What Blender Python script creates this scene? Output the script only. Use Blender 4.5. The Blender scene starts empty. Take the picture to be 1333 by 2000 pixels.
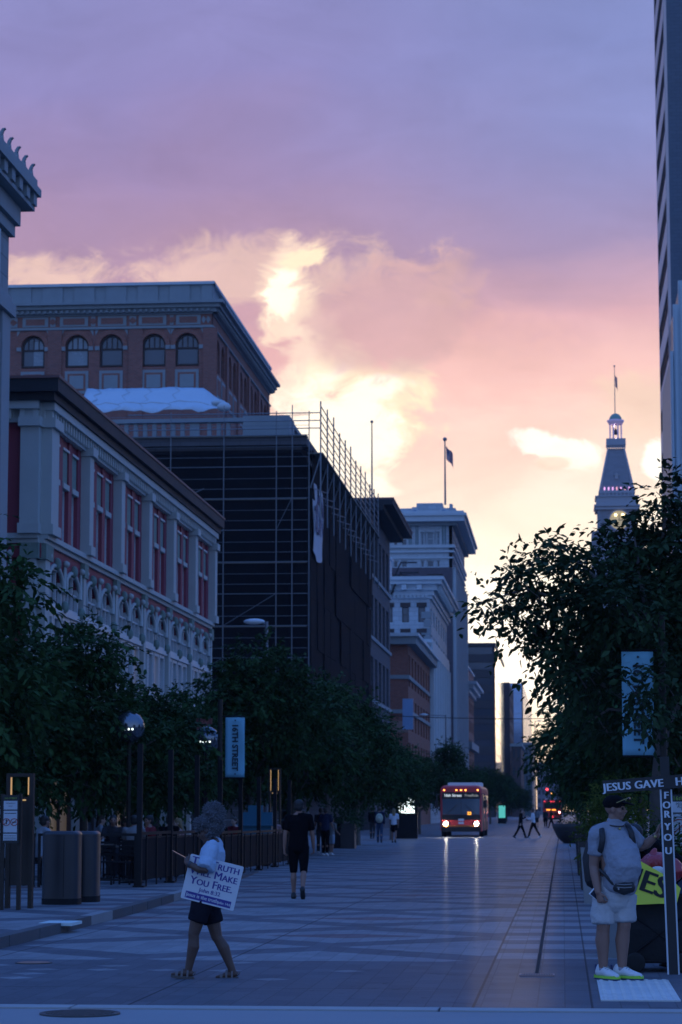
import bpy, bmesh, math, random
import numpy as np
from mathutils import Vector, Matrix
R = math.radians
sc = bpy.context.scene
COL = sc.collection
# ------------------------------------------------------------------ camera
FPX, CX, CY = 4722.0, 666.5, 1000.0          # focal length in photo pixels
PITCH = math.atan(583 / FPX)
YAW = math.atan(433.5 * math.cos(PITCH) / FPX)
EYE = Vector((0, 0, 1.6))
cam_d = bpy.data.cameras.new("camera")
cam = bpy.data.objects.new("camera", cam_d)
COL.objects.link(cam)
cam.location = EYE
cam.rotation_euler = (R(90) + PITCH, 0, YAW)
cam_d.sensor_fit = 'VERTICAL'
cam_d.sensor_height = 36.0
cam_d.lens = FPX / 2000 * 36.0
cam_d.clip_start, cam_d.clip_end = 0.5, 6000
cam_d.dof.use_dof = True
cam_d.dof.focus_distance = 24.5
cam_d.dof.aperture_fstop = 5.0
sc.camera = cam
# ------------------------------------------------------------------ colour management
sc.view_settings.view_transform = 'Standard'
sc.view_settings.look = 'None'
sc.view_settings.exposure = 0.0
sc.view_settings.gamma = 1.0
sc.cycles.use_denoising = True
sc.cycles.max_bounces = 6
sc.cycles.transparent_max_bounces = 12
sc.cycles.sample_clamp_indirect = 3.0
CAMM = Matrix.Rotation(YAW, 3, 'Z') @ Matrix.Rotation(R(90) + PITCH, 3, 'X')
def ray(px, py):
    return CAMM @ Vector(((px - CX) / FPX, (CY - py) / FPX, -1.0))
def at(px, py, Y):                 # point of the street at distance Y seen at a photo pixel
    d = ray(px, py); return EYE + d * (Y / d.y)
def gnd(px, py, z=0.0):
    d = ray(px, py); return EYE + d * ((z - EYE.z) / d.z)
def Zat(py, Y, px=900): return at(px, py, Y).z
def Yx(px, X, py=1400):            # distance at which plane X is met
    d = ray(px, py); return d.y * X / d.x
# ------------------------------------------------------------------ node helpers
class NT:
    def __init__(s, nt): s.nt = nt; s.N = nt.nodes; s.L = nt.links
    def n(s, t, **kw):
        nd = s.N.new(t)
        for k, v in kw.items(): setattr(nd, k, v)
        return nd
    def put(s, sock, v):
        if hasattr(v, 'links') or isinstance(v, bpy.types.NodeSocket): s.L.new(v, sock)
        else: sock.default_value = v
    def m(s, op, a, b=None, c=None, clamp=False):
        nd = s.n('ShaderNodeMath', operation=op, use_clamp=clamp)
        s.put(nd.inputs[0], a)
        if b is not None: s.put(nd.inputs[1], b)
        if c is not None: s.put(nd.inputs[2], c)
        return nd.outputs[0]
    def mr(s, v, a, b, c=0.0, d=1.0, smooth=True):
        nd = s.n('ShaderNodeMapRange', interpolation_type='SMOOTHSTEP' if smooth else 'LINEAR', clamp=True)
        for i, x in enumerate((v, a, b, c, d)): s.put(nd.inputs[i], x)
        return nd.outputs[0]
    def mix(s, f, a, b, bt='MIX'):
        nd = s.n('ShaderNodeMix', data_type='RGBA', blend_type=bt)
        s.put(nd.inputs[0], f)
        for i, x in ((6, a), (7, b)):
            if isinstance(x, tuple) and len(x) == 3: x = (*x, 1)
            s.put(nd.inputs[i], x)
        return nd.outputs[2]
    def ramp(s, f, stops, interp='LINEAR'):
        nd = s.n('ShaderNodeValToRGB'); cr = nd.color_ramp; cr.interpolation = interp
        while len(cr.elements) < len(stops): cr.elements.new(0.5)
        for e, (p, c) in zip(cr.elements, stops): e.position = p; e.color = (*c, 1)
        s.put(nd.inputs[0], f); return nd.outputs[0]
    def noise(s, vec, scale, detail=4, rough=.55, dist=0.0):
        nd = s.n('ShaderNodeTexNoise'); s.L.new(vec, nd.inputs['Vector'])
        nd.inputs['Scale'].default_value = scale; nd.inputs['Detail'].default_value = detail
        nd.inputs['Roughness'].default_value = rough; nd.inputs['Distortion'].default_value = dist
        return nd.outputs['Fac']
    def comb(s, x, y, z=0.0):
        nd = s.n('ShaderNodeCombineXYZ')
        for i, v in enumerate((x, y, z)): s.put(nd.inputs[i], v)
        return nd.outputs[0]
    def sep(s, v):
        nd = s.n('ShaderNodeSeparateXYZ'); s.L.new(v, nd.inputs[0]); return nd.outputs
# ------------------------------------------------------------------ sky: sunset clouds by direction
SUN_EL, SUN_AZ = 3.0, -4.0                     # degrees; azimuth from +Y toward +X
world = bpy.data.worlds.new("World"); sc.world = world; world.use_nodes = True
def build_sky():
    w = NT(world.node_tree); w.N.clear()
    g = w.n('ShaderNodeTexCoord').outputs['Generated']
    dx, dy, dz = w.sep(g)
    dyc = w.m('MAXIMUM', dy, 0.08)
    u = w.m('DIVIDE', dx, dyc); v = w.m('DIVIDE', dz, dyc)
    vec = w.comb(u, w.m('MULTIPLY', v, 1.5), 0.0)
    n1 = w.noise(vec, 9.0, 7, .55, .3)          # broad billows
    n2 = w.noise(vec, 46.0, 8, .66, .6)         # ragged edges
    n3 = w.noise(w.comb(u, w.m('MULTIPLY', v, 3.2), 3.7), 7.0, 5, .5, .2)   # streaks
    vw = w.m('ADD', v, w.m('MULTIPLY', w.m('SUBTRACT', n1, .5), .045))
    vw = w.m('ADD', vw, w.m('MULTIPLY', w.m('SUBTRACT', n3, .5), .05))
    vw = w.m('ADD', vw, w.m('MULTIPLY', u, -.03))
    S = SKYSTOPS
    col = w.ramp(w.m('DIVIDE', vw, .40), [(p / .40, c) for p, c in S])
    # bluer toward the upper right
    fr = w.m('MULTIPLY', w.mr(u, -.16, .05), w.mr(v, .17, .30))
    col = w.mix(w.m('MULTIPLY', fr, .75), col, (.215, .29, .60))
    # streaky modulation
    col = w.mix(.10, col, w.ramp(n3, [(.3, (.2, .2, .35)), (.7, (.8, .6, .7))]), 'SOFT_LIGHT')
    edge = w.m('ADD', w.m('MULTIPLY', w.m('SUBTRACT', n2, .5), 2.6), w.m('MULTIPLY', w.m('SUBTRACT', n1, .5), 1.6))
    def blob(px, py, rx, ry, c, op, soft=(1.25, .75), rot=0.0, ed=1.0):
        nonlocal col
        d = ray(px, py); u0, v0 = d.x / d.y, d.z / d.y
        a = w.m('SUBTRACT', u, u0); b = w.m('SUBTRACT', v, v0)
        cr, sr = math.cos(R(rot)), math.sin(R(rot))
        a2 = w.m('ADD', w.m('MULTIPLY', a, cr), w.m('MULTIPLY', b, sr))
        b2 = w.m('ADD', w.m('MULTIPLY', a, -sr), w.m('MULTIPLY', b, cr))
        a2 = w.m('DIVIDE', a2, rx / FPX); b2 = w.m('DIVIDE', b2, ry / FPX)
        r = w.m('SQRT', w.m('ADD', w.m('MULTIPLY', a2, a2), w.m('MULTIPLY', b2, b2)))
        r = w.m('ADD', r, w.m('MULTIPLY', edge, ed))
        f = w.m('MULTIPLY', w.mr(r, soft[0], soft[1]), op)
        f = w.m('MULTIPLY', f, w.m('GREATER_THAN', dy, .3))
        col = w.mix(f, col, c)
    for b in SKYBLOBS: blob(*b)
    # overhead and behind: dusk blue that lights the street
    amb = w.ramp(w.mr(dz, -.05, 1.0, smooth=False), AMB)
    amb = w.mix(w.mr(dy, .35, -.45), amb, w.ramp(w.mr(dz, -.05, 1.0, smooth=False), AMBB))
    n4 = w.noise(w.comb(u, w.m('MULTIPLY', v, 2.2), 9.1), 16.0, 7, .6, .6)
    vmul = w.n('ShaderNodeVectorMath', operation='SCALE'); w.L.new(col, vmul.inputs[0]); w.L.new(w.mr(n4, .25, .75, .90, 1.09, smooth=False), vmul.inputs['Scale']); col = vmul.outputs[0]
    front = w.m('MULTIPLY', w.mr(w.m('ADD', dy, w.m('MULTIPLY', w.m('MAXIMUM', w.m('MULTIPLY', dx, -1.0), 0.0), .42)), .74, .95), w.mr(v, .56, .36))
    col = w.mix(front, amb, col)
    sky = w.n('ShaderNodeTexSky', sky_type='NISHITA', sun_disc=False)
    sky.sun_elevation = R(SUN_EL); sky.sun_rotation = R(SUN_AZ)
    add = w.n('ShaderNodeVectorMath', operation='MULTIPLY_ADD')
    w.L.new(sky.outputs[0], add.inputs[0]); add.inputs[1].default_value = (.004, .004, .006)
    w.L.new(col, add.inputs[2])
    bg = w.n('ShaderNodeBackground'); w.L.new(add.outputs[0], bg.inputs[0]); bg.inputs[1].default_value = 1.0
    o = w.n('ShaderNodeOutputWorld'); w.L.new(bg.outputs[0], o.inputs[0])
SKYSTOPS = [(0.0, (1.1, .83, .57)), (.03, (1.2, 1.03, .76)), (.055, (1.4, 1.32, 1.16)), (.085, (1.38, 1.3, 1.1)),
            (.115, (1.2, 1.06, .84)), (.145, (1.09, .82, .66)), (.175, (1.02, .64, .56)), (.205, (.84, .47, .465)),
            (.235, (.47, .30, .42)), (.275, (.36, .265, .47)), (.32, (.285, .26, .54)), (.40, (.25, .28, .58))]
SKYBLOBS = [  # px, py, rx, ry, colour, opacity, soft, rotation, ragged
    (480, 540, 330, 80, (.85, .58, .50), .8, (1.3, .4)),
    (80, 540, 210, 45, (.90, .62, .52), .85, (1.3, .4)),
    (560, 590, 62, 115, (1.12, .86, .66), .9, (1.2, .6), -12, .9),
    (552, 575, 36, 66, (1.4, 1.22, .95), 1.0, (1.1, .6), -20, 1.0),
    (598, 507, 58, 22, (1.15, .92, .64), 1.0, (1.1, .6), 10, .8),
    (605, 690, 75, 75, (1.08, .84, .66), .75, (1.3, .5)),
    (590, 770, 90, 80, (1.15, .95, .74), .8, (1.3, .5)),
    (900, 700, 260, 90, (.95, .56, .50), .5, (1.3, .3)),
    (700, 800, 150, 120, (1.12, .92, .62), .9, (1.2, .6), 0, .9),
    (650, 840, 140, 120, (1.35, 1.22, 1.0), .95, (1.2, .6), 0, .9),
    (735, 755, 60, 28, (1.35, 1.2, .95), .9, (1.2, .6), 0, .9),
    (760, 620, 165, 120, (.74, .45, .455), .75, (1.15, .7), 15, .55),
    (880, 540, 55, 55, (.72, .45, .42), .5, (1.3, .4), 30, 1.0),
    (1250, 790, 90, 60, (1.0, .74, .56), .6, (1.3, .5)),
    (1065, 868, 78, 26, (1.3, 1.2, 1.05), 1.0, (1.15, .7), -10, .8),
    (1115, 890, 60, 34, (1.25, 1.15, .98), 1.0, (1.15, .7), -14, .9),
    (1120, 950, 110, 50, (1.12, .98, .80), .7, (1.3, .5), 0, .8),
    (1082, 905, 34, 16, (1.02, .80, .62), .8, (1.2, .6), 0, .7),
    (1288, 905, 30, 40, (1.3, 1.25, 1.1), 1.0, (1.2, .65), 0, .8),
]
AMB = [(0.0, (.13, .21, .50)), (.10, (.11, .24, .65)), (.35, (.095, .265, .84)), (1.0, (.09, .28, 1.0))]
AMBB = [(0.0, (.26, .42, .82)), (.35, (.22, .40, .88)), (.7, (.12, .31, .94)), (1.0, (.09, .28, 1.0))]
build_sky()
sun_d = bpy.data.lights.new("sun", 'SUN'); sun = bpy.data.objects.new("sun", sun_d); COL.objects.link(sun)
sun_d.energy = 0.06; sun_d.angle = R(12); sun_d.color = (1.0, .72, .48)
sun.rotation_euler = (R(90 - SUN_EL), 0, R(180 - SUN_AZ))   # light travels from the far end of the street toward the camera
sun.location = (0, 200, 60)
# ------------------------------------------------------------------ materials (procedural)
MATS = {}
def M(name, col=(.5, .5, .5), rough=.7, metal=0.0, var=.18, vs=1.2, bump=0.0, bs=30.0, emit=None, es=0.0, spec=.5, kind=None, col2=None, trans=0.0):
    if name in MATS: return MATS[name]
    m = bpy.data.materials.new(name); m.use_nodes = True; t = NT(m.node_tree)
    b = t.N['Principled BSDF']
    b.inputs['Roughness'].default_value = rough; b.inputs['Metallic'].default_value = metal
    b.inputs['Specular IOR Level'].default_value = spec
    oc = t.n('ShaderNodeTexCoord').outputs['Object']
    base = (*col, 1)
    if kind == 'brick':
        xs = t.sep(oc)
        vec = t.comb(t.m('ADD', xs[0], xs[1]), xs[2], 0.0)
        br = t.n('ShaderNodeTexBrick'); t.L.new(vec, br.inputs['Vector'])
        br.inputs['Scale'].default_value = 1.0
        br.inputs['Brick Width'].default_value = .36; br.inputs['Row Height'].default_value = .13
        br.inputs['Mortar Size'].default_value = .014
        br.inputs['Color1'].default_value = base
        br.inputs['Color2'].default_value = tuple(c * .72 for c in col) + (1,)
        br.inputs['Mortar'].default_value = (*(col2 or (.22, .2, .18)), 1)
        src = br.outputs['Color']
    elif kind == 'stone':
        xs = t.sep(oc)
        vec = t.comb(t.m('ADD', xs[0], xs[1]), xs[2], 0.0)
        br = t.n('ShaderNodeTexBrick'); t.L.new(vec, br.inputs['Vector'])
        br.inputs['Scale'].default_value = 1.0
        br.inputs['Brick Width'].default_value = 1.3; br.inputs['Row Height'].default_value = .55
        br.inputs['Mortar Size'].default_value = .02
        br.inputs['Color1'].default_value = base
        br.inputs['Color2'].default_value = tuple(c * .88 for c in col) + (1,)
        br.inputs['Mortar'].default_value = tuple(c * .5 for c in col) + (1,)
        src = br.outputs['Color']
    else:
        src = None
    if var:
        n = t.noise(oc, vs, 6, .6, .4)
        f = t.m('ADD', t.m('MULTIPLY', n, 2 * var), 1 - var)
        vm = t.n('ShaderNodeVectorMath', operation='SCALE')
        if src is not None: t.L.new(src, vm.inputs[0])
        else: vm.inputs[0].default_value = col
        t.L.new(f, vm.inputs['Scale']); src = vm.outputs[0]
        rr = t.m('ADD', t.m('MULTIPLY', t.m('SUBTRACT', n, .5), .25), rough, clamp=True)
        t.L.new(rr, b.inputs['Roughness'])
    if src is not None: t.L.new(src, b.inputs['Base Color'])
    else: b.inputs['Base Color'].default_value = base
    if bump:
        bn = t.n('ShaderNodeBump'); bn.inputs['Strength'].default_value = bump; bn.inputs['Distance'].default_value = .02
        t.L.new(t.noise(oc, bs, 5, .6), bn.inputs['Height']); t.L.new(bn.outputs[0], b.inputs['Normal'])
    if emit:
        b.inputs['Emission Color'].default_value = (*emit, 1); b.inputs['Emission Strength'].default_value = es
    if trans:
        b.inputs['Transmission Weight'].default_value = trans
    MATS[name] = m
    return m
def E(name, col, s): return M(name, (.02, .02, .02), .5, var=0, emit=col, es=s)
# ------------------------------------------------------------------ mesh builder
class MB:
    def __init__(s): s.v = []; s.f = []; s.m = []; s.sm = []; s.slots = []
    def mi(s, mat):
        if mat not in s.slots: s.slots.append(mat)
        return s.slots.index(mat)
    def add(s, vs, fs, mat, smooth=False):
        o = len(s.v); s.v.extend([tuple(x) for x in vs]); k = s.mi(mat)
        for f in fs: s.f.append(tuple(i + o for i in f)); s.m.append(k); s.sm.append(smooth)
        return s
    def box(s, x0, x1, y0, y1, z0, z1, mat, T=None):
        vs = [Vector(p) for p in ((x0,y0,z0),(x1,y0,z0),(x1,y1,z0),(x0,y1,z0),(x0,y0,z1),(x1,y0,z1),(x1,y1,z1),(x0,y1,z1))]
        if T is not None: vs = [T @ p for p in vs]
        return s.add(vs, [(0,3,2,1),(4,5,6,7),(0,1,5,4),(1,2,6,5),(2,3,7,6),(3,0,4,7)], mat)
    def quad(s, a, b, c, d, mat): return s.add([a, b, c, d], [(0,1,2,3)], mat)
    def prism(s, poly, z0, z1, mat, T=None):       # poly in xy, extruded in z
        n = len(poly)
        vs = [Vector((p[0], p[1], z0)) for p in poly] + [Vector((p[0], p[1], z1)) for p in poly]
        if T is not None: vs = [T @ p for p in vs]
        fs = [tuple(range(n - 1, -1, -1)), tuple(range(n, 2 * n))] + [(i, (i + 1) % n, n + (i + 1) % n, n + i) for i in range(n)]
        return s.add(vs, fs, mat)
    def tube(s, pts, r, mat, n=8, cap=True, smooth=True):
        pts = [Vector(p) for p in pts]; rs = r if isinstance(r, (list, tuple)) else [r] * len(pts)
        vs = []; fs = []; ref = None
        for i, p in enumerate(pts):
            t = (pts[min(i + 1, len(pts) - 1)] - pts[max(i - 1, 0)]).normalized()
            if ref is None: ref = Vector((0, 0, 1)) if abs(t.z) < .9 else Vector((1, 0, 0))
            a = (ref - t * ref.dot(t)).normalized(); b = t.cross(a); ref = a
            for k in range(n):
                q = 2 * math.pi * k / n
                vs.append(p + (a * math.cos(q) + b * math.sin(q)) * rs[i])
        for i in range(len(pts) - 1):
            for k in range(n):
                fs.append((i*n+k, i*n+(k+1) % n, (i+1)*n+(k+1) % n, (i+1)*n+k))
        s.add(vs, fs, mat, smooth)
        if cap:
            s.add(vs[:n], [tuple(range(n - 1, -1, -1))], mat); s.add(vs[-n:], [tuple(range(n))], mat)
        return s
    def lathe(s, prof, mat, c=(0, 0, 0), n=20, smooth=True, sx=1, sy=1):   # prof: (r, z)
        vs = []; fs = []
        for r, z in prof:
            for k in range(n):
                q = 2 * math.pi * k / n
                vs.append((c[0] + sx * r * math.cos(q), c[1] + sy * r * math.sin(q), c[2] + z))
        for i in range(len(prof) - 1):
            for k in range(n):
                fs.append((i*n+k, i*n+(k+1) % n, (i+1)*n+(k+1) % n, (i+1)*n+k))
        s.add(vs, fs, mat, smooth)
        if prof[0][0] > 1e-4: s.add(vs[:n], [tuple(range(n - 1, -1, -1))], mat)
        if prof[-1][0] > 1e-4: s.add(vs[-n:], [tuple(range(n))], mat)
        return s
    def ball(s, c, r, mat, n=12, sq=(1, 1, 1)):
        k = 8
        prof = [(max(1e-5, r * math.sin(math.pi * i / k)), -r * sq[2] * math.cos(math.pi * i / k)) for i in range(k + 1)]
        return s.lathe(prof, mat, c, n, True, sq[0], sq[1])
    def fbox(s, fr, u0, u1, z0, z1, d0, d1, mat):
        o, U, D = fr
        vs = []
        for (u, d, z) in ((u0,d0,z0),(u1,d0,z0),(u1,d1,z0),(u0,d1,z0),(u0,d0,z1),(u1,d0,z1),(u1,d1,z1),(u0,d1,z1)):
            vs.append(Vector(o) + Vector(U) * u + Vector(D) * d + Vector((0, 0, z)))
        return s.add(vs, [(0,3,2,1),(4,5,6,7),(0,1,5,4),(1,2,6,5),(2,3,7,6),(3,0,4,7)], mat)
    def fpoly(s, fr, poly, d0, d1, mat):           # outline (u, z) on a facade, extruded outward
        o, U, D = fr; n = len(poly); vs = []
        for d in (d0, d1):
            for u, z in poly: vs.append(Vector(o) + Vector(U) * u + Vector(D) * d + Vector((0, 0, z)))
        fs = [tuple(range(n - 1, -1, -1)), tuple(range(n, 2 * n))] + [(i, (i + 1) % n, n + (i + 1) % n, n + i) for i in range(n)]
        return s.add(vs, fs, mat)
    def farch(s, fr, u0, u1, zs, zt, d0, d1, mat, seg=10):   # wall between a round arch (springing zs) and the flat line zt
        c = (u0 + u1) / 2; r = (u1 - u0) / 2
        for i in range(seg):
            a0 = math.pi - math.pi * i / seg; a1 = math.pi - math.pi * (i + 1) / seg
            p0 = (c + r * math.cos(a0), zs + r * math.sin(a0)); p1 = (c + r * math.cos(a1), zs + r * math.sin(a1))
            s.fpoly(fr, [p0, p1, (p1[0], zt), (p0[0], zt)], d0, d1, mat)
        return s
    def mesh(s, name, off=Vector((0, 0, 0))):
        me = bpy.data.meshes.new(name)
        me.from_pydata([(v[0] - off[0], v[1] - off[1], v[2] - off[2]) for v in s.v], [], s.f)
        for m in s.slots: me.materials.append(m)
        me.polygons.foreach_set('material_index', s.m)
        me.polygons.foreach_set('use_smooth', s.sm)
        me.update(); me.validate(); return me
    def build(s, name, parent=None, local=False):
        off = Vector((0, 0, 0))
        if parent is not None and not local:
            p = parent
            while p is not None: off += p.location; p = p.parent
        bm = bmesh.new(); me = s.mesh(name, off); bm.from_mesh(me)
        bmesh.ops.recalc_face_normals(bm, faces=bm.faces); bm.to_mesh(me); bm.free()
        return link(name, me, parent)
def build_each(mb, name, parent, local=False):
    """every separate piece of the builder becomes a part of its own"""
    par = list(range(len(mb.v)))
    def find(a):
        while par[a] != a: par[a] = par[par[a]]; a = par[a]
        return a
    for f in mb.f:
        r = find(f[0])
        for i in f[1:]: par[find(i)] = r
    groups = {}
    for k, f in enumerate(mb.f): groups.setdefault(find(f[0]), []).append(k)
    out = []
    for ks in groups.values():
        m = MB(); m.slots = mb.slots; ids = sorted({i for k in ks for i in mb.f[k]}); mp = {i: j for j, i in enumerate(ids)}
        m.v = [mb.v[i] for i in ids]; m.f = [tuple(mp[i] for i in mb.f[k]) for k in ks]; m.m = [mb.m[k] for k in ks]; m.sm = [mb.sm[k] for k in ks]
        out.append(m.build(name, parent, local))
    return out
def link(name, me, parent=None):
    o = bpy.data.objects.new(name, me); COL.objects.link(o)
    if parent is not None: o.parent = parent
    return o
def thing(name, label, cat, loc=(0, 0, 0), rz=0.0, group=None):
    o = bpy.data.objects.new(name, None); COL.objects.link(o)
    o.location = loc; o.rotation_euler = (0, 0, rz); o.empty_display_size = .2
    return tag(o, label, cat, group)
def tag(o, label, cat, group=None):
    o['label'] = label; o['category'] = cat
    if group: o['group'] = group
    return o
def struct(o, kind='structure'):
    o['kind'] = kind; return o
def copy_tree(o, parent=None):
    c = o.copy(); COL.objects.link(c)
    if parent is not None: c.parent = parent
    for ch in list(o.children): copy_tree(ch, c)
    return c
def dup(o, loc, rz=None, label=None, group=None, scale=None):
    c = copy_tree(o); c.location = loc
    if rz is not None: c.rotation_euler = (0, 0, rz)
    if scale: c.scale = scale if hasattr(scale, '__len__') else (scale,) * 3
    if label: c['label'] = label
    if group: c['group'] = group
    return c
def text_mesh(txt, size, mat, ext=.004, bold=.0, align='CENTER', spacing=1.0, small=False):
    cu = bpy.data.curves.new('t', 'FONT'); cu.body = txt; cu.size = size; cu.extrude = ext; cu.offset = bold
    cu.align_x = align; cu.align_y = 'CENTER'; cu.space_character = spacing; cu.resolution_u = 3
    if small: cu.small_caps_scale = .75
    ob = bpy.data.objects.new('t', cu); COL.objects.link(ob)
    dg = bpy.context.evaluated_depsgraph_get()
    me = bpy.data.meshes.new_from_object(ob.evaluated_get(dg)); bpy.data.objects.remove(ob)
    me.materials.clear(); me.materials.append(mat)
    return me
def lettering(txt, size, mat, parent, loc, rot=(R(90), 0, 0), name='lettering', **kw):
    o = link(name, text_mesh(txt, size, mat, **kw), parent); o.location = loc; o.rotation_euler = rot; return o
# facade frames: (origin, along, outward)
def street_wall(X, side=-1): return ((X, 0, 0), (0, 1, 0), (-side, 0, 0))     # u = distance Y
def front_wall(Y): return ((0, Y, 0), (1, 0, 0), (0, -1, 0))                  # u = X
def wall_grid(mb, fr, U0, U1, Z0, Z1, cols, rows, d0, d1, mat):
    """wall with rectangular openings: cols [(u0,u1)], rows [(z0,z1)]"""
    cols = sorted(cols); rows = sorted(rows); u = U0
    for a, b in cols + [(U1, U1)]:
        if a > u + 1e-4: mb.fbox(fr, u, a, Z0, Z1, d0, d1, mat)
        if b > a:
            z = Z0
            for p, q in rows + [(Z1, Z1)]:
                if p > z + 1e-4: mb.fbox(fr, a, b, z, p, d0, d1, mat)
                z = q
        u = b
def window(par, fr, u0, u1, z0, z1, d, fm, pm, nx=1, ny=2, fw=.09, depth=.08, pane=True, name='window'):
    f = MB()
    f.fbox(fr, u0, u0 + fw, z0, z1, d, d + depth, fm); f.fbox(fr, u1 - fw, u1, z0, z1, d, d + depth, fm)
    f.fbox(fr, u0 + fw, u1 - fw, z0, z0 + fw, d, d + depth, fm); f.fbox(fr, u0 + fw, u1 - fw, z1 - fw, z1, d, d + depth, fm)
    iu0, iu1, iz0, iz1 = u0 + fw, u1 - fw, z0 + fw, z1 - fw
    b = fw * .55
    for i in range(1, nx):
        c = iu0 + (iu1 - iu0) * i / nx; f.fbox(fr, c - b / 2, c + b / 2, iz0, iz1, d + .01, d + depth * .8, fm)
    for i in range(1, ny):
        c = iz0 + (iz1 - iz0) * i / ny; f.fbox(fr, iu0, iu1, c - b / 2, c + b / 2, d + .012, d + depth * .7, fm)
    w = f.build(name, par)
    p = MB(); p.fbox(fr, iu0 + .002, iu1 - .002, iz0 + .002, iz1 - .002, d - .02, d + .005, pm)
    p.build('pane', w)
    return w
# ------------------------------------------------------------------ the ground
def paving_material():
    m = bpy.data.materials.new('street_pavers'); m.use_nodes = True; t = NT(m.node_tree); b = t.N['Principled BSDF']
    oc = t.n('ShaderNodeTexCoord').outputs['Object']; x, y, z = t.sep(oc)
    P, W = 5.0, 1.9
    wob = t.m('MULTIPLY', t.m('SUBTRACT', t.noise(oc, 3.0, 2), .5), .02)
    yo = t.m('SUBTRACT', y, 26.1 - 2.3)
    q = t.m('ADD', t.m('DIVIDE', yo, P), wob)
    tx = t.m('DIVIDE', t.m('PINGPONG', t.m('ADD', x, 38.9), W), W)
    d1 = t.m('ABSOLUTE', t.m('SUBTRACT', t.m('FRACT', q), .5)); d2 = t.m('SUBTRACT', .5, d1)
    w1 = t.m('SUBTRACT', t.m('MULTIPLY', tx, .36), .03); w2 = t.m('SUBTRACT', t.m('MULTIPLY', t.m('SUBTRACT', 1.0, tx), .36), .03)
    light = t.m('MAXIMUM', t.m('LESS_THAN', d1, w1), t.m('LESS_THAN', d2, w2))
    sel = t.m('GREATER_THAN', t.noise(t.comb(t.m('FLOOR', t.m('DIVIDE', x, 2 * W)), t.m('FLOOR', q), 0), 1.7, 1), .47)
    core = t.m('MULTIPLY', t.m('LESS_THAN', d1, t.m('SUBTRACT', t.m('MULTIPLY', tx, .2), .09)), sel)
    near = t.m('LESS_THAN', y, 26.1)
    # scattered small light pavers in the border
    gx = t.m('FLOOR', t.m('DIVIDE', x, .62)); gy = t.m('FLOOR', t.m('DIVIDE', y, .62))
    wn = t.n('ShaderNodeTexWhiteNoise', noise_dimensions='2D'); t.L.new(t.comb(gx, gy), wn.inputs['Vector'])
    cxx = t.m('ABSOLUTE', t.m('SUBTRACT', t.m('FRACT', t.m('DIVIDE', x, .62)), .5)); cyy = t.m('ABSOLUTE', t.m('SUBTRACT', t.m('FRACT', t.m('DIVIDE', y, .62)), .5))
    dia = t.m('LESS_THAN', t.m('ADD', cxx, cyy), .3)
    scat = t.m('MULTIPLY', t.m('MULTIPLY', dia, t.m('GREATER_THAN', wn.outputs['Value'], .78)), t.m('GREATER_THAN', y, 22.2))
    light = t.m('ADD', t.m('MULTIPLY', light, t.m('SUBTRACT', 1.0, near)), t.m('MULTIPLY', scat, near))
    core = t.m('MULTIPLY', core, t.m('SUBTRACT', 1.0, near))
    # side band right of the drain: straight stripes
    side = t.m('GREATER_THAN', x, -.75)
    st = t.m('GREATER_THAN', t.m('PINGPONG', t.m('ADD', y, .35), .95), .42)
    light = t.m('ADD', t.m('MULTIPLY', light, t.m('SUBTRACT', 1.0, side)), t.m('MULTIPLY', t.m('MULTIPLY', side, st), t.m('SUBTRACT', 1.0, near)))
    core = t.m('MULTIPLY', core, t.m('SUBTRACT', 1.0, side))
    col = t.mix(light, (.15, .15, .165), (.27, .27, .275))
    col = t.mix(core, col, (.21, .15, .155))
    # individual setts and joints
    br = t.n('ShaderNodeTexBrick'); t.L.new(t.comb(y, x), br.inputs['Vector'])
    br.inputs['Scale'].default_value = 1; br.inputs['Brick Width'].default_value = .46; br.inputs['Row Height'].default_value = .23
    br.inputs['Mortar Size'].default_value = .006; br.inputs['Color1'].default_value = (1.08, 1.08, 1.08, 1)
    br.inputs['Color2'].default_value = (.86, .86, .88, 1); br.inputs['Mortar'].default_value = (.74, .74, .74, 1)
    col = t.mix(1.0, col, br.outputs['Color'], 'MULTIPLY')
    n = t.noise(oc, .35, 6, .65, .5); n2 = t.noise(oc, 60, 3, .6)
    gum = t.m('MULTIPLY', t.m('GREATER_THAN', t.noise(oc, 7.0, 1, .5), .73), -.28); st2 = t.m('MULTIPLY', t.mr(t.noise(oc, .9, 5, .7, 1.2), .56, .72), -.22)
    f = t.m('ADD', t.m('ADD', t.m('ADD', t.m('MULTIPLY', n, .55), .66), t.m('ADD', gum, st2)), t.m('MULTIPLY', t.m('SUBTRACT', n2, .5), .5))
    vm = t.n('ShaderNodeVectorMath', operation='SCALE'); t.L.new(col, vm.inputs[0]); t.L.new(f, vm.inputs['Scale'])
    # long construction joints
    def joint(c, w): return t.m('LESS_THAN', t.m('ABSOLUTE', t.m('SUBTRACT', x, c)), w)
    jt = t.m('MAXIMUM', t.m('MAXIMUM', joint(-.75, .012), joint(.22, .008)), t.m('MAXIMUM', joint(-3.6, .012), joint(-6.2, .01)))
    jt = t.m('MAXIMUM', jt, t.m('LESS_THAN', t.m('ABSOLUTE', t.m('SUBTRACT', y, 22.1)), .012))
    col = t.mix(t.m('MULTIPLY', jt, .75), vm.outputs[0], (.03, .03, .035))
    t.L.new(col, b.inputs['Base Color'])
    t.L.new(t.m('ADD', t.m('MULTIPLY', n, .25), .52), b.inputs['Roughness'])
    b.inputs['Specular IOR Level'].default_value = .035; b.inputs['Coat Weight'].default_value = .042; b.inputs['Coat Roughness'].default_value = .15; b.inputs['Coat IOR'].default_value = 1.35
    bn = t.n('ShaderNodeBump'); bn.inputs['Strength'].default_value = .35; bn.inputs['Distance'].default_value = .008
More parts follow.
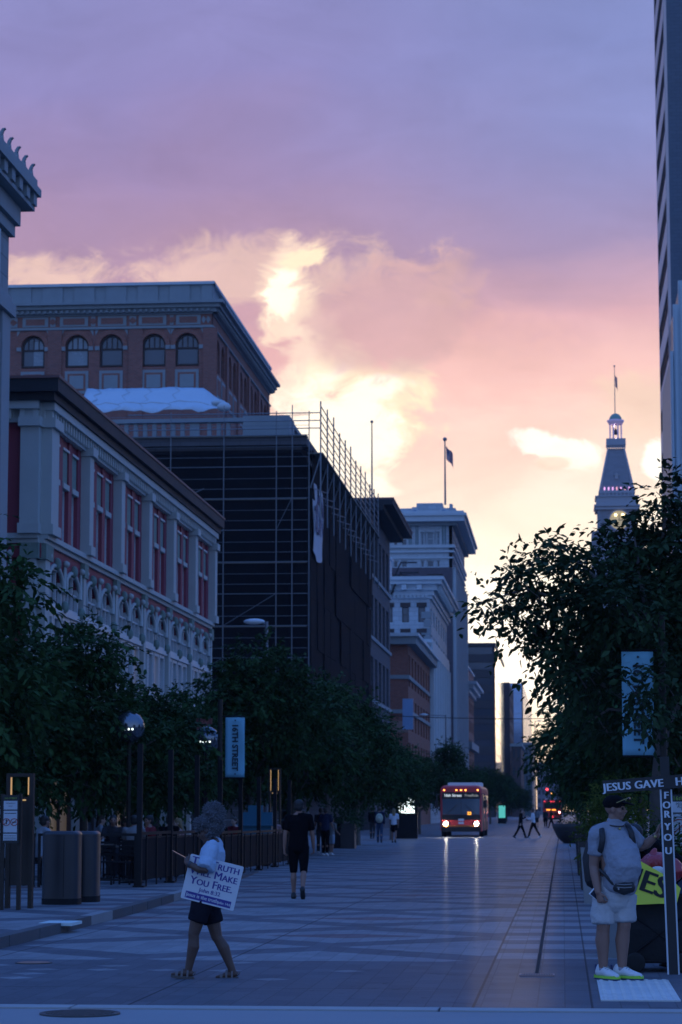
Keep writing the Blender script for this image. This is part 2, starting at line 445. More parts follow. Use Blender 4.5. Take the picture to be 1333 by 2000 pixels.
    h = t.m('ADD', n2, br.outputs['Fac']); t.L.new(h, bn.inputs['Height']); t.L.new(bn.outputs[0], b.inputs['Normal'])
    return m
MPAVE = paving_material()
MCONC = M('kerb_concrete', (.36, .355, .345), .8, var=.22, vs=2.5, bump=.3, bs=60)
MCONCD = M('grey_concrete', (.26, .26, .26), .8, var=.25, vs=2.0, bump=.3, bs=50)
MKERB = M('dark_kerb', (.085, .085, .09), .8, var=.3, vs=3, bump=.3, bs=50)
MROAD = M('road_concrete', (.27, .27, .275), .75, var=.2, vs=.5, bump=.25, bs=40)
MASPH = M('asphalt', (.055, .055, .058), .85, var=.25, vs=.6, bump=.3, bs=60)
MTACT = M('tactile_plate', (.58, .575, .55), .7, var=.22, vs=3.5, bump=.3, bs=40)
MIRON = M('cast_iron', (.09, .085, .085), .55, .4, var=.2, vs=8, bump=.4, bs=40)
MDARKGAP = M('dark_gap', (.01, .01, .01), .9, var=0)
g = MB(); g.box(-3000, 3000, -200, 5500, -.5, -.012, MASPH); struct(g.build('ground'))
g = MB(); g.box(-70, 70, -30, 19.7, -.1, .0, MROAD); struct(g.build('cross_street'))
g = MB(); g.box(-16, 16, 20.0, 900, -.1, .004, MPAVE); struct(g.build('street_paving'))
g = MB()
x = -40.0
while x < 40:
    g.box(x, x + 2.98, 19.703, 19.997, -.08, .012, MCONC); x += 3.0
struct(g.build('gutter_kerb'))
# left pavement with its kerb (slightly turned at the corner)
kerb_line = [(-6.5, 20.4), (-6.51, 24.5), (-6.53, 28.5), (-6.56, 32), (-6.66, 37.5), (-6.92, 44.5), (-7.25, 52), (-7.7, 60), (-8.0, 64)]
g = MB()
poly = [(-15.98, 20.4)] + kerb_line + [(-15.98, 64)]
n = len(poly)
def kz(yy): return .135 if yy < 48 else max(.012, .135 * (64 - yy) / 16)
vs = [(p[0], p[1], .0) for p in poly] + [(p[0] - (.16 if 0 < i <= len(kerb_line) else 0), p[1], kz(p[1])) for i, p in enumerate(poly)]
for a, b in zip(kerb_line[:-1], kerb_line[1:]): g.add([(-15.98, a[1], kz(a[1])), (a[0] - .16, a[1], kz(a[1])), (b[0] - .16, b[1], kz(b[1])), (-15.98, b[1], kz(b[1]))], [(0, 1, 2, 3)], MPAVE)
struct(g.build('pavement'))
g = MB()
for i in range(len(kerb_line) - 1):
    a, b = Vector((*kerb_line[i], 0)), Vector((*kerb_line[i + 1], 0)); L = (b - a).length; k = max(1, int(L / 1.5))
    for j in range(k):
        p = a.lerp(b, j / k + .004); q = a.lerp(b, (j + 1) / k - .004); zp, zq = kz(p.y) + .003, kz(q.y) + .003
        vs = [p, q, q - Vector((.165, 0, 0)), p - Vector((.165, 0, 0))]
        vs += [v + Vector((0, 0, zz)) for v, zz in zip(vs, (zp, zq, zq, zp))]
        g.add(vs, [(0,3,2,1),(4,5,6,7),(0,1,5,4),(1,2,6,5),(2,3,7,6),(3,0,4,7)], MKERB if (i * 3 + j) % 5 else MCONCD)
struct(g.build('kerb'))
# tactile plates at the crossing
def tactile(name, x0, x1, y0, y1, label):
    g = MB(); g.box(x0, x1, y0, y1, .0, .016, MTACT)
    nx = int((x1 - x0) / .075); ny = int((y1 - y0) / .075)
    for i in range(nx):
        for j in range(ny):
            cx = x0 + (i + .5) * (x1 - x0) / nx; cy = y0 + (j + .5) * (y1 - y0) / ny
            g.lathe([(.024, 0), (.02, .006), (.0001, .008)], MTACT, (cx, cy, .016), 6)
    tag(g.build(name), label, 'tactile plate')
pa, pb = gnd(1165, 1912), gnd(1172, 1947)
tactile('tactile_paving_plate', .30, .97, 20.85, 23.35, 'large white ribbed tactile plate under the shoes of the man in grey')
tactile('tactile_paving_plate', 1.02, 1.9, 20.25, 20.82, 'small white tactile plate cut off at the corner, beyond the larger plate')
# trench drain and grate
g = MB(); g.box(-.292, -.257, 24.05, 420, .002, .0075, MDARKGAP)
g.box(-.298, -.292, 24.05, 420, .002, .009, MIRON); g.box(-.257, -.251, 24.05, 420, .002, .009, MIRON)
tag(g.build('slot_drain'), 'thin dark slot drain running up the street between the pavers', 'drain')
t = thing('drain_grate', 'short rusty iron grate at the near end of the slot drain', 'drain grate', (-.27, 24.0, .004))
MRUST = M('rusty_iron', (.42, .25, .21), .6, .2, var=.2, vs=9)
g = MB(); g.box(-.15, .15, -.1, .1, 0, .004, MDARKGAP); g.build('pit', t, True)
g = MB(); g.box(-.17, .17, -.13, -.1, 0, .012, MRUST); g.box(-.17, .17, .1, .13, 0, .012, MRUST)
g.box(-.17, -.15, -.1, .1, 0, .012, MRUST); g.box(.15, .17, -.1, .1, 0, .012, MRUST)
for i in range(12): g.box(-.142 + i * .0245, -.13 + i * .0245, -.1, .1, .004, .011, MRUST)
g.build('bars', t, True)
def manhole(px0, px1, py, label, mat):
    a, b = gnd(px0, py), gnd(px1, py); c = (a + b) / 2; r = (b - a).length / 2
    t = thing('manhole_cover', label, 'manhole cover', (c.x, c.y, .0))
    g = MB(); g.lathe([(r, -.02), (r, .014), (r * .93, .014), (r * .93, -.02)], MIRON, n=40, smooth=False); g.build('rim', t, True)
    g = MB(); g.lathe([(r * .92, -.02), (r * .92, .011), (.001, .011)], mat, n=40, smooth=False)
    for i in range(-5, 6):
        w = math.sqrt(max(0, (r * .85) ** 2 - (i * r * .16) ** 2))
        g.box(-w, w, i * r * .16 - r * .03, i * r * .16 + r * .03, .008, .016, mat)
    g.build('lid', t, True)
manhole(78, 235, 1981, 'wide dark manhole cover in the pale concrete strip before the paving', MIRON)
manhole(30, 102, 1882, 'small rusty manhole cover in the dark paving near the kerb', MRUST)
MTACT2 = M('pale_tile', (.55, .66, .64), .6, var=.1)
p = gnd(136, 1801, .135)
p.x -= .12
g = MB(); g.box(p.x - .22, p.x + .22, p.y - .35, p.y + .35, .10, .139, MTACT2)
tag(g.build('pale_paver'), 'pale square paver set in the pavement by the kerb, before the bins', 'paver')
# ------------------------------------------------------------------ building materials
MCREAM = M('cream_terracotta', (.43, .45, .425), .75, var=.16, vs=.8, bump=.2, bs=12)
MREDW = M('oxblood_wall', (.26, .045, .065), .75, var=.2, vs=1.0)
MWFRAME = M('white_frame', (.52, .54, .54), .6, var=.08)
MGLASS = M('window_glass', (.07, .085, .11), .07, .25, var=0, spec=.8)
MGLASSB = M('window_blind', (.20, .25, .29), .25, var=.12, vs=.7, spec=.8)
MROOFD = M('dark_roof', (.025, .025, .03), .8, var=.2)
MROOFR = M('roof_edge_red', (.20, .10, .09), .7, var=.2)
MGREENT = M('green_relief', (.19, .25, .21), .85, var=.45, vs=7, bump=.9, bs=14)
MBRICK = M('red_brick', (.33, .105, .075), .85, kind='brick', var=.2, vs=.4)
MBRICK2 = M('deep_red_brick', (.36, .105, .065), .85, kind='brick', var=.2, vs=.3)
MSTONE = M('grey_stone', (.27, .30, .31), .8, kind='stone', var=.15, vs=.5)
MSTONEP = M('plain_stone', (.27, .30, .31), .8, var=.18, vs=.9, bump=.2, bs=10)
MSTONEW = M('white_stone', (.52, .57, .60), .75, kind='stone', var=.12, vs=.3)
MSTONEWP = M('white_trim', (.55, .60, .62), .7, var=.14, vs=.8)
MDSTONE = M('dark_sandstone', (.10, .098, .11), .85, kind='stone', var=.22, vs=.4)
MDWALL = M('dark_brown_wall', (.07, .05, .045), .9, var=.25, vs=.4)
MSTEEL = M('scaffold_tube', (.19, .21, .235), .45, .4, var=.15)
MPLANK = M('scaffold_plank', (.19, .17, .14), .85, var=.3, vs=3)
MLITW = E('lit_window', (1.0, .55, .22), 1.3)
MTARP = M('white_tarp', (.50, .56, .60), .5, var=.1, vs=.6, bump=.5, bs=2.5)
# ------------------------------------------------------------------ building A: corner with the flame-crested cornice
XF = -16.0
SW = street_wall(XF)
def building_a():
    Y1 = Yx(14, XF, 700); Y0 = Y1 - 22
    zt = Zat(375, Y1, 78); zc = Zat(404, Y1, 30)
    t = thing('corner_building', 'pale stone corner building with a flame crested overhanging cornice', 'building', (XF - 8, Y0, 0))
    w = MB(); w.box(XF - 16, XF, Y0, Y1, 0, zc, MSTONE)
    for k in range(8):
        u = Y1 - .05 - k * 2.9; w.fbox(SW, u - 1.0, u, 0, zc - 3.3, 0, .10, MSTONEP)
    w.build('wall', t)
    c = MB()
    for (z0, z1, d) in ((zc - 3.3, zc - 2.95, .22), (zc - 2.95, zc - 2.7, .12), (zc - .9, zc - .55, .16), (zc - .55, zc, .3)):
        c.fbox(SW, Y0, Y1 + d * .6, z0, z1, 0, d, MSTONEP)
    c.fbox(SW, Y0, Y1 + .62, zc, zc + .12, -14, .62, MSTONEP)
    c.fbox(SW, Y0, Y1 + .75, zc + .45, zc + .68, -14, .78, MSTONEP)
    c.fbox(SW, Y0, Y1 + .65, zc + .68, zc + .95, -14, .68, MSTONEP)
    c.build('cornice', t)
    b = MB(); k = 0
    while k < 18:
        u = Y1 + .55 - k * .95; b.fbox(SW, u - .42, u, zc + .12, zc + .45, .05, .70, MSTONEP); k += 1
    build_each(b, 'bracket', t)
    for k in range(9):
        u = Y1 + .45 - k * .95; a = MB(); sc_ = .42
        pr = [(-.22, 0), (.22, 0), (.27, .2), (.15, .36), (.10, .62), (.20, .92), (.34, 1.06), (.14, 1.04), (-.02, .82), (-.10, .5), (-.14, .34), (-.27, .2)]
        a.fpoly(((XF + .50, u, zc + .95), (1, 0, 0), (0, -1, 0)), [(px_ * sc_, pz_ * sc_) for px_, pz_ in pr], -.08, .08, MSTONEP)
        a.fpoly(((XF + .50, u, zc + .95), (0, 1, 0), (1, 0, 0)), [(-.2, 0), (.2, 0), (.1, .16), (.03, .28), (-.03, .28), (-.1, .16)], -.07, .07, MSTONEP)
        a.build('crest_ornament', t)
    for k in range(6):
        u = Y1 - 1.2 - k * 2.9
        window(t, SW, u - 1.5, u - .2, zc - 2.6, zc - 1.0, .01, MSTONEWP, MGLASS, 1, 2)
        window(t, SW, u - 1.6, u - .1, zc - 7.2, zc - 4.0, .01, MSTONEWP, MGLASS, 1, 2)
        window(t, SW, u - 1.6, u - .1, zc - 12.2, zc - 8.6, .01, MSTONEWP, MGLASS, 1, 2)
building_a()
# ------------------------------------------------------------------ building B: cream piers and oxblood walls
def building_b():
    XB = XF - .40
    YA = 74.9; bw = 6.05; NB = 6; YB = YA + bw * NB + .8
    zr = Zat(737, YA - .7, 130); zsof, zfr, zsill = zr - .42, Zat(818, YA, 85), Zat(1042, YA, 85)
    zarch0, zarch1, ztr = zsill - .75, zsill - 1.5, zsill - 2.15
    t = thing('terracotta_building', 'three storey building with cream piers, oxblood walls and dark overhanging roof', 'building', (XB - 10, YA, 0))
    FR = front_wall(YA)
    x0 = XB - 20
    w = MB()
    w.box(x0, XB - .5, YA + .5, YB, 0, zsof, MREDW)                         # core, glass layer stands proud of it
    w.build('wall', t)
    r = MB(); ov = .66
    r.box(x0, XB + ov, YA - ov, YB + .2, zsof + .0, zr, MROOFD)
    r.box(x0, XB + ov + .04, YA - ov - .04, YB + .24, zr, zr + .09, MROOFR)
    # sloped soffit band
    r.box(x0, XB + .5, YA - .5, YB + .1, zsof - .25, zsof, MROOFD)
    r.build('roof', t)
    def side(fr, ustart, nb, sgn, front=False):
        """one elevation; u runs ustart + sgn * s"""
        def U(a): return ustart + sgn * a
        def fb(m, a, b, z0, z1, d0, d1, mat):
            p, q = sorted((U(a), U(b))); m.fbox(fr, p, q, z0, z1, d0, d1, mat)
        fz = MB(); pb = MB(); L = nb * bw + .8
        e0 = .02 if front else 0.0
        # frieze with arcaded corbel
        fb(fz, e0, L, zfr, zsof - .25, -.45, .10, MCREAM)
        fb(fz, e0, L, zfr - .12, zfr, -.45, .2, MCREAM)
        fb(fz, e0, L, zsof - .5, zsof - .25, .1, .42, MCREAM)
        k = 0
        while k * .42 < L - .3:
            fb(fz, k * .42 + .08, k * .42 + .22, zsof - .82, zsof - .5, .1, .34, MCREAM)
            fb(fz, k * .42 + .26, k * .42 + .32, zfr + .08, zsof - .95, .1, .14, MCREAM); k += 1
        # sill band, ogee band, transom
        fb(fz, e0, L, zsill - .16, zsill, -.45, .26, MCREAM); fb(fz, e0, L, zsill - .3, zsill - .16, -.45, .14, MCREAM)
        fb(fz, e0, L, zarch0, zsill - .3, -.5, .04, MREDW)
        fb(fz, e0, L, ztr - .18, ztr, -.45, .08, MWFRAME)
        fb(fz, e0, L, 3.4, ztr - 2.2, -.45, .1, MCREAM); fb(fz, e0, L, ztr - 2.2, ztr - 2.0, -.45, .22, MCREAM)
        fz.build('frieze', t)
        for k in range(nb + 1):
            c = (.30 if front else .62) + k * bw; hw = .30 if front else (.56 if k == 0 else .34)
            p = MB()
            fb(p, c - hw, c + hw, zsill, zfr - .12, -.5, .34, MCREAM)
            fb(p, c - hw * .7, c + hw * .7, zfr, zsof - .5, .1, .3, MCREAM)
            fb(p, c - hw * 1.2, c + hw * 1.2, zfr - .28, zfr + .02, -.4, .46, MCREAM)
            fb(p, c - hw * 1.15, c + hw * 1.15, zsill - .02, zsill + .3, -.4, .42, MCREAM)
            fb(p, c - hw * 1.0, c + hw * 1.0, zsill - .8, zsill - .3, -.02, .2, MGREENT)
            fb(p, c - hw * .6, c + hw * .6, 0, zsill - .8, -.5, .14, MCREAM)
            p.build('pier', t)
        for k in range(nb):
            c0 = .30 if front else .62; a = c0 + k * bw + (.58 if k == 0 and not front else (.30 if front else .35)); b = c0 + (k + 1) * bw - (.30 if front else .35)
            # upper floor: three tall windows between oxblood mullions
            red = MB(); mw = .58 if front else .54; n3 = 3; ww = (b - a - mw * 4) / n3
            for i in range(n3 + 1):
                s0 = a + i * (ww + mw); fb(red, s0, s0 + mw, zsill, zfr - .12, -.5, .02, MREDW)
            fb(red, a + mw, b - mw, zfr - .42, zfr - .12, -.5, -.04, MREDW)
            red.build('mullion_wall', t)
            for i in range(n3):
                s0 = a + mw + i * (ww + mw); s1 = s0 + ww; p, q = sorted((U(s0), U(s1)))
                wd = window(t, fr, p, q, zsill, zfr - 1.78, -.26, MWFRAME, MGLASSB if (k * 3 + i) % 4 else MGLASS, 1, 2, fw=.10, depth=.14)
                rl = MB(); rl.fbox(fr, p + .04, q - .04, zfr - 1.6, zfr - .5, -.4, -.03, MGREENT)
                rl.fbox(fr, p, q, zfr - 1.78, zfr - 1.6, -.4, .06, MCREAM); rl.fbox(fr, p, q, zfr - .5, zfr - .42, -.4, .05, MWFRAME)
                rl.build('relief_panel', t)
            # ogee arched windows
            for i in range(2):
                m0 = .62 + k * bw + .3; half = (bw - .6) / 2
                s0 = m0 + i * (half + .3) - (0 if i == 0 else .3) ; s1 = s0 + half - .15
                p, q = sorted((U(s0 + .12), U(s1 - .12))); cu = (p + q) / 2; hw = (q - p) / 2
                og = MB()
                zs = zarch1 - .05; ry = .72
                for j in range(10):
                    a0, a1 = math.pi * j / 10, math.pi * (j + 1) / 10
                    q4 = [(cu + hw * math.cos(a0), zs + ry * math.sin(a0)), (cu + hw * math.cos(a0), zarch0 + .02), (cu + hw * math.cos(a1), zarch0 + .02), (cu + hw * math.cos(a1), zs + ry * math.sin(a1))]
                    og.fpoly(fr, q4, -.5, .03, MREDW)
                pts = []
                for j in range(13):
                    a1 = math.pi * j / 12; pts.append((cu + hw * 1.02 * math.cos(a1), zs + (ry + .02) * math.sin(a1)))
                for j in range(12):
                    (ua, za), (ub, zb) = pts[j], pts[j + 1]
                    og.tube([(Vector(fr[0]) + Vector(fr[1]) * ua + Vector(fr[2]) * .05 + Vector((0, 0, za))), (Vector(fr[0]) + Vector(fr[1]) * ub + Vector(fr[2]) * .05 + Vector((0, 0, zb)))], .075, MCREAM, 6)
                # ogee flick and finial on each side of the arch
                for sg in (-1, 1):
                    f0 = cu + sg * hw * 1.06
                    q3 = [(f0 - sg * .14, zarch1 - .1), (f0 - sg * .02, zarch1 + .25), (f0 + sg * .05, zarch1 + .6), (f0 + sg * .05, zsill - .7)]
                    og.tube([Vector(fr[0]) + Vector(fr[1]) * a2 + Vector(fr[2]) * .08 + Vector((0, 0, z2)) for a2, z2 in q3], [.10, .075, .05, .04], MCREAM, 6)
                    c3 = Vector(fr[0]) + Vector(fr[1]) * (f0 + sg * .05) + Vector(fr[2]) * .12 + Vector((0, 0, zsill - .62)); og.ball(c3, .11, MCREAM, 8)
                c3 = Vector(fr[0]) + Vector(fr[1]) * cu + Vector(fr[2]) * .1 + Vector((0, 0, zsill - .75)); og.ball(c3, .15, MGREENT, 8, (1, 1, 1.4))
                c3 = Vector(fr[0]) + Vector(fr[1]) * (cu + hw * 1.15) + Vector(fr[2]) * .1 + Vector((0, 0, zarch1 - .55)); og.ball(c3, .14, MGREENT, 8, (1, 1, 1.5))
                og.build('ogee_arch', t)
                window(t, fr, p, q, ztr, zs + ry - .02, -.12, MWFRAME, MGLASS, 3, 2, fw=.11, depth=.14)
                mid = (p + q) / 2
                for (pp, qq, e) in ((p - .1, mid - .06, 0), (mid + .06, q + .1, 1)):
                    lit = (k == 2 and i == 1 and e == 1) or (k == 3 and i == 1 and e == 0)
                    window(t, fr, pp, qq, ztr - 1.98, ztr - .2, -.14, MWFRAME, MLITB if lit else MGLASSB, 1, 1, fw=.13, depth=.14)
            # shop front at street level
            p, q = sorted((U(a), U(b)))
            window(t, fr, p, q, .4, 3.35, -.3, MDWALL, MSHOP if k % 2 == 0 else MGLASS, 3, 2, fw=.12, depth=.14, name='shopfront')
    side(street_wall(XB), YA, NB, 1)
    side(FR, XB, 2, -1, True)
    # sign board on the shop front
    return t
MLITB = M('curtained_lit_window', (.30, .34, .38), .25, var=.12, emit=(1.0, .62, .25), es=.055)
MSHOP = M('shop_light', (.2, .16, .1), .3, var=.2, emit=(1.0, .66, .32), es=.05)
building_b()
# ------------------------------------------------------------------ building C: arched brick block behind the scaffold
def arch_window(par, fr, u0, u1, z0, zs, d, fm, pm):
    """round-headed window: jambs, curved head, meeting rail and pane"""
    c = (u0 + u1) / 2; r = (u1 - u0) / 2; f = MB(); w = .16
    f.fbox(fr, u0, u0 + w, z0, zs, d, d + .12, fm); f.fbox(fr, u1 - w, u1, z0, zs, d, d + .12, fm)
    f.fbox(fr, u0 + w, u1 - w, z0, z0 + w, d, d + .12, fm); f.fbox(fr, u0 + w, u1 - w, zs - .3, zs - .14, d, d + .1, fm)
    for i in range(10):
        a0, a1 = math.pi * i / 10, math.pi * (i + 1) / 10
        f.fpoly(fr, [(c + r * math.cos(a0), zs + r * math.sin(a0)), (c + r * math.cos(a1), zs + r * math.sin(a1)),
                     (c + (r - w) * math.cos(a1), zs + (r - w) * math.sin(a1)), (c + (r - w) * math.cos(a0), zs + (r - w) * math.sin(a0))], d, d + .12, fm)
    for k in (-1, 0, 1): f.fbox(fr, c + k * r * .45 - .04, c + k * r * .45 + .04, zs - .14, zs + r * .78, d, d + .08, fm)
    o = f.build('window', par)
    p = MB(); p.fbox(fr, u0 + w, u1 - w, z0 + w, zs, d - .03, d, pm)
    p.fpoly(fr, [(c + (r - w) * math.cos(math.pi * i / 12), zs + (r - w) * math.sin(math.pi * i / 12)) for i in range(13)], d - .03, d, pm)
    p.build('pane', o); return o
def building_c():
    YC = 206.0
    xr = at(422, 600, YC).x - .35; xl = at(-20, 600, YC).x; Yb = YC + 42
    z = lambda py: Zat(py, YC, 300)
    t = thing('arcaded_brick_building', 'tall red brick block with a row of arched windows, behind the scaffolded building', 'building', ((xl + xr) / 2, YC, 0))
    F = front_wall(YC); S = ((xr, 0, 0), (0, 1, 0), (1, 0, 0))
    ztop, zcor0, zcor1, zfr0, zsp, zwb, zpb, zbase = z(552), z(592), z(612), z(640), z(678), z(716), z(760), z(900)
    w = MB(); w.box(xl, xr - .6, YC + .6, Yb, 0, ztop - .6, MBRICK); w.build('wall', t)
    par = MB()
    for fr, a, b, sg in ((F, xl, xr, 0), (S, YC + .01, Yb, 1)):
        e = .0 if sg == 0 else .0
        par.fbox(fr, a + e, b, zcor0, ztop - .25, -.5, -.05, MSTONEP)
        n = 7
        for i in range(n + 1):
            c = a + (b - a) * i / n; par.fbox(fr, max(a, c - .9), min(b, c + .9), zcor0, ztop - .27, -.05, .08, MSTONEP)
        par.fbox(fr, a, b + (.25 if sg == 0 else 0), ztop - .25, ztop, -.6, .25, MSTONEWP)
    par.build('parapet', t)
    cor = MB(); DC = MB()
    for fr, a, b, sg in ((F, xl, xr, 0), (S, YC + .01, Yb, 1)):
        for (p, q, d) in ((zcor1 + .0, zcor1 + .35, .45), (zcor1 + .35, zcor0 - .25, .8), (zcor0 - .25, zcor0, 1.15)):
            cor.fbox(fr, a, b + (d if sg == 0 else 0), p, q, -.5, d, MSTONEP)
        cor.fbox(fr, a, b + (.12 if sg == 0 else 0), zfr0 - .1, zfr0 + .14, -.5, .12, MSTONEP)
        cor.fbox(fr, a, b + (.2 if sg == 0 else 0), zfr0 - .08, zfr0 + .04, .12, .2, MSTONEP)
        cor.fbox(fr, a, b + (.1 if sg == 0 else 0), zcor1 - .14, zcor1, -.5, .1, MSTONEP)
        u = a
        while u < b:                                       # dentils
            cor.fbox(fr, u, u + .22, zcor1 + .04, zcor1 + .3, .45, .64, MSTONEP); u += .5
    cor.build('cornice', t)
    # front: bays read from the photograph
    X = lambda px: at(px, 680, YC).x
    centres = [65, 151, 218, 301, 366]; hw = (X(389) - X(343)) / 2
    fz = MB(); uu = xl
    fz.fbox(F, xl, xr, zfr0 + .14, zcor1 - .14, -.5, 0, MBRICK)
    for a, b in ((18, 34), (44, 94), (98, 108), (117, 172), (178, 186), (191, 247), (253, 266), (271, 325), (332, 339), (344, 392)):
        A, B = X(a), X(b); z0, z1 = zfr0 + .22, zcor1 - .2
        fz.fbox(F, A, B, z0, z1, 0, .06, MSTONEP)
        if b - a > 30: fz.fbox(F, A + .3, B - .3, z0 + .16, z1 - .16, .06, .09, MBRICK)
        else:
            c = (A + B) / 2; m = (z0 + z1) / 2; fz.fpoly(F, [(c - .38, m), (c, m - .3), (c + .38, m), (c, m + .3)], .06, .1, MBRICK)
    for k in (398, 407):
        c = X(k); m = (zfr0 + zcor1) / 2; fz.fpoly(F, [(c - .2, m), (c, m - .34), (c + .2, m), (c, m + .34)], 0, .06, MSTONEP)
    fz.build('frieze', t)
    ar = MB(); cols = []
    zs = zsp + .15
    edges = [xl]
    wn = []
    prev = xl
    for c in centres + []:
        wn.append((X(c) - hw, X(c) + hw))
    for (a, b) in wn:
        ar.fbox(F, prev, a, zwb, zfr0 - .1, -.6, 0, MBRICK); prev = b
        ar.farch(F, a, b, zs, zfr0 - .1, -.6, 0, MBRICK, 12)
    ar.fbox(F, prev, xr, zwb, zfr0 - .1, -.6, 0, MBRICK)
    ar.fbox(F, xl, xr, zbase, zwb, -.6, 0, MBRICK)
    for (a, b) in wn:
        c = (a + b) / 2
        for i in range(14):
            a0, a1 = math.pi * i / 14, math.pi * (i + 1) / 14; r0, r1 = hw + .02, hw + .40
            ar.fpoly(F, [(c + r0 * math.cos(a0), zs + r0 * math.sin(a0)), (c + r1 * math.cos(a0), zs + r1 * math.sin(a0)),
                         (c + r1 * math.cos(a1), zs + r1 * math.sin(a1)), (c + r0 * math.cos(a1), zs + r0 * math.sin(a1))], 0, .12, MBRICK2)
        for sg in (-1, 1):
            ar.fbox(F, c + sg * (hw + .2) - .2, c + sg * (hw + .2) + .2, zs - .35, zs, 0, .14, MSTONEP)
            ar.fpoly(F, [(c + sg * (hw + .40), zs + .95), (c + sg * (hw + .40), zfr0 - .1), (c + sg * (hw * .85 + .25), zfr0 - .1)], 0, .05, MSTONEP)
    for px in (108, 266, 411):
        ar.fbox(F, X(px) - .62, X(px) + .62, zbase, zfr0 - .12, 0, .16, MBRICK)
    ar.build('arcade', t)
    panes = [MGLASS, MGLASSB, MGLASS, MGLASS, MGLASS]
    for (a, b), pm in zip(wn, panes): arch_window(t, F, a, b, zwb + .1, zs, -.4, MDWALL, pm)
    pn = MB(); A, B = wn[0]
    pn.fbox(F, (A + B) / 2, B - .2, zwb + .3, zs + .6, -.39, -.37, MGLASSB); pn.build('window_blind', t)
    for (a, b) in wn:
        p = MB(); zt2 = zwb - .3; p.fbox(F, a, b, zt2 - 2.0, zt2, 0, .08, MSTONEP)
        p.fbox(F, a + .25, b - .25, zt2 - 1.75, zt2 - .25, .08, .11, MBRICK2); p.fbox(F, a + .42, b - .42, zt2 - 1.58, zt2 - .42, .11, .14, MSTONEP)
        p.build('spandrel_panel', t)
    # street side
    sd = MB(); prev = YC + .01; ws = []
    nb = 5
    for k in range(nb):
        b0 = YC + 2.0 + k * 7.8
        for j in range(2):
            a = b0 + .9 + j * 3.1; ws.append((a, a + 2.3))
    for (a, b) in ws:
        sd.fbox(S, prev, a, zwb, zfr0 - .1, -.6, 0, MBRICK); prev = b; sd.farch(S, a, b, zs, zfr0 - .1, -.6, 0, MBRICK, 8)
    sd.fbox(S, prev, Yb, zwb, zfr0 - .1, -.6, 0, MBRICK); sd.fbox(S, YC + .01, Yb, zbase, zwb, -.6, 0, MBRICK); sd.fbox(S, YC + .01, Yb, zfr0 + .14, zcor1 - .14, -.5, 0, MBRICK)
    for k in range(nb + 1): sd.fbox(S, YC + 1.3 + k * 7.8 - .6, YC + 1.3 + k * 7.8 + .6, zbase, zfr0 - .12, 0, .2, MBRICK)
    sd.build('side_arcade', t)
    for (a, b) in ws:
        arch_window(t, S, a, b, zwb + .1, zs, -.4, MDWALL, MGLASS)
        p = MB(); p.fbox(S, a, b, zwb - 2.3, zwb - .3, 0, .08, MSTONEP); p.fbox(S, a + .3, b - .3, zwb - 2.0, zwb - .6, .08, .12, MBRICK2); p.build('spandrel_panel', t)
building_c()
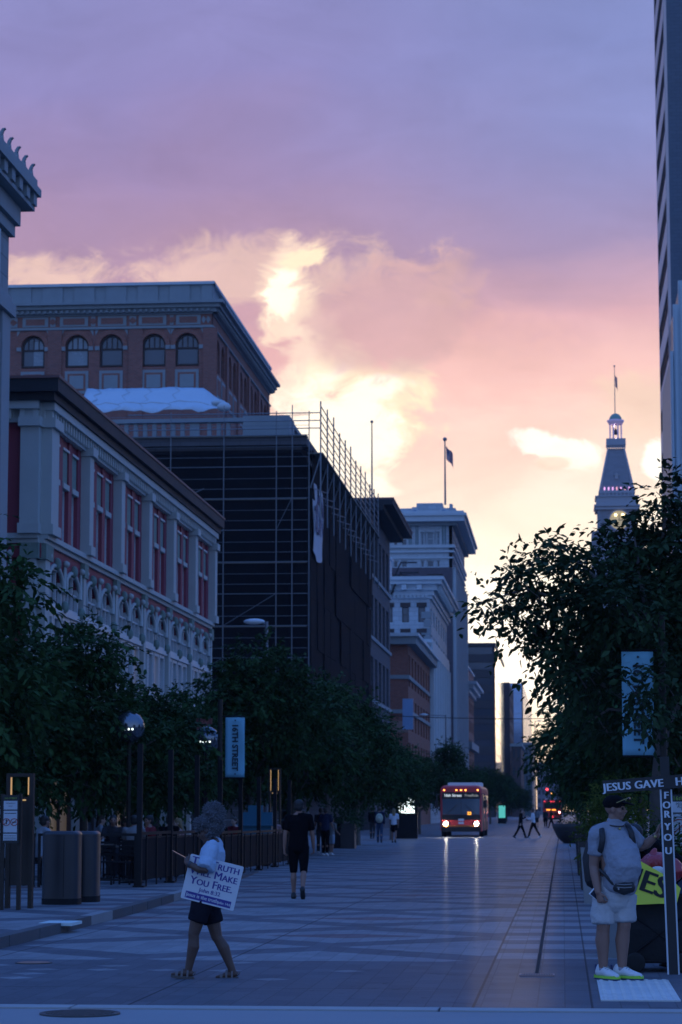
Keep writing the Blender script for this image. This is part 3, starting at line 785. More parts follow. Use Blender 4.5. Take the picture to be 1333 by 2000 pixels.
# ------------------------------------------------------------------ building D: under scaffold and dark netting
def net_material():
    m = bpy.data.materials.new('scaffold_net'); m.use_nodes = True; t = NT(m.node_tree); b = t.N['Principled BSDF']
    b.inputs['Base Color'].default_value = (.009, .009, .012, 1); b.inputs['Specular IOR Level'].default_value = .1; b.inputs['Roughness'].default_value = .8
    oc = t.n('ShaderNodeTexCoord').outputs['Object']
    n = t.noise(oc, .25, 5, .6, .3)
    tr = t.n('ShaderNodeBsdfTransparent'); mx = t.n('ShaderNodeMixShader')
    t.L.new(t.mr(n, .3, .7, .55, .86), mx.inputs[0]); t.L.new(tr.outputs[0], mx.inputs[1]); t.L.new(b.outputs[0], mx.inputs[2])
    t.L.new(mx.outputs[0], t.N['Material Output'].inputs['Surface']); return m
MNET = net_material()
def building_d():
    Xs = XF                                     # scaffold plane
    YD = Yx(604, Xs, 900); YE = Yx(722, Xs, 1150)
    zc = Zat(850, YD, 604); zb = Zat(806, YD, 604)
    xl = at(225, 850, YD).x - 14
    t = thing('scaffolded_building', 'dark building with stone balustrade wrapped in black net and scaffolding', 'building', (Xs - 12, YD, 0))
    bw = MB(); y0, y1, x1 = YD + 1.6, YE - .3, Xs - 1.5
    F = front_wall(y0); S = ((x1, 0, 0), (0, 1, 0), (1, 0, 0))
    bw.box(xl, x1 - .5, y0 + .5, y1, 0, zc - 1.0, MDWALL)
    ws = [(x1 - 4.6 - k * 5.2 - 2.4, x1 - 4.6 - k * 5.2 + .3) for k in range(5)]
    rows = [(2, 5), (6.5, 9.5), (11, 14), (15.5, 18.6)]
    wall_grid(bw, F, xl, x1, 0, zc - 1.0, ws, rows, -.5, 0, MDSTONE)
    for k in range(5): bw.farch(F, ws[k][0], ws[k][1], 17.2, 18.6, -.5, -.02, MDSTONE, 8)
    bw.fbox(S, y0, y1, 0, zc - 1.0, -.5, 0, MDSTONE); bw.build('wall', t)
    for k in range(4):
        for r, (p, q) in enumerate(rows):
            window(t, F, ws[k][0], ws[k][1], p, q, -.4, MDWALL, MBROWNL if (k, r) in ((1, 3), (2, 3), (1, 2)) else MGLASS, 2, 2, fw=.14)
    c = MB(); c.box(xl, x1 + .9, y0 - .9, y1, zc - 1.0, zc - .55, MDSTONE); c.box(xl, x1 + 1.3, y0 - 1.3, y1, zc - .55, zc, MDSTONE); c.build('cornice', t)
    bal = MB()
    zb0, zb1 = zc, zb
    def balus(fr, a, b):
        bal.fbox(fr, a, b, zb0, zb0 + .3, -.5, 0, MSTONEP); bal.fbox(fr, a, b, zb1 - .28, zb1, -.55, .05, MSTONEP)
        u = a + .3; k = 0
        while u < b - .6:
            bal.fbox(fr, u, u + (.62 if k % 9 == 0 else .26), zb0 + .3, zb1 - .28, -.4, -.1, MSTONEP); u += 1.15 if k % 9 == 0 else .62; k += 1
    balus(F, xl, x1 - 3.0); balus(S, y0 + 3, y1)
    bal.box(x1 - 3.0, x1 + .05, y0 - .05, y0 + 3.0, zb0, zb1 + .12, MSTONEP); bal.build('balustrade', t)
    ped = MB(); ped.box(x1 - 3.3, x1 + .3, y0 + 3.0, y1, zb0, zb0 + .8, MDSTONE); ped.build('roof_kerb', t)
    # netting in front of both elevations
    NF = front_wall(YD); NS = ((Xs, 0, 0), (0, 1, 0), (1, 0, 0))
    ts = thing('scaffold', 'steel tube scaffold with guard rails rising over the netted building', 'scaffold', (Xs, YD, 0))
    n1 = MB(); n1.fbox(NF, xl, Xs - .1, 2.5, zc - .9, -.16, -.13, MNET); n1.build('net_front', ts)
    n2 = MB(); prev = YD; k = 0; rnd = random.Random(4)
    segs = 12
    for i in range(segs):                       # slightly billowing dark sheets
        a = YD + (YE - YD) * i / segs; b = YD + (YE - YD) * (i + 1) / segs
        [n2.fbox(NS, a + .02, b - .02, 2.5 + (zc - 3.4) * jj / 7, 2.5 + (zc - 3.4) * (jj + 1) / 7 - .03, dd, dd + .03, MNETD) for jj in range(7) for dd in (.06 + .16 * rnd.random(),)]
    n2.build('net_side', ts)
    up = MB(); lev = [1.0 + 2.05 * i for i in range(int((zc - .6) / 2.05) + 1)]
    ztopF = zc + 1.6
    xs = [at(px, 1000, YD).x for px in (333, 437, 540, 571, 604)] + [xl + 2, xl + 7]
    for i, x in enumerate(xs): up.tube([(x, YD, 0), (x, YD, (ztopF if i < 5 else zc) + .4 * (i % 2))], .034, MSTEEL, 6, cap=False)
    ys = [YD + (YE - YD) * i / 11 for i in range(12)]
    hs = [Zat(790, ys[0], 627)] * 12
    for i, y in enumerate(ys): up.tube([(Xs + .75, y, zc - 5.5), (Xs + .75, y, zc + 2.2 + .4 * ((i * 7) % 3) / 2)], .05, MSTEEL, 6, cap=False)
    build_each(up, 'standard', ts)
    rl = MB(); pk0 = MB()
    for z in lev:
        for dz, rr in ((0, .026), (.62, .016), (1.28, .014)): rl.tube([(xl, YD - .06, z + dz), (Xs, YD - .06, z + dz)], rr, MSTEEL, 5)
    for z in (zc + .45, zc + .95, zc + 1.45): rl.tube([(at(250, 830, YD).x, YD - .06, z), (Xs + .75, YD - .06, z)], .035, MSTEEL, 6)
    for z in [zc + .5 * k - .6 for k in range(6)]: rl.tube([(Xs + .75, YD, z), (Xs + .75, YE, z)], .035, MSTEEL, 6)
    for n_, z in enumerate(lev[2:]):
        if n_ % 2 == 0: pk0.box(xl, Xs - .15, YD + .12, YD + .95, z - .07, z, MPLANK)
    for xa_, xb_, za_ in ((xs[0], xs[1], lev[8]), (xs[1], xs[2], lev[6]), (xs[2], xs[3], lev[9]), (xs[0], xs[1], lev[4])): rl.tube([(xa_, YD - .09, za_), (xb_, YD - .09, za_ + 2.05)], .018, MSTEEL, 5)
    build_each(pk0, 'walk_board', ts)
    rl.tube([(at(250, 830, YD).x - 3, YD - .1, zc - 7), (at(400, 830, YD).x, YD - .1, zc - 3.4)], .03, MSTEEL, 6)
    pk = MB()
    for i in range(11):
        a, b = ys[i], ys[i + 1]; pk.box(Xs - .1, Xs + .9, a + .05, b - .05, zc - 1.2, zc - 1.12, MPLANK)
        rl.tube([(Xs + .1, a, zc - 3.4), (Xs + .8, a, zc - 1.2)], .04, MSTEEL, 6); rl.tube([(Xs + .15, a, zc - 3.4), (Xs + .75, b, zc - 3.2)], .03, MSTEEL, 6)
    pk.box(at(540, 1000, YD).x, Xs, YD - .4, YD, lev[4] - .06, lev[4], MPLANK)
    build_each(pk, 'walk_board', ts); rl.build('ledgers', ts)
    # hanging banner with writing
    zt, zl = Zat(940, YD, 606), Zat(1075, YD, 606); yb = Yx(624, Xs, 1000)
    bn = thing('hanging_banner', 'pale advertising banner hanging from the top corner of the scaffold netting', 'banner', (Xs + .2, YD + .4, zl))
    b = MB(); L = yb - YD - .4; seg = 8; MBAN = M('banner_cloth', (.42, .46, .52), .7, var=.12, vs=.5); vs = []
    for j in range(9):
        for i in range(seg + 1):
            z = zl + (zt - zl) * j / 8 - (.4 * math.sin(math.pi * i / seg) if j == 0 else 0)
            vs.append((Xs + .24 + .05 * math.sin(i * 1.3 + j * .7), YD + .4 + L * i / seg, z))
    fs = [(j*(seg+1)+i, j*(seg+1)+i+1, (j+1)*(seg+1)+i+1, (j+1)*(seg+1)+i) for j in range(8) for i in range(seg)]
    b.add(vs, fs, MBAN, True)
    b.build('cloth', bn)
    MNAVY = M('navy_print', (.03, .04, .12), .7, var=.05)
    q = MB(); c0 = YD + .4 + L * .6; zz = zl + (zt - zl) * .62; pts = []
    for i in range(9): pts.append((c0 + L * .34 * math.cos(math.pi * i / 8), zz + 1.3 * math.sin(math.pi * i / 8)))
    for i in range(8): pts.append((c0 + L * .34 * math.cos(math.pi * (8 - i) / 8) - .3, zz + .75 * math.sin(math.pi * (8 - i) / 8)))
    q.fpoly(((Xs, 0, 0), (0, 1, 0), (1, 0, 0)), pts, .31, .33, MNAVY); q.build('printed_emblem', bn)
    lettering('SUN', L * .40, MNAVY, bn, (.13, L * .5, (zt - zl) * .48), (R(90), 0, R(90)), name='lettering', bold=.05)
    # sheeted roof tent
    tp = MB(); x0, x1b, x2 = at(170, 780, y0 + 8).x, at(400, 780, y0 + 8).x, at(452, 780, y0 + 8).x
    zt2, zb2 = Zat(757, y0 + 8, 400), Zat(812, y0 + 8, 400); vs = []; nx, ny = 26, 6; rnd = random.Random(2)
    for j in range(ny + 1):
        for i in range(nx + 1):
            f = i / nx; x = x0 + (x2 - x0) * f; h = zt2 if x < x1b else zt2 + (zb2 + .6 - zt2) * ((x - x1b) / (x2 - x1b)) ** .8
            g2 = j / ny; sag = .22 * abs(math.sin(f * 9)) * g2 ** 3
            vs.append((x, y0 + 8 - 5 * g2 ** 1.2 + .16 * math.sin(f * 41 + j * .6) * (.3 + g2), zb2 + (h - zb2) * (1 - g2) - .30 * g2 + .05 * math.sin(f * 37 + j * 1.7) * g2 - sag + rnd.uniform(-.05, .05)))
    fs = [(j*(nx+1)+i, j*(nx+1)+i+1, (j+1)*(nx+1)+i+1, (j+1)*(nx+1)+i) for j in range(ny) for i in range(nx)]
    tp.add(vs, fs, MTARP, True)
    tp.ball((x2 + .2, y0 + 3, zb2 - .25), .36, MTARP, 10, (1.3, 1, .9)); tp.ball((x2 - .2, y0 + 3.2, zb2 + .05), .34, MTARP, 9, (1.5, 1, .7))
    for q in (.10, .27, .46, .63): 
        i0 = int(q * nx); tp.tube([Vector(vs[j * (nx + 1) + i0 + (j % 2)]) + Vector((0, -.03, .03)) for j in range(ny + 1)], .03, MWFRAME, 4, cap=False)
    tp.tube([Vector(vs[4 * (nx + 1) + i]) + Vector((0, -.04, .03)) for i in range(nx + 1)], .035, MWFRAME, 4, cap=False)
    ob = tp.build('roof_tarpaulin'); md = ob.modifiers.new('t', 'SOLIDIFY'); md.thickness = .03
    tag(ob, 'billowing white tarpaulin sheeted over the roof behind the balustrade', 'tarpaulin')
MBROWNL = M('dim_lit_window', (.12, .06, .03), .4, var=.3, emit=(.9, .35, .12), es=.13)
MNETD = M('dense_black_net', (.0075, .0075, .010), .95, var=.35, vs=.35, spec=.1)
building_d()
# ------------------------------------------------------------------ building E: dark stone with deep eaves
def building_e():
    Y0 = Yx(722, XF, 1150) + .1; Y1 = Yx(762, XF, 1200)
    z1, z0 = Zat(975, Y0, 735), 0
    t = thing('deep_eaved_building', 'dark sandstone building with wide overhanging eaves beyond the scaffold', 'building', (XF - 9, Y0, 0))
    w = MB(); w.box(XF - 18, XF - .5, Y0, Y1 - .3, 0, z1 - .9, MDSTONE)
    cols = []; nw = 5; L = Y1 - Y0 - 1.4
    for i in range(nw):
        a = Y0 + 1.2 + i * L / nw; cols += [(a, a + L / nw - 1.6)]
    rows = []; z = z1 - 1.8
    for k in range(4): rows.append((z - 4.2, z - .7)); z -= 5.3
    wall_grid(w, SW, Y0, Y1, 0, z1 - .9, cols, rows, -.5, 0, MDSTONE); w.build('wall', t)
    for a, b in cols:
        for p, q in rows: window(t, SW, a, b, p, q, -.35, MDWALL, MGLASS, 2, 2, fw=.12)
    lg = MB()
    for p, q in rows: lg.fbox(SW, Y0, Y1 + .12, p - .45, p - .15, 0, .16, MSTONEP)
    lg.build('ledges', t)
    r = MB(); r.box(XF - 18, XF + 2.0, Y0, Y1 + 2.0, z1 - .45, z1, MROOFD); r.box(XF - 18, XF + 1.2, Y0, Y1 + 1.2, z1 - .9, z1 - .45, MROOFD)
    r.box(XF - 18, XF + 2.06, Y0, Y1 + 2.06, z1, z1 + .15, MROOFR); r.build('roof', t)
    p = MB(); y = (Y0 + Y1) / 2 - 5; xx = at(727, 950, y).x; zt = Zat(826, y, 727)
    p.tube([(xx, y, z1 - .1), (xx, y, zt)], [.09, .05], MSTEEL, 8); p.ball((xx, y, zt + .1), .14, MSTEEL, 8)
    tag(p.build('bare_flagpole'), 'bare flagpole standing on the roof of the deep eaved building', 'flagpole')
building_e()
# ------------------------------------------------------------------ far left row
def simple_building(name, label, Y0, Y1, top, wallm, nf, ns, rows_f, rows_s, fm=None, pm=None, X=None, width=18, cat='building', sill=True, sgn=-1, pier=.35, base=4.5, cornice=None):
    """a block standing on the street line with real openings to the street and to the camera side"""
    X = XF if X is None else X
    t = thing(name, label, cat, (X + sgn * width / 2, Y0, 0)); fm = fm or MDWALL; pm = pm or MGLASS
    xo = X + sgn * width; xa, xb = sorted((X - sgn * -.0, xo))
    S = ((X, 0, 0), (0, 1, 0), (-sgn, 0, 0)); F = front_wall(Y0)
    w = MB(); xi = X + sgn * .4
    w.box(min(xi, xo), max(xi, xo), Y0 + .4, Y1, 0, top, wallm)
    def cols(a, b, n): return [(a + (b - a) * (i + .5 - pier) / n, a + (b - a) * (i + .5 + pier) / n) for i in range(n)]
    def rows(n):
        h = (top - base - .6) / max(1, n); return [(base + h * i + .9, base + h * (i + 1) - .4) for i in range(n)]
    cs = cols(Y0, Y1, ns); rs = rows(rows_s); wall_grid(w, S, Y0, Y1, 0, top, cs, rs, -.4, 0, wallm)
    cf = cols(xa, xb, nf) if nf else []; rf = rows(rows_f) if nf else []
    wall_grid(w, F, xa, xb - (0 if sgn > 0 else .0), 0, top, cf, rf, -.4, -.003, wallm)
    w.build('wall', t)
    for cc, rr, fr in ((cs, rs, S), (cf, rf, F)):
        for a, b in cc:
            for p, q in rr: window(t, fr, a, b, p, q, -.3, fm, pm, 1, 2, fw=.1)
    return t, S, F, xa, xb
def cornice(t, X, Y0, Y1, z0, steps, mat, width=18, sgn=-1, name='cornice'):
    c = MB(); z = z0
    for h, d in steps:
        xa, xb = sorted((X - sgn * d, X + sgn * width)); c.box(xa, xb, Y0 - d, Y1, z, z + h, mat); z += h
    c.build(name, t); return z
# H: low red brick
Yh = Yx(797, XF, 1300); Yh1 = Yx(840, XF, 1300); zh = Zat(1240, Yh, 797)
t, S, F, xa, xb = simple_building('low_brick_building', 'low red brick building with pale flat cornice before the white block', Yh, Yh1, zh - 1.0, MBRICK2, 0, 8, 0, 3, X=XF, pier=.3)
c = MB(); c.box(xa, XF + .9, Yh - .9, Yh1, zh - 1.0, zh - .2, MSTONEP); c.box(xa, XF + 1.2, Yh - 1.2, Yh1, zh - .2, zh + .15, MSTONEWP); c.build('cornice', t)
c = MB(); zz = zh - 8.2
for z in (zh - 4.6, zh - 8.2): c.fbox(S, Yh, Yh1, z, z + .4, 0, .15, MSTONEP); c.fbox(F, xa, XF + .15, z, z + .4, 0, .15, MSTONEP)
c.fbox(F, xa, XF, zh - 10.2, zh - 9.0, 0, .08, M('faded_sign_band', (.33, .20, .16), .8)); c.build('string_course', t)
pnl = MB(); yy = Yx(775, XF, 1420); pnl.box(XF + .05, XF + 1.1, Yh - 9.4, Yh - 9.0, Zat(1425, Yh - 9, 775), Zat(1365, Yh - 9, 775), M('blue_sign', (.25, .40, .62), .5))
tag(pnl.build('projecting_sign'), 'pale blue projecting sign on the wall before the red brick building', 'sign')
# G: white building with bracketed cornice
Yg = Yx(840, XF, 1200); Yg1 = Yx(873, XF, 1200); zg = Zat(1128, Yg, 840)
t, S, F, xa, xb = simple_building('white_quoined_building', 'white painted office block with heavy bracketed cornice and quoins', Yg, Yg1, zg - 2.6, MSTONEW, 9, 7, 7, 7, X=XF, pier=.21)
ztop = cornice(t, XF, Yg, Yg1, zg - 2.6, [(.4, .25), (.6, .5), (.7, .9), (.5, 1.5), (.4, 1.8)], MSTONEWP)
b = MB()
for i in range(9): b.box(XF - 1.5 - i * 1.9, XF - .9 - i * 1.9, Yg - 1.4, Yg - .5, zg - 1.6, zg - .95, MSTONEWP)
for i in range(34): b.box(XF - .5 - i * .5, XF - .2 - i * .5, Yg - .5, Yg - .25, zg - 2.5, zg - 2.2, MSTONEWP)
for i in range(10): b.box(XF + .5, XF + 1.4, Yg + 1 + i * 3.5, Yg + 1.7 + i * 3.5, zg - 1.6, zg - .95, MSTONEWP)
build_each(b, 'bracket', t)
q = MB(); z = 5
while z < zg - 4.2: q.box(XF - .75 - .3 * (int(z) % 2), XF + .12, Yg - .14, Yg + .8, z, z + .8, MSTONEP); z += 1.0
q.build('quoins', t)
m = MB()
m.box(xa, XF + .3, Yg - .3, Yg1, zg - 8.0, zg - 7.6, MSTONEWP)
m.fbox(S, Yg, Yg1, zg - 9.2, zg - 8.0, 0, .35, MSTONEWP)
for i in range(8): m.fbox(S, Yg + (Yg1 - Yg) * i / 7 - .35, Yg + (Yg1 - Yg) * i / 7 + .35, 4, zg - 9.2, 0, .5, MSTONEWP)
m.build('pilasters', t)
hd = MB()
for i in range(9):
    for r in range(7):
        a = xa + (xb - xa) * (i + .29) / 9; bb = xa + (xb - xa) * (i + .71) / 9; h = (zg - 2.6 - 5.1) / 7; zt = 4.5 + h * (r + 1) - .4
        hd.fbox(F, a - .2, bb + .2, zt, zt + .5, 0, .18, MDWALL)
build_each(hd, 'window_head', t)
pb = MB(); pb.box(xa + 9.2, xa + 13.0, Yg + 1, Yg + 5, ztop, ztop + 2.4, MSTONEW); pb.box(xa + 9, xa + 13.2, Yg + .8, Yg + 5.2, ztop + 2.4, ztop + 2.7, MSTONEWP); pb.build('roof_house', t)
es = MB(); fx, fz = at(765, 1160, Yg - 1).x, Zat(1160, Yg - 1, 765); gx, gz = at(783, 1118, Yg - 1).x, Zat(1118, Yg - 1, 783)
for dy in (0, .9):
    es.tube([(fx, Yg - .5 - dy, fz), (gx, Yg - .5 - dy, gz)], .09, MROOFD, 6); es.tube([(fx, Yg - .5 - dy, fz + 1.2), (gx, Yg - .5 - dy, gz + 1.2), (gx + 2.0, Yg - .5 - dy, gz + 1.2)], .05, MROOFD, 6)
for i in range(9): f = i / 8; es.box(fx + (gx - fx) * f - .15, fx + (gx - fx) * f + .15, Yg - 1.4, Yg - .5, fz + (gz - fz) * f - .04, fz + (gz - fz) * f + .04, MROOFD)
es.box(gx, gx + 2.2, Yg - 1.4, Yg - .45, gz - .1, gz, MROOFD); es.build('fire_escape', t)
# F: tall brick shaft with a white ornate crown
Yf = Yx(884, XF, 1100); Yf1 = Yf + 46; zf = Zat(1010, Yf, 884); zlow = Zat(1108, Yf, 884)
MBRSH = M('dark_brick', (.145, .115, .135), .85, kind='brick', var=.15, vs=.3, col2=(.1, .09, .1))  # the shaft's own dark brick colour
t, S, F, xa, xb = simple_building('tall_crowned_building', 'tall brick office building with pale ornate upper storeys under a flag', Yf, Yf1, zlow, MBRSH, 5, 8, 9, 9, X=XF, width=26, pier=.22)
u = MB(); u.box(xa, XF - .5, Yf + .5, Yf1, zlow, zf, MSTONEW)
colsF = []
for c0 in (XF - 3.6, XF - 5.9, XF - 1.6): pass
px = lambda p: at(p, 1050, Yf).x
W3 = [(px(822), px(829)), (px(834), px(848)), (px(853), px(860))]
W2 = [(px(768), px(778)), (px(784), px(796))]
zA0, zA1, zB0, zB1 = Zat(1065, Yf, 850), Zat(1039, Yf, 850), Zat(1108, Yf, 850), Zat(1094, Yf, 850)
wall_grid(u, F, xa, XF, zlow, zf, sorted(W3 + W2), [(zB0, zB1), (zA0, zA1)], -.5, 0, MSTONEW)
cs = [(Yf + 3 + i * 5.4, Yf + 6 + i * 5.4) for i in range(8)]
wall_grid(u, S, Yf, Yf1, zlow, zf, cs, [(zB0, zB1), (zA0, zA1)], -.5, 0, MSTONEW); u.build('crown_wall', t)
for a, b in W3 + W2: window(t, F, a, b, zB0, zB1, -.35, MSTONEWP, MGLASS, 1, 1, fw=.14)
for a, b in W3: window(t, F, a, b, zA0, zA1, -.35, MSTONEWP, MGLASSB, 1, 2, fw=.16)
for a, b in W2: window(t, F, a, b, zA0, zA1, -.35, MSTONEWP, MGLASS, 1, 2, fw=.16)
for a, b in cs:
    for p, q in ((zB0, zB1), (zA0, zA1)): window(t, S, a, b, p, q, -.35, MSTONEWP, MGLASS, 1, 2, fw=.16)
fl = MB(); MGREY2 = M('green_grey_flute', (.20, .27, .27), .8, var=.15)
zq = Zat(1027, Yf, 850)
segs = [(xa, px(765)), (px(799), px(806)), (px(812), px(819)), (px(864), px(874))]
for a, b in segs:
    n = max(2, int((b - a) / .5))
    for i in range(n): fl.fbox(F, a + (b - a) * i / n, a + (b - a) * (i + .5) / n, zA0, zq, 0, .12, MGREY2)
fl.build('fluting', t)
hd = MB()
for a, b in W3: hd.fbox(F, a - .25, b + .25, zA1, zA1 + .22, 0, .2, MSTONEWP); hd.fbox(F, a - .25, a, zA0 - .2, zA1, 0, .2, MSTONEWP); hd.fbox(F, b, b + .25, zA0 - .2, zA1, 0, .2, MSTONEWP)
for a, b in W2:
    c = (a + b) / 2; r = (b - a) / 2
    hd.fpoly(F, [(c + r * math.cos(math.pi * i / 8), zA1 - .3 + r * math.sin(math.pi * i / 8)) for i in range(9)], 0, .06, MGLASS)
    for i in range(8):
        a0, a1 = math.pi * i / 8, math.pi * (i + 1) / 8
        hd.fpoly(F, [(c + r * math.cos(a0), zA1 - .3 + r * math.sin(a0)), (c + (r + .3) * math.cos(a0), zA1 - .3 + (r + .3) * math.sin(a0)), (c + (r + .3) * math.cos(a1), zA1 - .3 + (r + .3) * math.sin(a1)), (c + r * math.cos(a1), zA1 - .3 + r * math.sin(a1))], 0, .2, MSTONEWP)
hd.build('window_surrounds', t)
for (py0, py1, d, nm) in ((1072, 1068, .35, 0), (1083, 1080, .3, 0), (1094, 1092, .2, 0)):
    pass
mo = MB()
for py, h, d in ((1070, .45, .4), (1079, .3, .3), (1091, .25, .2)):
    z = Zat(py, Yf, 850); mo.box(xa, XF + d, Yf - d, Yf1, z, z + h, MSTONEWP)
mo.build('string_course', t)
c = MB(); z0 = zq
c.box(xa, XF + .7, Yf - .7, Yf1, z0, z0 + .5, MSTONEP); c.box(xa, XF + 1.9, Yf - 1.9, Yf1, z0 + .5, z0 + 1.3, MSTONEWP); c.box(xa, XF + 2.2, Yf - 2.2, Yf1, z0 + 1.3, z0 + 1.7, MSTONEWP)
zb = z0 + 1.7; zt = Zat(1004, Yf, 884)
c.box(xa, XF + 1.6, Yf - 1.6, Yf1, zb, zt, MSTONEW); c.box(xa, XF + 1.8, Yf - 1.8, Yf1, zt, zt + .3, MSTONEWP); c.build('cornice', t)
cf = MB(); F2 = front_wall(Yf - 1.6)
for a, b in ((xa, px(792)), (px(797), px(806)), (px(818), px(862)), (px(874), px(884))): cf.fbox(F2, a, b, zb + .35, zt - .35, 0, .1, MROOFD)
for p in (812, 868):
    for r, d, mt in ((.75, .12, MSTONEWP), (.5, .16, M('blue_roundel', (.12, .25, .42), .6))):
        cf.fpoly(F2, [(px(p) + r * math.cos(2 * math.pi * i / 16), (zb + zt) / 2 + r * math.sin(2 * math.pi * i / 16)) for i in range(16)], 0, d, mt)
cf.build('cornice_panels', t)
pr = MB(); z1 = zt + .3
pr.box(xa, XF + .5, Yf - .5, Yf + 1, z1, Zat(993, Yf, 860), MSTONEW); pr.box(px(806), px(868), Yf - .8, Yf + 1, z1, Zat(991, Yf, 860), MSTONEW)
pr.box(px(815), px(866), Yf - 1.0, Yf + 1.2, z1, Zat(984, Yf, 860), MSTONEW); pr.box(XF - .9, XF + .6, Yf - 1.0, Yf + 40, z1, Zat(995, Yf, 860), MSTONEW)
pr.box(px(879), px(885), Yf - 1.1, Yf + .8, z1, Zat(986, Yf, 860), MSTONEW); pr.build('parapet', t)
rh = MB(); rh.box(px(742), px(752), Yf + 4, Yf + 9, z1, Zat(981, Yf, 745), MSTONEP); rh.build('roof_house', t)
pil = MB()
for i in range(9):
    y = Yf + .3 + i * 5.6; pil.fbox(S, y, y + .35, 4, zlow, 0, .5, MSTONEWP); pil.fbox(S, y + .9, y + 1.2, 4, zlow, 0, .5, MSTONEWP)
    pil.fbox(S, y - .2, y + 1.4, zlow - .1, zB0 - .05, 0, .7, MSTONEWP)
pil.build('pilasters', t)
# flags
def flag_material():
    return (M('flag_red', (.42, .07, .10), .8, var=.1), M('flag_white', (.55, .52, .52), .8, var=.1), M('flag_navy', (.045, .05, .16), .8, var=.1))
def flagpole(label, base, top, r, Lf, Hf, droop, attach):
    t = thing('flagpole', label, 'flag', base)
    p = MB(); p.tube([(0, 0, 0), (0, 0, top - base[2])], [r, r * .6], MSTEEL, 8); p.build('pole', t, True)
    p = MB(); p.ball((0, 0, top - base[2] + r), r * 2, MSTEEL, 8); p.build('finial', t, True)
    f = MB(); nx, ny = 20, 26; rd, wh, nv = flag_material(); zt = attach - base[2]
    def P(i, j):
        a = i / nx; b = j / ny
        x = Lf * a * math.cos(droop) * (1 - .12 * a); z = zt - Hf * b - Lf * a * math.sin(droop) - .12 * Hf * math.sin(a * 6 + b) * a
        return (x + r + .05 * b, .14 * Lf * math.sin(a * 8.5 + b * 1.5) * (a ** .6), z)
    for j in range(ny):
        for i in range(nx):
            m = nv if (i < nx * .42 and j < 14) else (rd if (j // 2) % 2 == 0 else wh)
            f.add([P(i, j), P(i + 1, j), P(i + 1, j + 1), P(i, j + 1)], [(0, 1, 2, 3)], m, True)
    for a in range(5):
        for b in range(4):
            x, y, z = P(1.2 + a * 1.7, 1.6 + b * 3.2); f.ball((x, y - .03, z), Lf * .022, wh, 5)
    f.build('flag', t, True); return t
Bz = Zat(986, Yf + 2, 870)
flagpole('striped flag blowing on a white pole atop the tall crowned office building', (at(870, 980, Yf + 2).x, Yf + 2, Bz), Zat(860, Yf + 2, 870), .16, 1.75, 2.0, R(48), Zat(871, Yf + 2, 870))
# I: small brick with cornice beyond the crowned tower
Yi = Yx(912, XF, 1400); Yi1 = Yx(926, XF, 1400); zi = Zat(1352, Yi, 920)
t, S, F, xa, xb = simple_building('corniced_brick_building', 'small brick building with stone cornice half hidden by the crowned tower', Yi, Yi1, zi, MBRICK2, 0, 7, 0, 5, X=XF, pier=.25)
zt = cornice(t, XF, Yi, Yi1, zi, [(.6, .5), (.7, 1.2), (.5, 1.8)], MSTONEWP)
c = MB(); c.box(xa, XF, Yi, Yi1, zt, zt + 2.6, MBRICK2); c.box(xa, XF + .2, Yi - .2, Yi1, zt + 2.6, zt + 2.9, MSTONEWP); c.build('parapet', t)
c = MB(); c.box(xa, XF + .9, Yi - .9, Yi1, zi - 9.5, zi - 8.3, MSTONEP); c.build('string_course', t)
# J: dark modern block with glazed street side
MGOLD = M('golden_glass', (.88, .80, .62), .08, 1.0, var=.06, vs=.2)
MDARKB = M('dark_panel', (.02, .018, .02), .5, var=.25, vs=.2)
Yj = Yx(968, XF, 1400); Yj1 = Yx(985, XF, 1400); zj = Zat(1262, Yj, 968); xl = at(898, 1300, Yj).x
t = thing('dark_office_block', 'dark banded office block whose glazed street side glows gold', 'building', ((xl + XF) / 2, Yj, 0))
w = MB(); w.box(xl, XF - .3, Yj + .3, Yj1, 0, zj, MDARKB); F = front_wall(Yj); S = SW
h = (zj - 4) / 10
rws = [(4 + h * i + h * .45, 4 + h * (i + 1) - .1) for i in range(10)]
wall_grid(w, F, xl, XF, 0, zj, [(xl + .5, XF - .6)], rws, -.3, 0, M('dark_band', (.04, .034, .038), .6, var=.15)); w.build('wall', t)
for p, q in rws: window(t, F, xl + .5, XF - .6, p, q, -.25, MDARKB, MGLASS, 16, 1, fw=.12)
gw = MB(); gw.fbox(S, Yj, Yj1, 0, zj, -.3, 0, MGOLD)
for i in range(30): u = Yj + (Yj1 - Yj) * i / 29; gw.fbox(S, u - .06, u + .06, 0, zj, 0, .004, MGOLD)
for i in range(11): z = 4 + h * i; gw.fbox(S, Yj, Yj1, z - .08, z + .08, 0, .006, MDARKB)
gw.build('glazed_side', t)
c = MB(); c.box(xl, XF + .2, Yj - .2, Yj1, zj, zj + .8, MDARKB); c.build('parapet', t)
# K: brown slab
Yk = Yx(987, XF, 1450) + 2; Yk1 = Yk + 55; zk = Zat(1333, Yk, 990)
xk = at(996, 1400, Yk).x
MBROWN = M('brown_panel', (.075, .05, .05), .8, var=.2, vs=.1)
t, S, F, xa, xb = simple_building('brown_slab_building', 'narrow dark brown slab just beyond the glowing office block', Yk, Yk1, zk, MBROWN, 0, 10, 0, 9, X=xk, width=22, pier=.2)
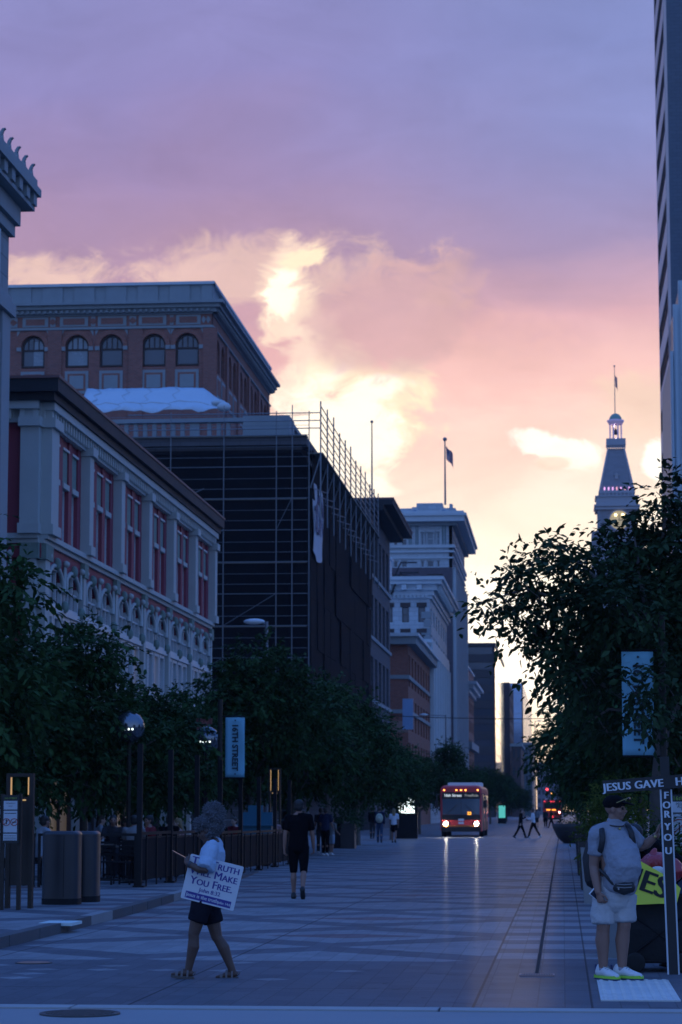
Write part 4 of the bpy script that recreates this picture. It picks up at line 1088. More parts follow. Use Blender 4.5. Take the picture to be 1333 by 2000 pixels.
# L: glass tower
Yl = 930.0; xl, xm = at(992, 1400, Yl).x, at(1022, 1400, Yl).x; Yl1 = Yx(1043, xm, 1400); Yl1 = min(Yl1, 2200); zl = Zat(1335, Yl, 1010)
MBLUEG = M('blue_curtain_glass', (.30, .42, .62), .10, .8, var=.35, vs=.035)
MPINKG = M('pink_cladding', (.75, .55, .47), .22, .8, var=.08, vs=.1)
t = thing('glass_tower', 'distant blue glass tower with a pinkish street side', 'building', ((xl + xm) / 2, Yl, 0))
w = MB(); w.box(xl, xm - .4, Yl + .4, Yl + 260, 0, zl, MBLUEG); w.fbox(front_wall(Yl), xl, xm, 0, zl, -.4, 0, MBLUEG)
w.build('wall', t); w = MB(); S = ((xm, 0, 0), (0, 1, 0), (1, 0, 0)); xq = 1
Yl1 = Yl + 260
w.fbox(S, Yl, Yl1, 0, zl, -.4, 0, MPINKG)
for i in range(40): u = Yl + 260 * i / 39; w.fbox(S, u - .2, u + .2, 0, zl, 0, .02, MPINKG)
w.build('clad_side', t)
fg = MB()
for i in range(11): x = xl + (xm - xl) * i / 10; fg.fbox(front_wall(Yl), x - .05, x + .05, 0, zl, 0, .1, MSTEEL)
for i in range(14): z = zl * i / 13; fg.fbox(front_wall(Yl), xl, xm, z, z + .12, 0, .12, MSTEEL)
fg.build('mullions', t)
# M: small blocks near the vanishing point
def small(name, label, Y, px0, px1, pyt, mat, depth=40, nf=4, rf=4):
    x0, x1 = at(px0, 1500, Y).x, at(px1, 1500, Y).x; z = Zat(pyt, Y, px0)
    t = thing(name, label, 'building', ((x0 + x1) / 2, Y, 0)); F = front_wall(Y)
    w = MB(); w.box(x0, x1, Y + .4, Y + depth, 0, z, mat)
    cols = [(x0 + (x1 - x0) * (i + .2) / nf, x0 + (x1 - x0) * (i + .8) / nf) for i in range(nf)]; rows = [(z * (i + .35) / rf, z * (i + .85) / rf) for i in range(rf)]
    wall_grid(w, F, x0, x1, 0, z, cols, rows, -.4, 0, mat); w.build('wall', t)
    for a, b in cols:
        for p, q in rows: window(t, F, a, b, p, q, -.3, MDWALL, MGLASS, 1, 1, fw=.1)
    c = MB(); c.box(x0 - .4, x1 + .4, Y - .4, Y + depth, z, z + .7, MSTONEP); c.build('cornice', t); return t
small('far_shop_building', 'low dark building with pale cornice below the glass tower', 600, 1000, 1018, 1458, MBROWN, 50, 2, 4)
small('far_framed_building', 'teal framed modern block below the glass tower', 660, 1019, 1040, 1455, M('teal_panel', (.12, .17, .19), .6), 60, 3, 5)
small('far_pale_building', 'pale distant building closing the end of the street', 1050, 1049, 1100, 1492, M('pale_far', (.26, .25, .29), .8), 60, 6, 6)
# ------------------------------------------------------------------ clock tower with lantern
def clock_tower():
    Y = 660.0; X0 = at(1206, 1000, Y).x; s = 0.1398
    z = lambda py: Zat(py, Y, 1206)
    MT = M('tower_brick', (.33, .31, .33), .85, kind='brick', var=.12, vs=.1, col2=(.3, .29, .3)); MTT = M('tower_trim', (.40, .385, .40), .8, var=.1)
    MROOF = M('tower_roof', (.28, .27, .29), .85, kind='stone', var=.12, vs=.2)
    t = thing('clock_tower', 'slender bell tower with pyramid roof, lit lantern and green dome', 'tower', (X0, Y + 5.4, 0))
    w = MB(); hw = 5.35
    w.box(X0 - hw, X0 + hw, Y + .25, Y + 2 * hw, 0, z(992), MT)
    for sx in (-1, 1): w.box(X0 + sx * hw - (1.1 if sx > 0 else 0), X0 + sx * hw + (1.1 if sx < 0 else 0), Y, Y + .25, 0, z(992), MT)
    w.box(X0 - hw + 1.1, X0 + hw - 1.1, Y, Y + .25, 0, z(1060), MT); w.build('shaft', t)
    g = MB()
    for py, h, d in ((995, .7, .6), (989, .5, .9)): g.box(X0 - hw - d, X0 + hw + d, Y - d, Y + 2 * hw + d, z(py), z(py) + h, MTT)
    g.box(X0 - hw - .3, X0 + hw + .3, Y - .3, Y + 2 * hw + .3, z(985), z(970), MTT); g.box(X0 - hw - .6, X0 + hw + .6, Y - .6, Y + 2 * hw + .6, z(970), z(968), MTT)
    g.build('parapet', t)
    b = MB(); h2 = 4.75
    b.box(X0 - h2, X0 + h2, Y + .6, Y + 10, z(969), z(962), MT); b.box(X0 - h2 - .2, X0 + h2 + .2, Y + .4, Y + 10.2, z(962), z(957), MTT)
    for i in range(-4, 5): b.box(X0 + i * 1.05 - .18, X0 + i * 1.05 + .18, Y + .4, Y + .6, z(969), z(962), MTT)
    b.build('roof_base', t)
    r = MB(); a, c = 4.6, 2.15; za, zc = z(957), z(873); yc = Y + 5.3
    vs = [(X0 - a, yc - a, za), (X0 + a, yc - a, za), (X0 + a, yc + a, za), (X0 - a, yc + a, za), (X0 - c, yc - c, zc), (X0 + c, yc - c, zc), (X0 + c, yc + c, zc), (X0 - c, yc + c, zc)]
    r.add(vs, [(0,3,2,1),(4,5,6,7),(0,1,5,4),(1,2,6,5),(2,3,7,6),(3,0,4,7)], MROOF)
    for i in range(4): r.tube([vs[i], vs[i + 4]], .3, MTT, 6)
    r.box(X0 - .5, X0 + .5, yc - 4.2, yc - 3, z(934), z(927), MTT); r.fpoly(front_wall(yc - 4.2), [(X0 - .7, z(927)), (X0 + .7, z(927)), (X0, z(922))], -1, .1, MTT); r.build('roof', t)
    MPUR = E('purple_uplight', (.85, .45, .95), 1.6); MPK = E('pink_uplight', (1.0, .45, .6), 1.2)
    for i in range(-3, 4):
        l = MB(); l.box(X0 + i * 1.12 - .16, X0 + i * 1.12 + .16, yc - a - .12, yc - a + .12, za + .05, za + .9, MPK if i in (0, 2) else MPUR); l.build('uplight', t)
    gl = MB()
    for k in range(9): gl.box(X0 - 2.55 + k * .6, X0 - 2.2 + k * .6, yc - 2.6, yc - 2.1, z(873), z(866), MTT)
    gl.box(X0 - 2.7, X0 + 2.7, yc - 2.7, yc + 2.7, z(866), z(863), MTT)
    gl.box(X0 - 2.65, X0 + 2.65, yc - 2.65, yc - 2.45, z(863), z(853), MTT); gl.box(X0 - 2.65, X0 - 2.45, yc - 2.45, yc + 2.65, z(863), z(853), MTT); gl.box(X0 + 2.45, X0 + 2.65, yc - 2.45, yc + 2.65, z(863), z(853), MTT)
    gl.build('gallery', t)
    ln = MB(); MLAN = M('lamplit_lantern_stone', (.55, .50, .58), .6, emit=(.75, .45, .85), es=.12)  # stone glows faintly itself, standing in for lamp light falling on it
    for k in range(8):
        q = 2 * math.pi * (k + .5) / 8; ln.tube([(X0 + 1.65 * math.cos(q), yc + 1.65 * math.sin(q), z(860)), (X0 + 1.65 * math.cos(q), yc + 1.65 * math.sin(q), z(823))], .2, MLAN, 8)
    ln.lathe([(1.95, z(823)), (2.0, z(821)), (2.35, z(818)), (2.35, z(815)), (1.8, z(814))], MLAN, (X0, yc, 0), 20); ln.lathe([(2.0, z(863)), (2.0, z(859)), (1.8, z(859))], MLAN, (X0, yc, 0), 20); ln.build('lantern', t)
    be = MB(); be.lathe([(.72, z(843)), (.6, z(841)), (.42, z(837)), (.32, z(833)), (.1, z(831)), (.06, z(824))], MROOFD, (X0, yc, 0), 12); be.build('bell', t)
    lp = MB(); lp.ball((X0, yc - .6, z(853)), .35, E('lantern_lamp', (1.0, .75, 1.0), 14), 8); lp.ball((X0 - .5, yc, z(826)), .25, E('lantern_lamp', (1.0, .75, 1.0), 14), 8); lp.build('lantern_lamp', t)
    dm = MB(); R0 = 1.75; dm.lathe([(R0 * math.cos(R(a2)), z(815) + 1.95 * math.sin(R(a2))) for a2 in range(0, 91, 10)][:-1] + [(.02, z(815) + 1.95)], M('verdigris', (.22, .36, .30), .7, var=.15), (X0, yc, 0), 20); dm.build('dome', t)
    # arched lit dial
    ck = MB(); MCK = M('lit_dial', (.4, .36, .2), .6, emit=(1.0, .75, .35), es=.30); zcx = z(1016); rr = 2.6
    ck.fpoly(front_wall(Y), [(X0 + .5 + rr * math.cos(2 * math.pi * i / 24), zcx + rr * math.sin(2 * math.pi * i / 24)) for i in range(24)], -.2, .08, MCK)
    ck.build('clock_face', t)
    fr = MB()
    for i in range(24):
        a0, a1 = 2 * math.pi * i / 24, 2 * math.pi * (i + 1) / 24
        fr.fpoly(front_wall(Y), [(X0 + .5 + 2.6 * math.cos(a0), zcx + 2.6 * math.sin(a0)), (X0 + .5 + 3.0 * math.cos(a0), zcx + 3.0 * math.sin(a0)), (X0 + .5 + 3.0 * math.cos(a1), zcx + 3.0 * math.sin(a1)), (X0 + .5 + 2.6 * math.cos(a1), zcx + 2.6 * math.sin(a1))], 0, .3, MTT)
    fr.box(X0 + .42, X0 + .58, Y - .16, Y - .1, zcx - .1, zcx + 1.7, MROOFD); fr.box(X0 + .5, X0 + 1.8, Y - .16, Y - .1, zcx - .08, zcx + .08, MROOFD); fr.build('dial_surround', t)
    la = MB(); LW = E('warm_floodlamp', (1.0, .8, .45), 5)
    for px in (1203, 1217): la.ball((at(px, 1008, Y).x, Y - .5, z(1006)), .35, LW, 8)
    la.build('floodlamp', t)
    sh = MB(); sh.box(X0 - hw - 1.6, X0 + hw + 1.6, Y + 2, Y + 20, 0, z(1035), MT); sh.build('lower_block', t)
    flagpole('striped flag hanging from the pole on top of the bell tower', (X0 - .1, yc, z(801)), z(709), .13, 1.5, 3.2, R(62), z(725))
clock_tower()
# ------------------------------------------------------------------ right side towers
MPINKC = M('pink_concrete', (.74, .54, .49), .75, var=.08, vs=.05)  # pink made stronger to carry warm sunset light on the street side
MBLUEC = M('blue_grey_panel', (.085, .11, .15), .5, var=.1, vs=.08, kind='stone')
def right_tower():
    Y0 = Yx(1311, 16, 900); Y1 = Yx(1292, 16, 900); X = 16.0; top = Zat(-60, Y0, 1310) + 8
    t = thing('high_rise', 'very tall tower with a pink ribbon windowed side and blue grey front', 'building', (X + 12, Y0, 0))
    S = ((X, 0, 0), (0, 1, 0), (-1, 0, 0)); F = front_wall(Y0)
    w = MB(); w.box(X + .4, X + 26, Y0 + .4, Y1, 0, top, MBLUEC)
    rows = []; z = 6.0; P = 92 / FPX * Y0
    while z < top - 3: rows.append((z, z + P * .52)); z += P
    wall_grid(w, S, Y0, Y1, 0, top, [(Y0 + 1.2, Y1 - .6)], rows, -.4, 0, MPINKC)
    fcol = [(X + 2.9 + i * 5, X + 5.2 + i * 5) for i in range(4)]; frow = [(a + 1.0, a + 4.4) for a, b in rows]
    wall_grid(w, F, X, X + 26, 0, top, fcol, frow, -.4, -.003, MBLUEC); w.build('wall', t)
    for p, q in rows: window(t, S, Y0 + 1.2, Y1 - .6, p, q, -.16, MDWALL, MGLASS, 12, 1, fw=.3, depth=.10, name='window_band')
    for a, b in fcol[:2]:
        for p, q in frow: window(t, F, a, b, p, q, -.3, MDWALL, MGLASS, 1, 2, fw=.15)
    # finned building in front
    Yp = 322.0
    t2 = thing('finned_building', 'pale stepped tower with vertical fins before the high rise', 'building', (at(1320, 900, Yp).x + 8, Yp, 0))
    w = MB()
    MF = M('pale_fin', (.42, .50, .54), .65, var=.12, vs=.3)
    a, b, c = at(1313, 900, Yp).x, at(1320, 900, Yp).x, at(1331, 900, Yp).x
    w.box(a + .1, a + 26, Yp + 1.0, Yp + 30, 0, Zat(700, Yp), M('fin_core', (.16, .2, .23), .6)); w.box(c, c + 20, Yp + 1.2, Yp + 25, Zat(700, Yp), Zat(575, Yp), MBLUEC); w.build('wall', t2)
    for x0, wd, py in ((a, .42, 692), (b, .75, 602), (c, 1.0, 556), (c + 2.2, 1.0, 556), (c + 4.4, 1.0, 556)):
        f = MB(); f.box(x0, x0 + wd, Yp, Yp + .99, 0, Zat(py, Yp), MF); f.box(x0 + wd * .25, x0 + wd * .75, Yp - .25, Yp, 0, Zat(py + 8, Yp), MF); f.build('fin', t2)
    for i in range(12):
        window(t2, front_wall(Yp + 1.0), b + .8, c - .08, 8 + i * 4.6, 11.2 + i * 4.6, .02, MDWALL, MGLASS, 1, 1, fw=.06)
    # low row behind the right-hand trees
    t3, S3, F3, xa, xb = simple_building('brick_shop_row', 'low brick row hidden behind the broad leaved tree, below the tall tower', 345, 352, 18, MBRICK2, 0, 2, 0, 3, X=15.5, sgn=1, width=14)
right_tower()
# ------------------------------------------------------------------ trees
def leaf_material(name, col, tr=.2):
    m = bpy.data.materials.new(name); m.use_nodes = True; t = NT(m.node_tree); b = t.N['Principled BSDF']
    oc = t.n('ShaderNodeTexCoord').outputs['Object']
    n = t.mr(t.noise(oc, .9, 3, .6), .3, .7, 0.1, 1.0); n2 = t.noise(oc, 9.0, 2, .5)
    f = t.m('ADD', t.m('MULTIPLY', n, 1.0), t.m('MULTIPLY', n2, .7)); f = t.m('SUBTRACT', f, .05)
    vm = t.n('ShaderNodeVectorMath', operation='SCALE'); vm.inputs[0].default_value = col; t.L.new(f, vm.inputs['Scale'])
    t.L.new(vm.outputs[0], b.inputs['Base Color']); b.inputs['Roughness'].default_value = .55; b.inputs['Specular IOR Level'].default_value = .06
    ts = t.n('ShaderNodeBsdfTranslucent'); t.L.new(vm.outputs[0], ts.inputs[0])
    mx = t.n('ShaderNodeMixShader'); mx.inputs[0].default_value = tr
    t.L.new(b.outputs[0], mx.inputs[1]); t.L.new(ts.outputs[0], mx.inputs[2]); t.L.new(mx.outputs[0], t.N['Material Output'].inputs['Surface'])
    return m
MLEAF = leaf_material('elm_leaf', (.040, .085, .028))
MLEAFR = leaf_material('broad_leaf', (.034, .062, .026), .12)
MLEAFB = leaf_material('bush_leaf', (.12, .16, .035), .3)
MBARK = M('bark', (.12, .10, .085), .9, var=.35, vs=6, bump=.6, bs=25)
MBARKP = M('pale_bark', (.11, .095, .09), .9, var=.3, vs=6, bump=.6, bs=25)
def leaves_mesh(name, P, D, N, size, mat, rs, widths=.5):
    """P base points, D leaf axis, N leaf normal (arrays); pointed folded leaves of six outline points"""
    n = len(P); L = size * rs.uniform(.5, 1.4, n)[:, None]
    D = D / np.linalg.norm(D, axis=1)[:, None]
    S = np.cross(D, N); S /= np.maximum(1e-6, np.linalg.norm(S, axis=1))[:, None]; U = np.cross(S, D)
    w = L * widths
    out = np.empty((n, 6, 3))
    out[:, 0] = P; out[:, 1] = P + D * L * .35 + S * w * .5 + U * w * .14; out[:, 2] = P + D * L * .72 + S * w * .36 + U * w * .06 - U * L * .04
    out[:, 3] = P + D * L - U * L * .10
    out[:, 4] = P + D * L * .72 - S * w * .36 + U * w * .06 - U * L * .04; out[:, 5] = P + D * L * .35 - S * w * .5 + U * w * .14
    base = (np.arange(n) * 6)[:, None]
    loops = np.concatenate([base + np.array([0, 1, 2, 3]), base + np.array([0, 3, 4, 5])], 1).reshape(-1)
    me = bpy.data.meshes.new(name); me.vertices.add(n * 6); me.vertices.foreach_set('co', out.reshape(-1).astype(np.float32))
    me.loops.add(n * 8); me.loops.foreach_set('vertex_index', loops.astype(np.int32))
    me.polygons.add(n * 2); me.polygons.foreach_set('loop_start', (np.arange(n * 2) * 4).astype(np.int32)); me.polygons.foreach_set('loop_total', np.full(n * 2, 4, np.int32))
    me.materials.append(mat); me.update(calc_edges=True); return me
def crown_mesh(name, clumps, twigs, per, size, mat, seed, spread=.55, droop=.35, twig_mb=None, widths=.5):
    """clumps: (x,y,z,rx,ry,rz); each gets twigs carrying alternate leaves, denser toward the shell"""
    rs = np.random.RandomState(seed); Ps, Ds, Ns = [], [], []
    vol = np.array([c[3] * c[4] * c[5] for c in clumps]) ** .75; vol = vol / vol.sum()
    for c, f in zip(clumps, vol):
        nt = max(3, int(twigs * f)); C = np.array(c[:3]); Rr = np.array(c[3:])
        d = rs.normal(size=(nt, 3)); d /= np.linalg.norm(d, axis=1)[:, None]
        r = rs.uniform(.25, 1, nt) ** .55
        tipdir = d + rs.normal(size=(nt, 3)) * spread; tipdir[:, 2] -= droop * rs.uniform(0, 1, nt); tipdir /= np.linalg.norm(tipdir, axis=1)[:, None]
        start = C + d * Rr * r[:, None]
        Lt = size * rs.uniform(2.5, 5.5, nt)
        if twig_mb is not None:
            for i in range(0, nt, 3):
                a = start[i]; b = start[i] + tipdir[i] * Lt[i]; twig_mb.tube([a - tipdir[i] * Lt[i] * .5, b], [.009, .004], MBARK, 3, cap=False)
        for k in range(per):
            q = (k + rs.uniform(.2, .8, nt)) / per
            p = start + tipdir * (Lt * q)[:, None]; p[:, 2] -= .25 * Lt * q * q
            side = np.cross(tipdir, np.array([0, 0, 1.0])) * (1 if k % 2 else -1)
            ax = tipdir * .7 + side * .8 + rs.normal(size=(nt, 3)) * .35; ax[:, 2] -= .35
            nm = np.array([0, 0, 1.0]) + rs.normal(size=(nt, 3)) * .45
            Ps.append(p); Ds.append(ax); Ns.append(nm)
    return leaves_mesh(name, np.concatenate(Ps), np.concatenate(Ds), np.concatenate(Ns), size, mat, rs, widths)
def trunk_mesh(mb, h, fork, limbs, r0, mat, seed, base=(0, 0, 0)):
    rd = random.Random(seed); x, y, z = base
    sway = [(x, y, z - .05), (x + .02, y, z + h * .3), (x + rd.uniform(-.08, .08), y + rd.uniform(-.08, .08), z + fork)]
    mb.tube([(x, y, z - .05), (x, y, z + .12)], [r0 * 1.6, r0 * 1.1], mat, 10, cap=False)
    mb.tube(sway, [r0 * 1.1, r0 * .9, r0 * .8], mat, 10)
    top = Vector(sway[-1])
    for tx, ty, tz in limbs:
        e = Vector((tx, ty, tz)); m = top.lerp(e, .45) + Vector((0, 0, .12 * (e - top).length))
        mb.tube([top - Vector((0, 0, .15)), m, e], [r0 * .55, r0 * .36, r0 * .14], mat, 7)
        for k in range(3):
            f = rd.uniform(.35, .9); s = top.lerp(e, f) + Vector((0, 0, .08)); o = Vector((rd.uniform(-1, 1), rd.uniform(-1, 1), rd.uniform(-.1, .9))).normalized()
            mb.tube([s, s + o * rd.uniform(.5, 1.1)], [r0 * .2, r0 * .07], mat, 5)
def street_tree_proto(seed, h, rad, leaf, twigs, per, mat, fork=2.0, r0=.11, name='street_tree', bark=None):
    rd = random.Random(seed); clumps = []; limbs = []
    cz = fork + .45
    for i in range(24):
        a = rd.uniform(0, 6.28); f = (i + .5) / 24
        zz = cz + (h - cz - .5) * f; k = math.sin(math.pi * min(1, .26 + f * .74)) ** .7
        rr = rad * k * rd.uniform(.3, .95)
        cr = rad * rd.uniform(.20, .42)
        clumps.append((rr * math.cos(a), rr * math.sin(a), zz, cr, cr, cr * rd.uniform(.42, .62)))
        limbs.append((rr * math.cos(a) * .9, rr * math.sin(a) * .9, zz))
    clumps.append((0, 0, fork + (h - fork) * .45, rad * .55, rad * .55, (h - fork) * .36))
    t = thing(name, 'x', 'tree', (0, 0, 0))
    m = MB(); trunk_mesh(m, h, fork, limbs[:9], r0, bark or MBARK, seed); m.build('trunk', t, True)
    me = crown_mesh('crown', clumps, twigs, per, leaf, mat, seed); link('crown', me, t)
    return t
GL = 'street trees on the patio side'
protos = [street_tree_proto(11, 6.8, 2.5, .175, 1700, 9, MLEAF), street_tree_proto(12, 6.4, 2.6, .175, 1700, 9, MLEAF), street_tree_proto(15, 7.2, 2.5, .175, 1700, 9, MLEAF)]
left_trees = [  # proto, px of trunk, Y, scale, label
    (2, -120, 47, 1.08, 'tall dark tree above the small rules sign on two posts'),
    (1, 50, 54, .88, 'low spreading tree just behind the lit bronze pylon and sign posts'),
    (0, 165, 56, .90, 'leafy tree over the two steel litter bins'),
    (1, 268, 64, .80, 'tree over the patio diners between the bins and the walking woman'),
    (0, 352, 74, .80, 'tree behind the grey haired woman with patio globes in front'),
    (2, 490, 80, 1.03, 'dense dark tree standing against the lettered pale blue banner'),
    (1, 572, 88, 1.1, 'dark tree above the man in black walking away'),
    (0, 640, 96, 1.02, 'dark tree above the people leaning on the far patio fence'),
    (2, 700, 112, .92, 'dark tree above the row of bus stop waiters'),
    (1, 765, 133, .86, 'tree above the lit advertising kiosk'),
    (0, 820, 165, .80, 'tree close behind the roof edge of the red bus, patio side'),
    (2, 872, 196, 1.02, 'round topped tree above the roof of the red bus'),
    (1, 922, 235, .95, 'bright green topped tree beyond the bus below the dark office block'),
    (0, 958, 290, 1.0, 'bushy tree beyond the bus below the glowing glass wall'),
    (2, 990, 350, .95, 'small distant tree below the brown slab'),
    (1, 1016, 430, .95, 'smallest distant tree ending the row on the bus side'),
]
def first_or_dup(proto, used, loc, rz, label, group, scale):
    if id(proto) not in used:
        used.add(id(proto)); proto.location = loc; proto.rotation_euler = (0, 0, rz); proto.scale = (scale,) * 3; proto['label'] = label; proto['group'] = group; return proto
    return dup(proto, loc, rz, label, group, scale)
used = set()
for i, (p, px, Y, s, lab) in enumerate(left_trees):
    q = at(px, 1583, Y); first_or_dup(protos[p], used, (q.x, Y, .1 if Y < 50 else 0), i * 1.9, lab, GL, s)
# the big near tree at right, its spread read from the photograph
def big_tree():
    Y = 44.0; b = at(1283, 1583, Y)
    t = thing('broad_leaved_tree', 'big broad leaved tree behind the cross reaching out against the sky', 'tree', (b.x, Y, 0))
    C = []; limbs = []
    data = [(945, 1185, 22, 13, .3), (985, 1170, 34, 18, .2), (1040, 1195, 40, 24, 0), (1015, 1235, 30, 20, .4), (1040, 1100, 34, 24, .5), (1090, 1080, 46, 26, .4), (1020, 1135, 26, 16, .3), (1075, 1140, 60, 38, 0),
            (1120, 1230, 80, 50, .3), (1085, 1275, 46, 28, 0), (1150, 1130, 66, 42, -.4), (1195, 1105, 52, 34, .5), (1238, 1062, 50, 30, 0), (1285, 1000, 46, 30, .3), (1318, 962, 40, 22, 0), (1290, 965, 24, 14, .2),
            (1260, 1110, 90, 60, 1), (1220, 1190, 100, 70, -.6), (1320, 1100, 90, 90, .6), (1180, 1280, 90, 50, .5), (1140, 1320, 60, 36, -.6), (1240, 1300, 70, 44, .9), (1320, 1250, 80, 80, .2),
            (1300, 1330, 60, 46, -1), (1262, 1390, 46, 20, -1.6), (1325, 1440, 40, 40, 0), (1180, 1400, 50, 36, 1.2), (1250, 1340, 40, 20, -1.4), (1375, 1080, 90, 110, 0), (1380, 1300, 90, 100, .5)]
    for px, py, rx, ry, dy in data:
        yy = Y + dy * 2; q = at(px, py, yy); k = yy / FPX
        C.append((q.x - b.x, yy - Y, q.z, rx * k, max(.35, min(1.4, rx * k * 1.2)), ry * k * .85)); 
    m = MB(); r0 = .13
    lp = [(1283, 1583), (1283, 1530), (1290, 1440), (1296, 1400)]
    P = lambda px, py, dy=0: (at(px, py, Y + dy).x - b.x, dy, at(px, py, Y + dy).z)
    m.tube([(0, 0, -.05), (0, 0, .2)], [.24, .16], MBARKP, 12, cap=False)
    m.tube([(0, 0, 0), P(1283, 1560), P(1290, 1480), P(1298, 1410)], [.155, .13, .12, .11], MBARKP, 12)
    m.tube([P(1298, 1415), P(1288, 1340), P(1272, 1240), P(1250, 1120), P(1240, 1050)], [.10, .085, .06, .04, .015], MBARKP, 8)
    m.tube([P(1298, 1415), P(1318, 1390, .2), P(1345, 1300, .5), P(1350, 1120, .7), P(1330, 980, .4)], [.09, .08, .06, .04, .012], MBARKP, 8)
    for pts in ([(1295, 1420), (1230, 1370), (1150, 1320), (1080, 1265), (1030, 1225)], [(1285, 1330), (1200, 1250), (1120, 1180), (1030, 1150), (930, 1180)], [(1276, 1260), (1200, 1160), (1120, 1090), (1040, 1090)],
                [(1268, 1220), (1290, 1100), (1300, 1000), (1318, 955)], [(1298, 1410), (1250, 1390), (1190, 1385), (1150, 1410)]):
        n = len(pts); m.tube([P(x, y, .15 * i) for i, (x, y) in enumerate(pts)], [.055 - .045 * i / (n - 1) for i in range(n)], MBARK, 6)
    rd = random.Random(5)
    for c in C:
        for k in range(3):
            e = Vector(c[:3]) + Vector((rd.uniform(-.7, .7) * c[3], rd.uniform(-.6, .6) * c[4], rd.uniform(-.7, .7) * c[5])); s = Vector((e.x + .3 * c[3] + .15, e.y * .6, e.z - .35)); m.tube([s, s.lerp(e, .5) + Vector((0, 0, .06)), e], [.018, .012, .005], MBARK, 5)
    m.build('trunk', t, True)
    me = crown_mesh('crown', C, 2600, 8, .150, MLEAFR, 3, .6, .25, None, .52); link('crown', me, t)
big_tree()
rp = [street_tree_proto(21, 7.0, 2.4, .175, 1700, 9, MLEAF), street_tree_proto(22, 6.6, 2.5, .175, 1700, 9, MLEAF)]
GR = 'street trees on the planter side'
for i, (p, px, Y, s, lab) in enumerate([
    (0, 1255, 62, .98, 'dark tree just behind the man in the grey shirt'),
    (1, 1215, 78, 1.05, 'dark tree behind the dark round bowl planter'),
    (0, 1180, 100, 1.05, 'dark tree over the far end of the planter boxes'),
    (1, 1158, 130, 1.05, 'dark tree beyond the bowl planter, before the second bus'),
    (0, 1142, 170, 1.05, 'dark tree beside the distant second bus'),
    (1, 1135, 225, 1.0, 'smaller dark tree just past the second bus'),
    (0, 1128, 300, 1.0, 'most distant dark tree on the planter side of the street'),
    (1, 1330, 55, 1.05, 'dark tree cut off by the frame behind the large rules sign'),
    (0, 1322, 72, 1.1, 'second dark tree further back behind the large rules sign')]):
    q = at(px, 1583, Y); first_or_dup(rp[p], used, (q.x, Y, 0), 1 + i * 2.1, lab, GR, s)
# ------------------------------------------------------------------ people
def V(*a): return Vector(a)
def loft(mb, pts, radii, mat, side=(0, 1, 0), n=12, cap=1.0):
    """closed tapering limb; radii (a along side, b across); rounded ends"""
    pts = [Vector(p) for p in pts]; rr = [(r, r) if not hasattr(r, '__len__') else r for r in radii]
    P, Q = [], []
    t0 = (pts[0] - pts[1]).normalized(); t1 = (pts[-1] - pts[-2]).normalized()
    for k, s in ((.98, .18), (.8, .6), (.45, .9)): P.append(pts[0] + t0 * min(rr[0]) * k * cap); Q.append((rr[0][0] * s, rr[0][1] * s))
    P += pts; Q += rr
    for k, s in ((.45, .9), (.8, .6), (.98, .18)): P.append(pts[-1] + t1 * min(rr[-1]) * k * cap); Q.append((rr[-1][0] * s, rr[-1][1] * s))
    S = Vector(side); vs, fs = [], []
    for i, p in enumerate(P):
        t = (P[min(i + 1, len(P) - 1)] - P[max(i - 1, 0)]).normalized()
        a = S - t * S.dot(t)
        if a.length < 1e-3: a = t.orthogonal()
        a.normalize(); b = t.cross(a)
        for k in range(n):
            q = 2 * math.pi * k / n; vs.append(p + a * (Q[i][0] * math.cos(q)) + b * (Q[i][1] * math.sin(q)))
    m = len(P)
    for i in range(m - 1):
        for k in range(n): fs.append((i*n+k, i*n+(k+1) % n, (i+1)*n+(k+1) % n, (i+1)*n+k))
    fs.append(tuple(range(n - 1, -1, -1))); fs.append(tuple((m - 1) * n + k for k in range(n)))
    mb.add(vs, fs, mat, True)
def egg(mb, c, r, mat, ax=None, n=14):
    """ellipsoid; ax: 3 axes"""
    c = Vector(c); A = ax or (V(1, 0, 0), V(0, 1, 0), V(0, 0, 1)); vs, fs = [], []; K = 9
    for i in range(1, K):
        th = math.pi * i / K
        for k in range(n):
            q = 2 * math.pi * k / n
            vs.append(c + A[0] * (r[0] * math.sin(th) * math.cos(q)) + A[1] * (r[1] * math.sin(th) * math.sin(q)) + A[2] * (r[2] * math.cos(th)))
    for i in range(K - 2):
        for k in range(n): fs.append((i*n+k, (i+1)*n+k, (i+1)*n+(k+1) % n, i*n+(k+1) % n))
    fs.append(tuple(range(n))); fs.append(tuple((K - 2) * n + k for k in range(n - 1, -1, -1)))
    mb.add(vs, fs, mat, True)
def fuse(mb, name, vox, smooth, parent, wob=0.0):
    """union the overlapping closed limbs into one continuous surface"""
    bm = bmesh.new(); me = mb.mesh(name); bm.from_mesh(me); bmesh.ops.recalc_face_normals(bm, faces=bm.faces); bm.to_mesh(me); bm.free()
    ob = bpy.data.objects.new('t', me); COL.objects.link(ob)
    r = ob.modifiers.new('r', 'REMESH'); r.mode = 'VOXEL'; r.voxel_size = vox; r.use_smooth_shade = True
    if smooth: s = ob.modifiers.new('s', 'SMOOTH'); s.factor = .5; s.iterations = smooth
    if wob:
        tx = bpy.data.textures.new('folds', 'CLOUDS'); tx.noise_scale = .11; tx.noise_depth = 2
        d = ob.modifiers.new('d', 'DISPLACE'); d.texture = tx; d.strength = wob; d.mid_level = .38
    dg = bpy.context.evaluated_depsgraph_get(); m2 = bpy.data.meshes.new_from_object(ob.evaluated_get(dg)); bpy.data.objects.remove(ob)
    m2.name = name; m2.materials.clear(); m2.materials.append(mb.slots[0])
    m2.polygons.foreach_set('material_index', [0] * len(m2.polygons))
    return link(name, m2, parent)
def cloth(name, col, bump=1.0): return M('cloth_' + name, col, .9, var=.2, vs=3, bump=bump, bs=13, spec=.06)
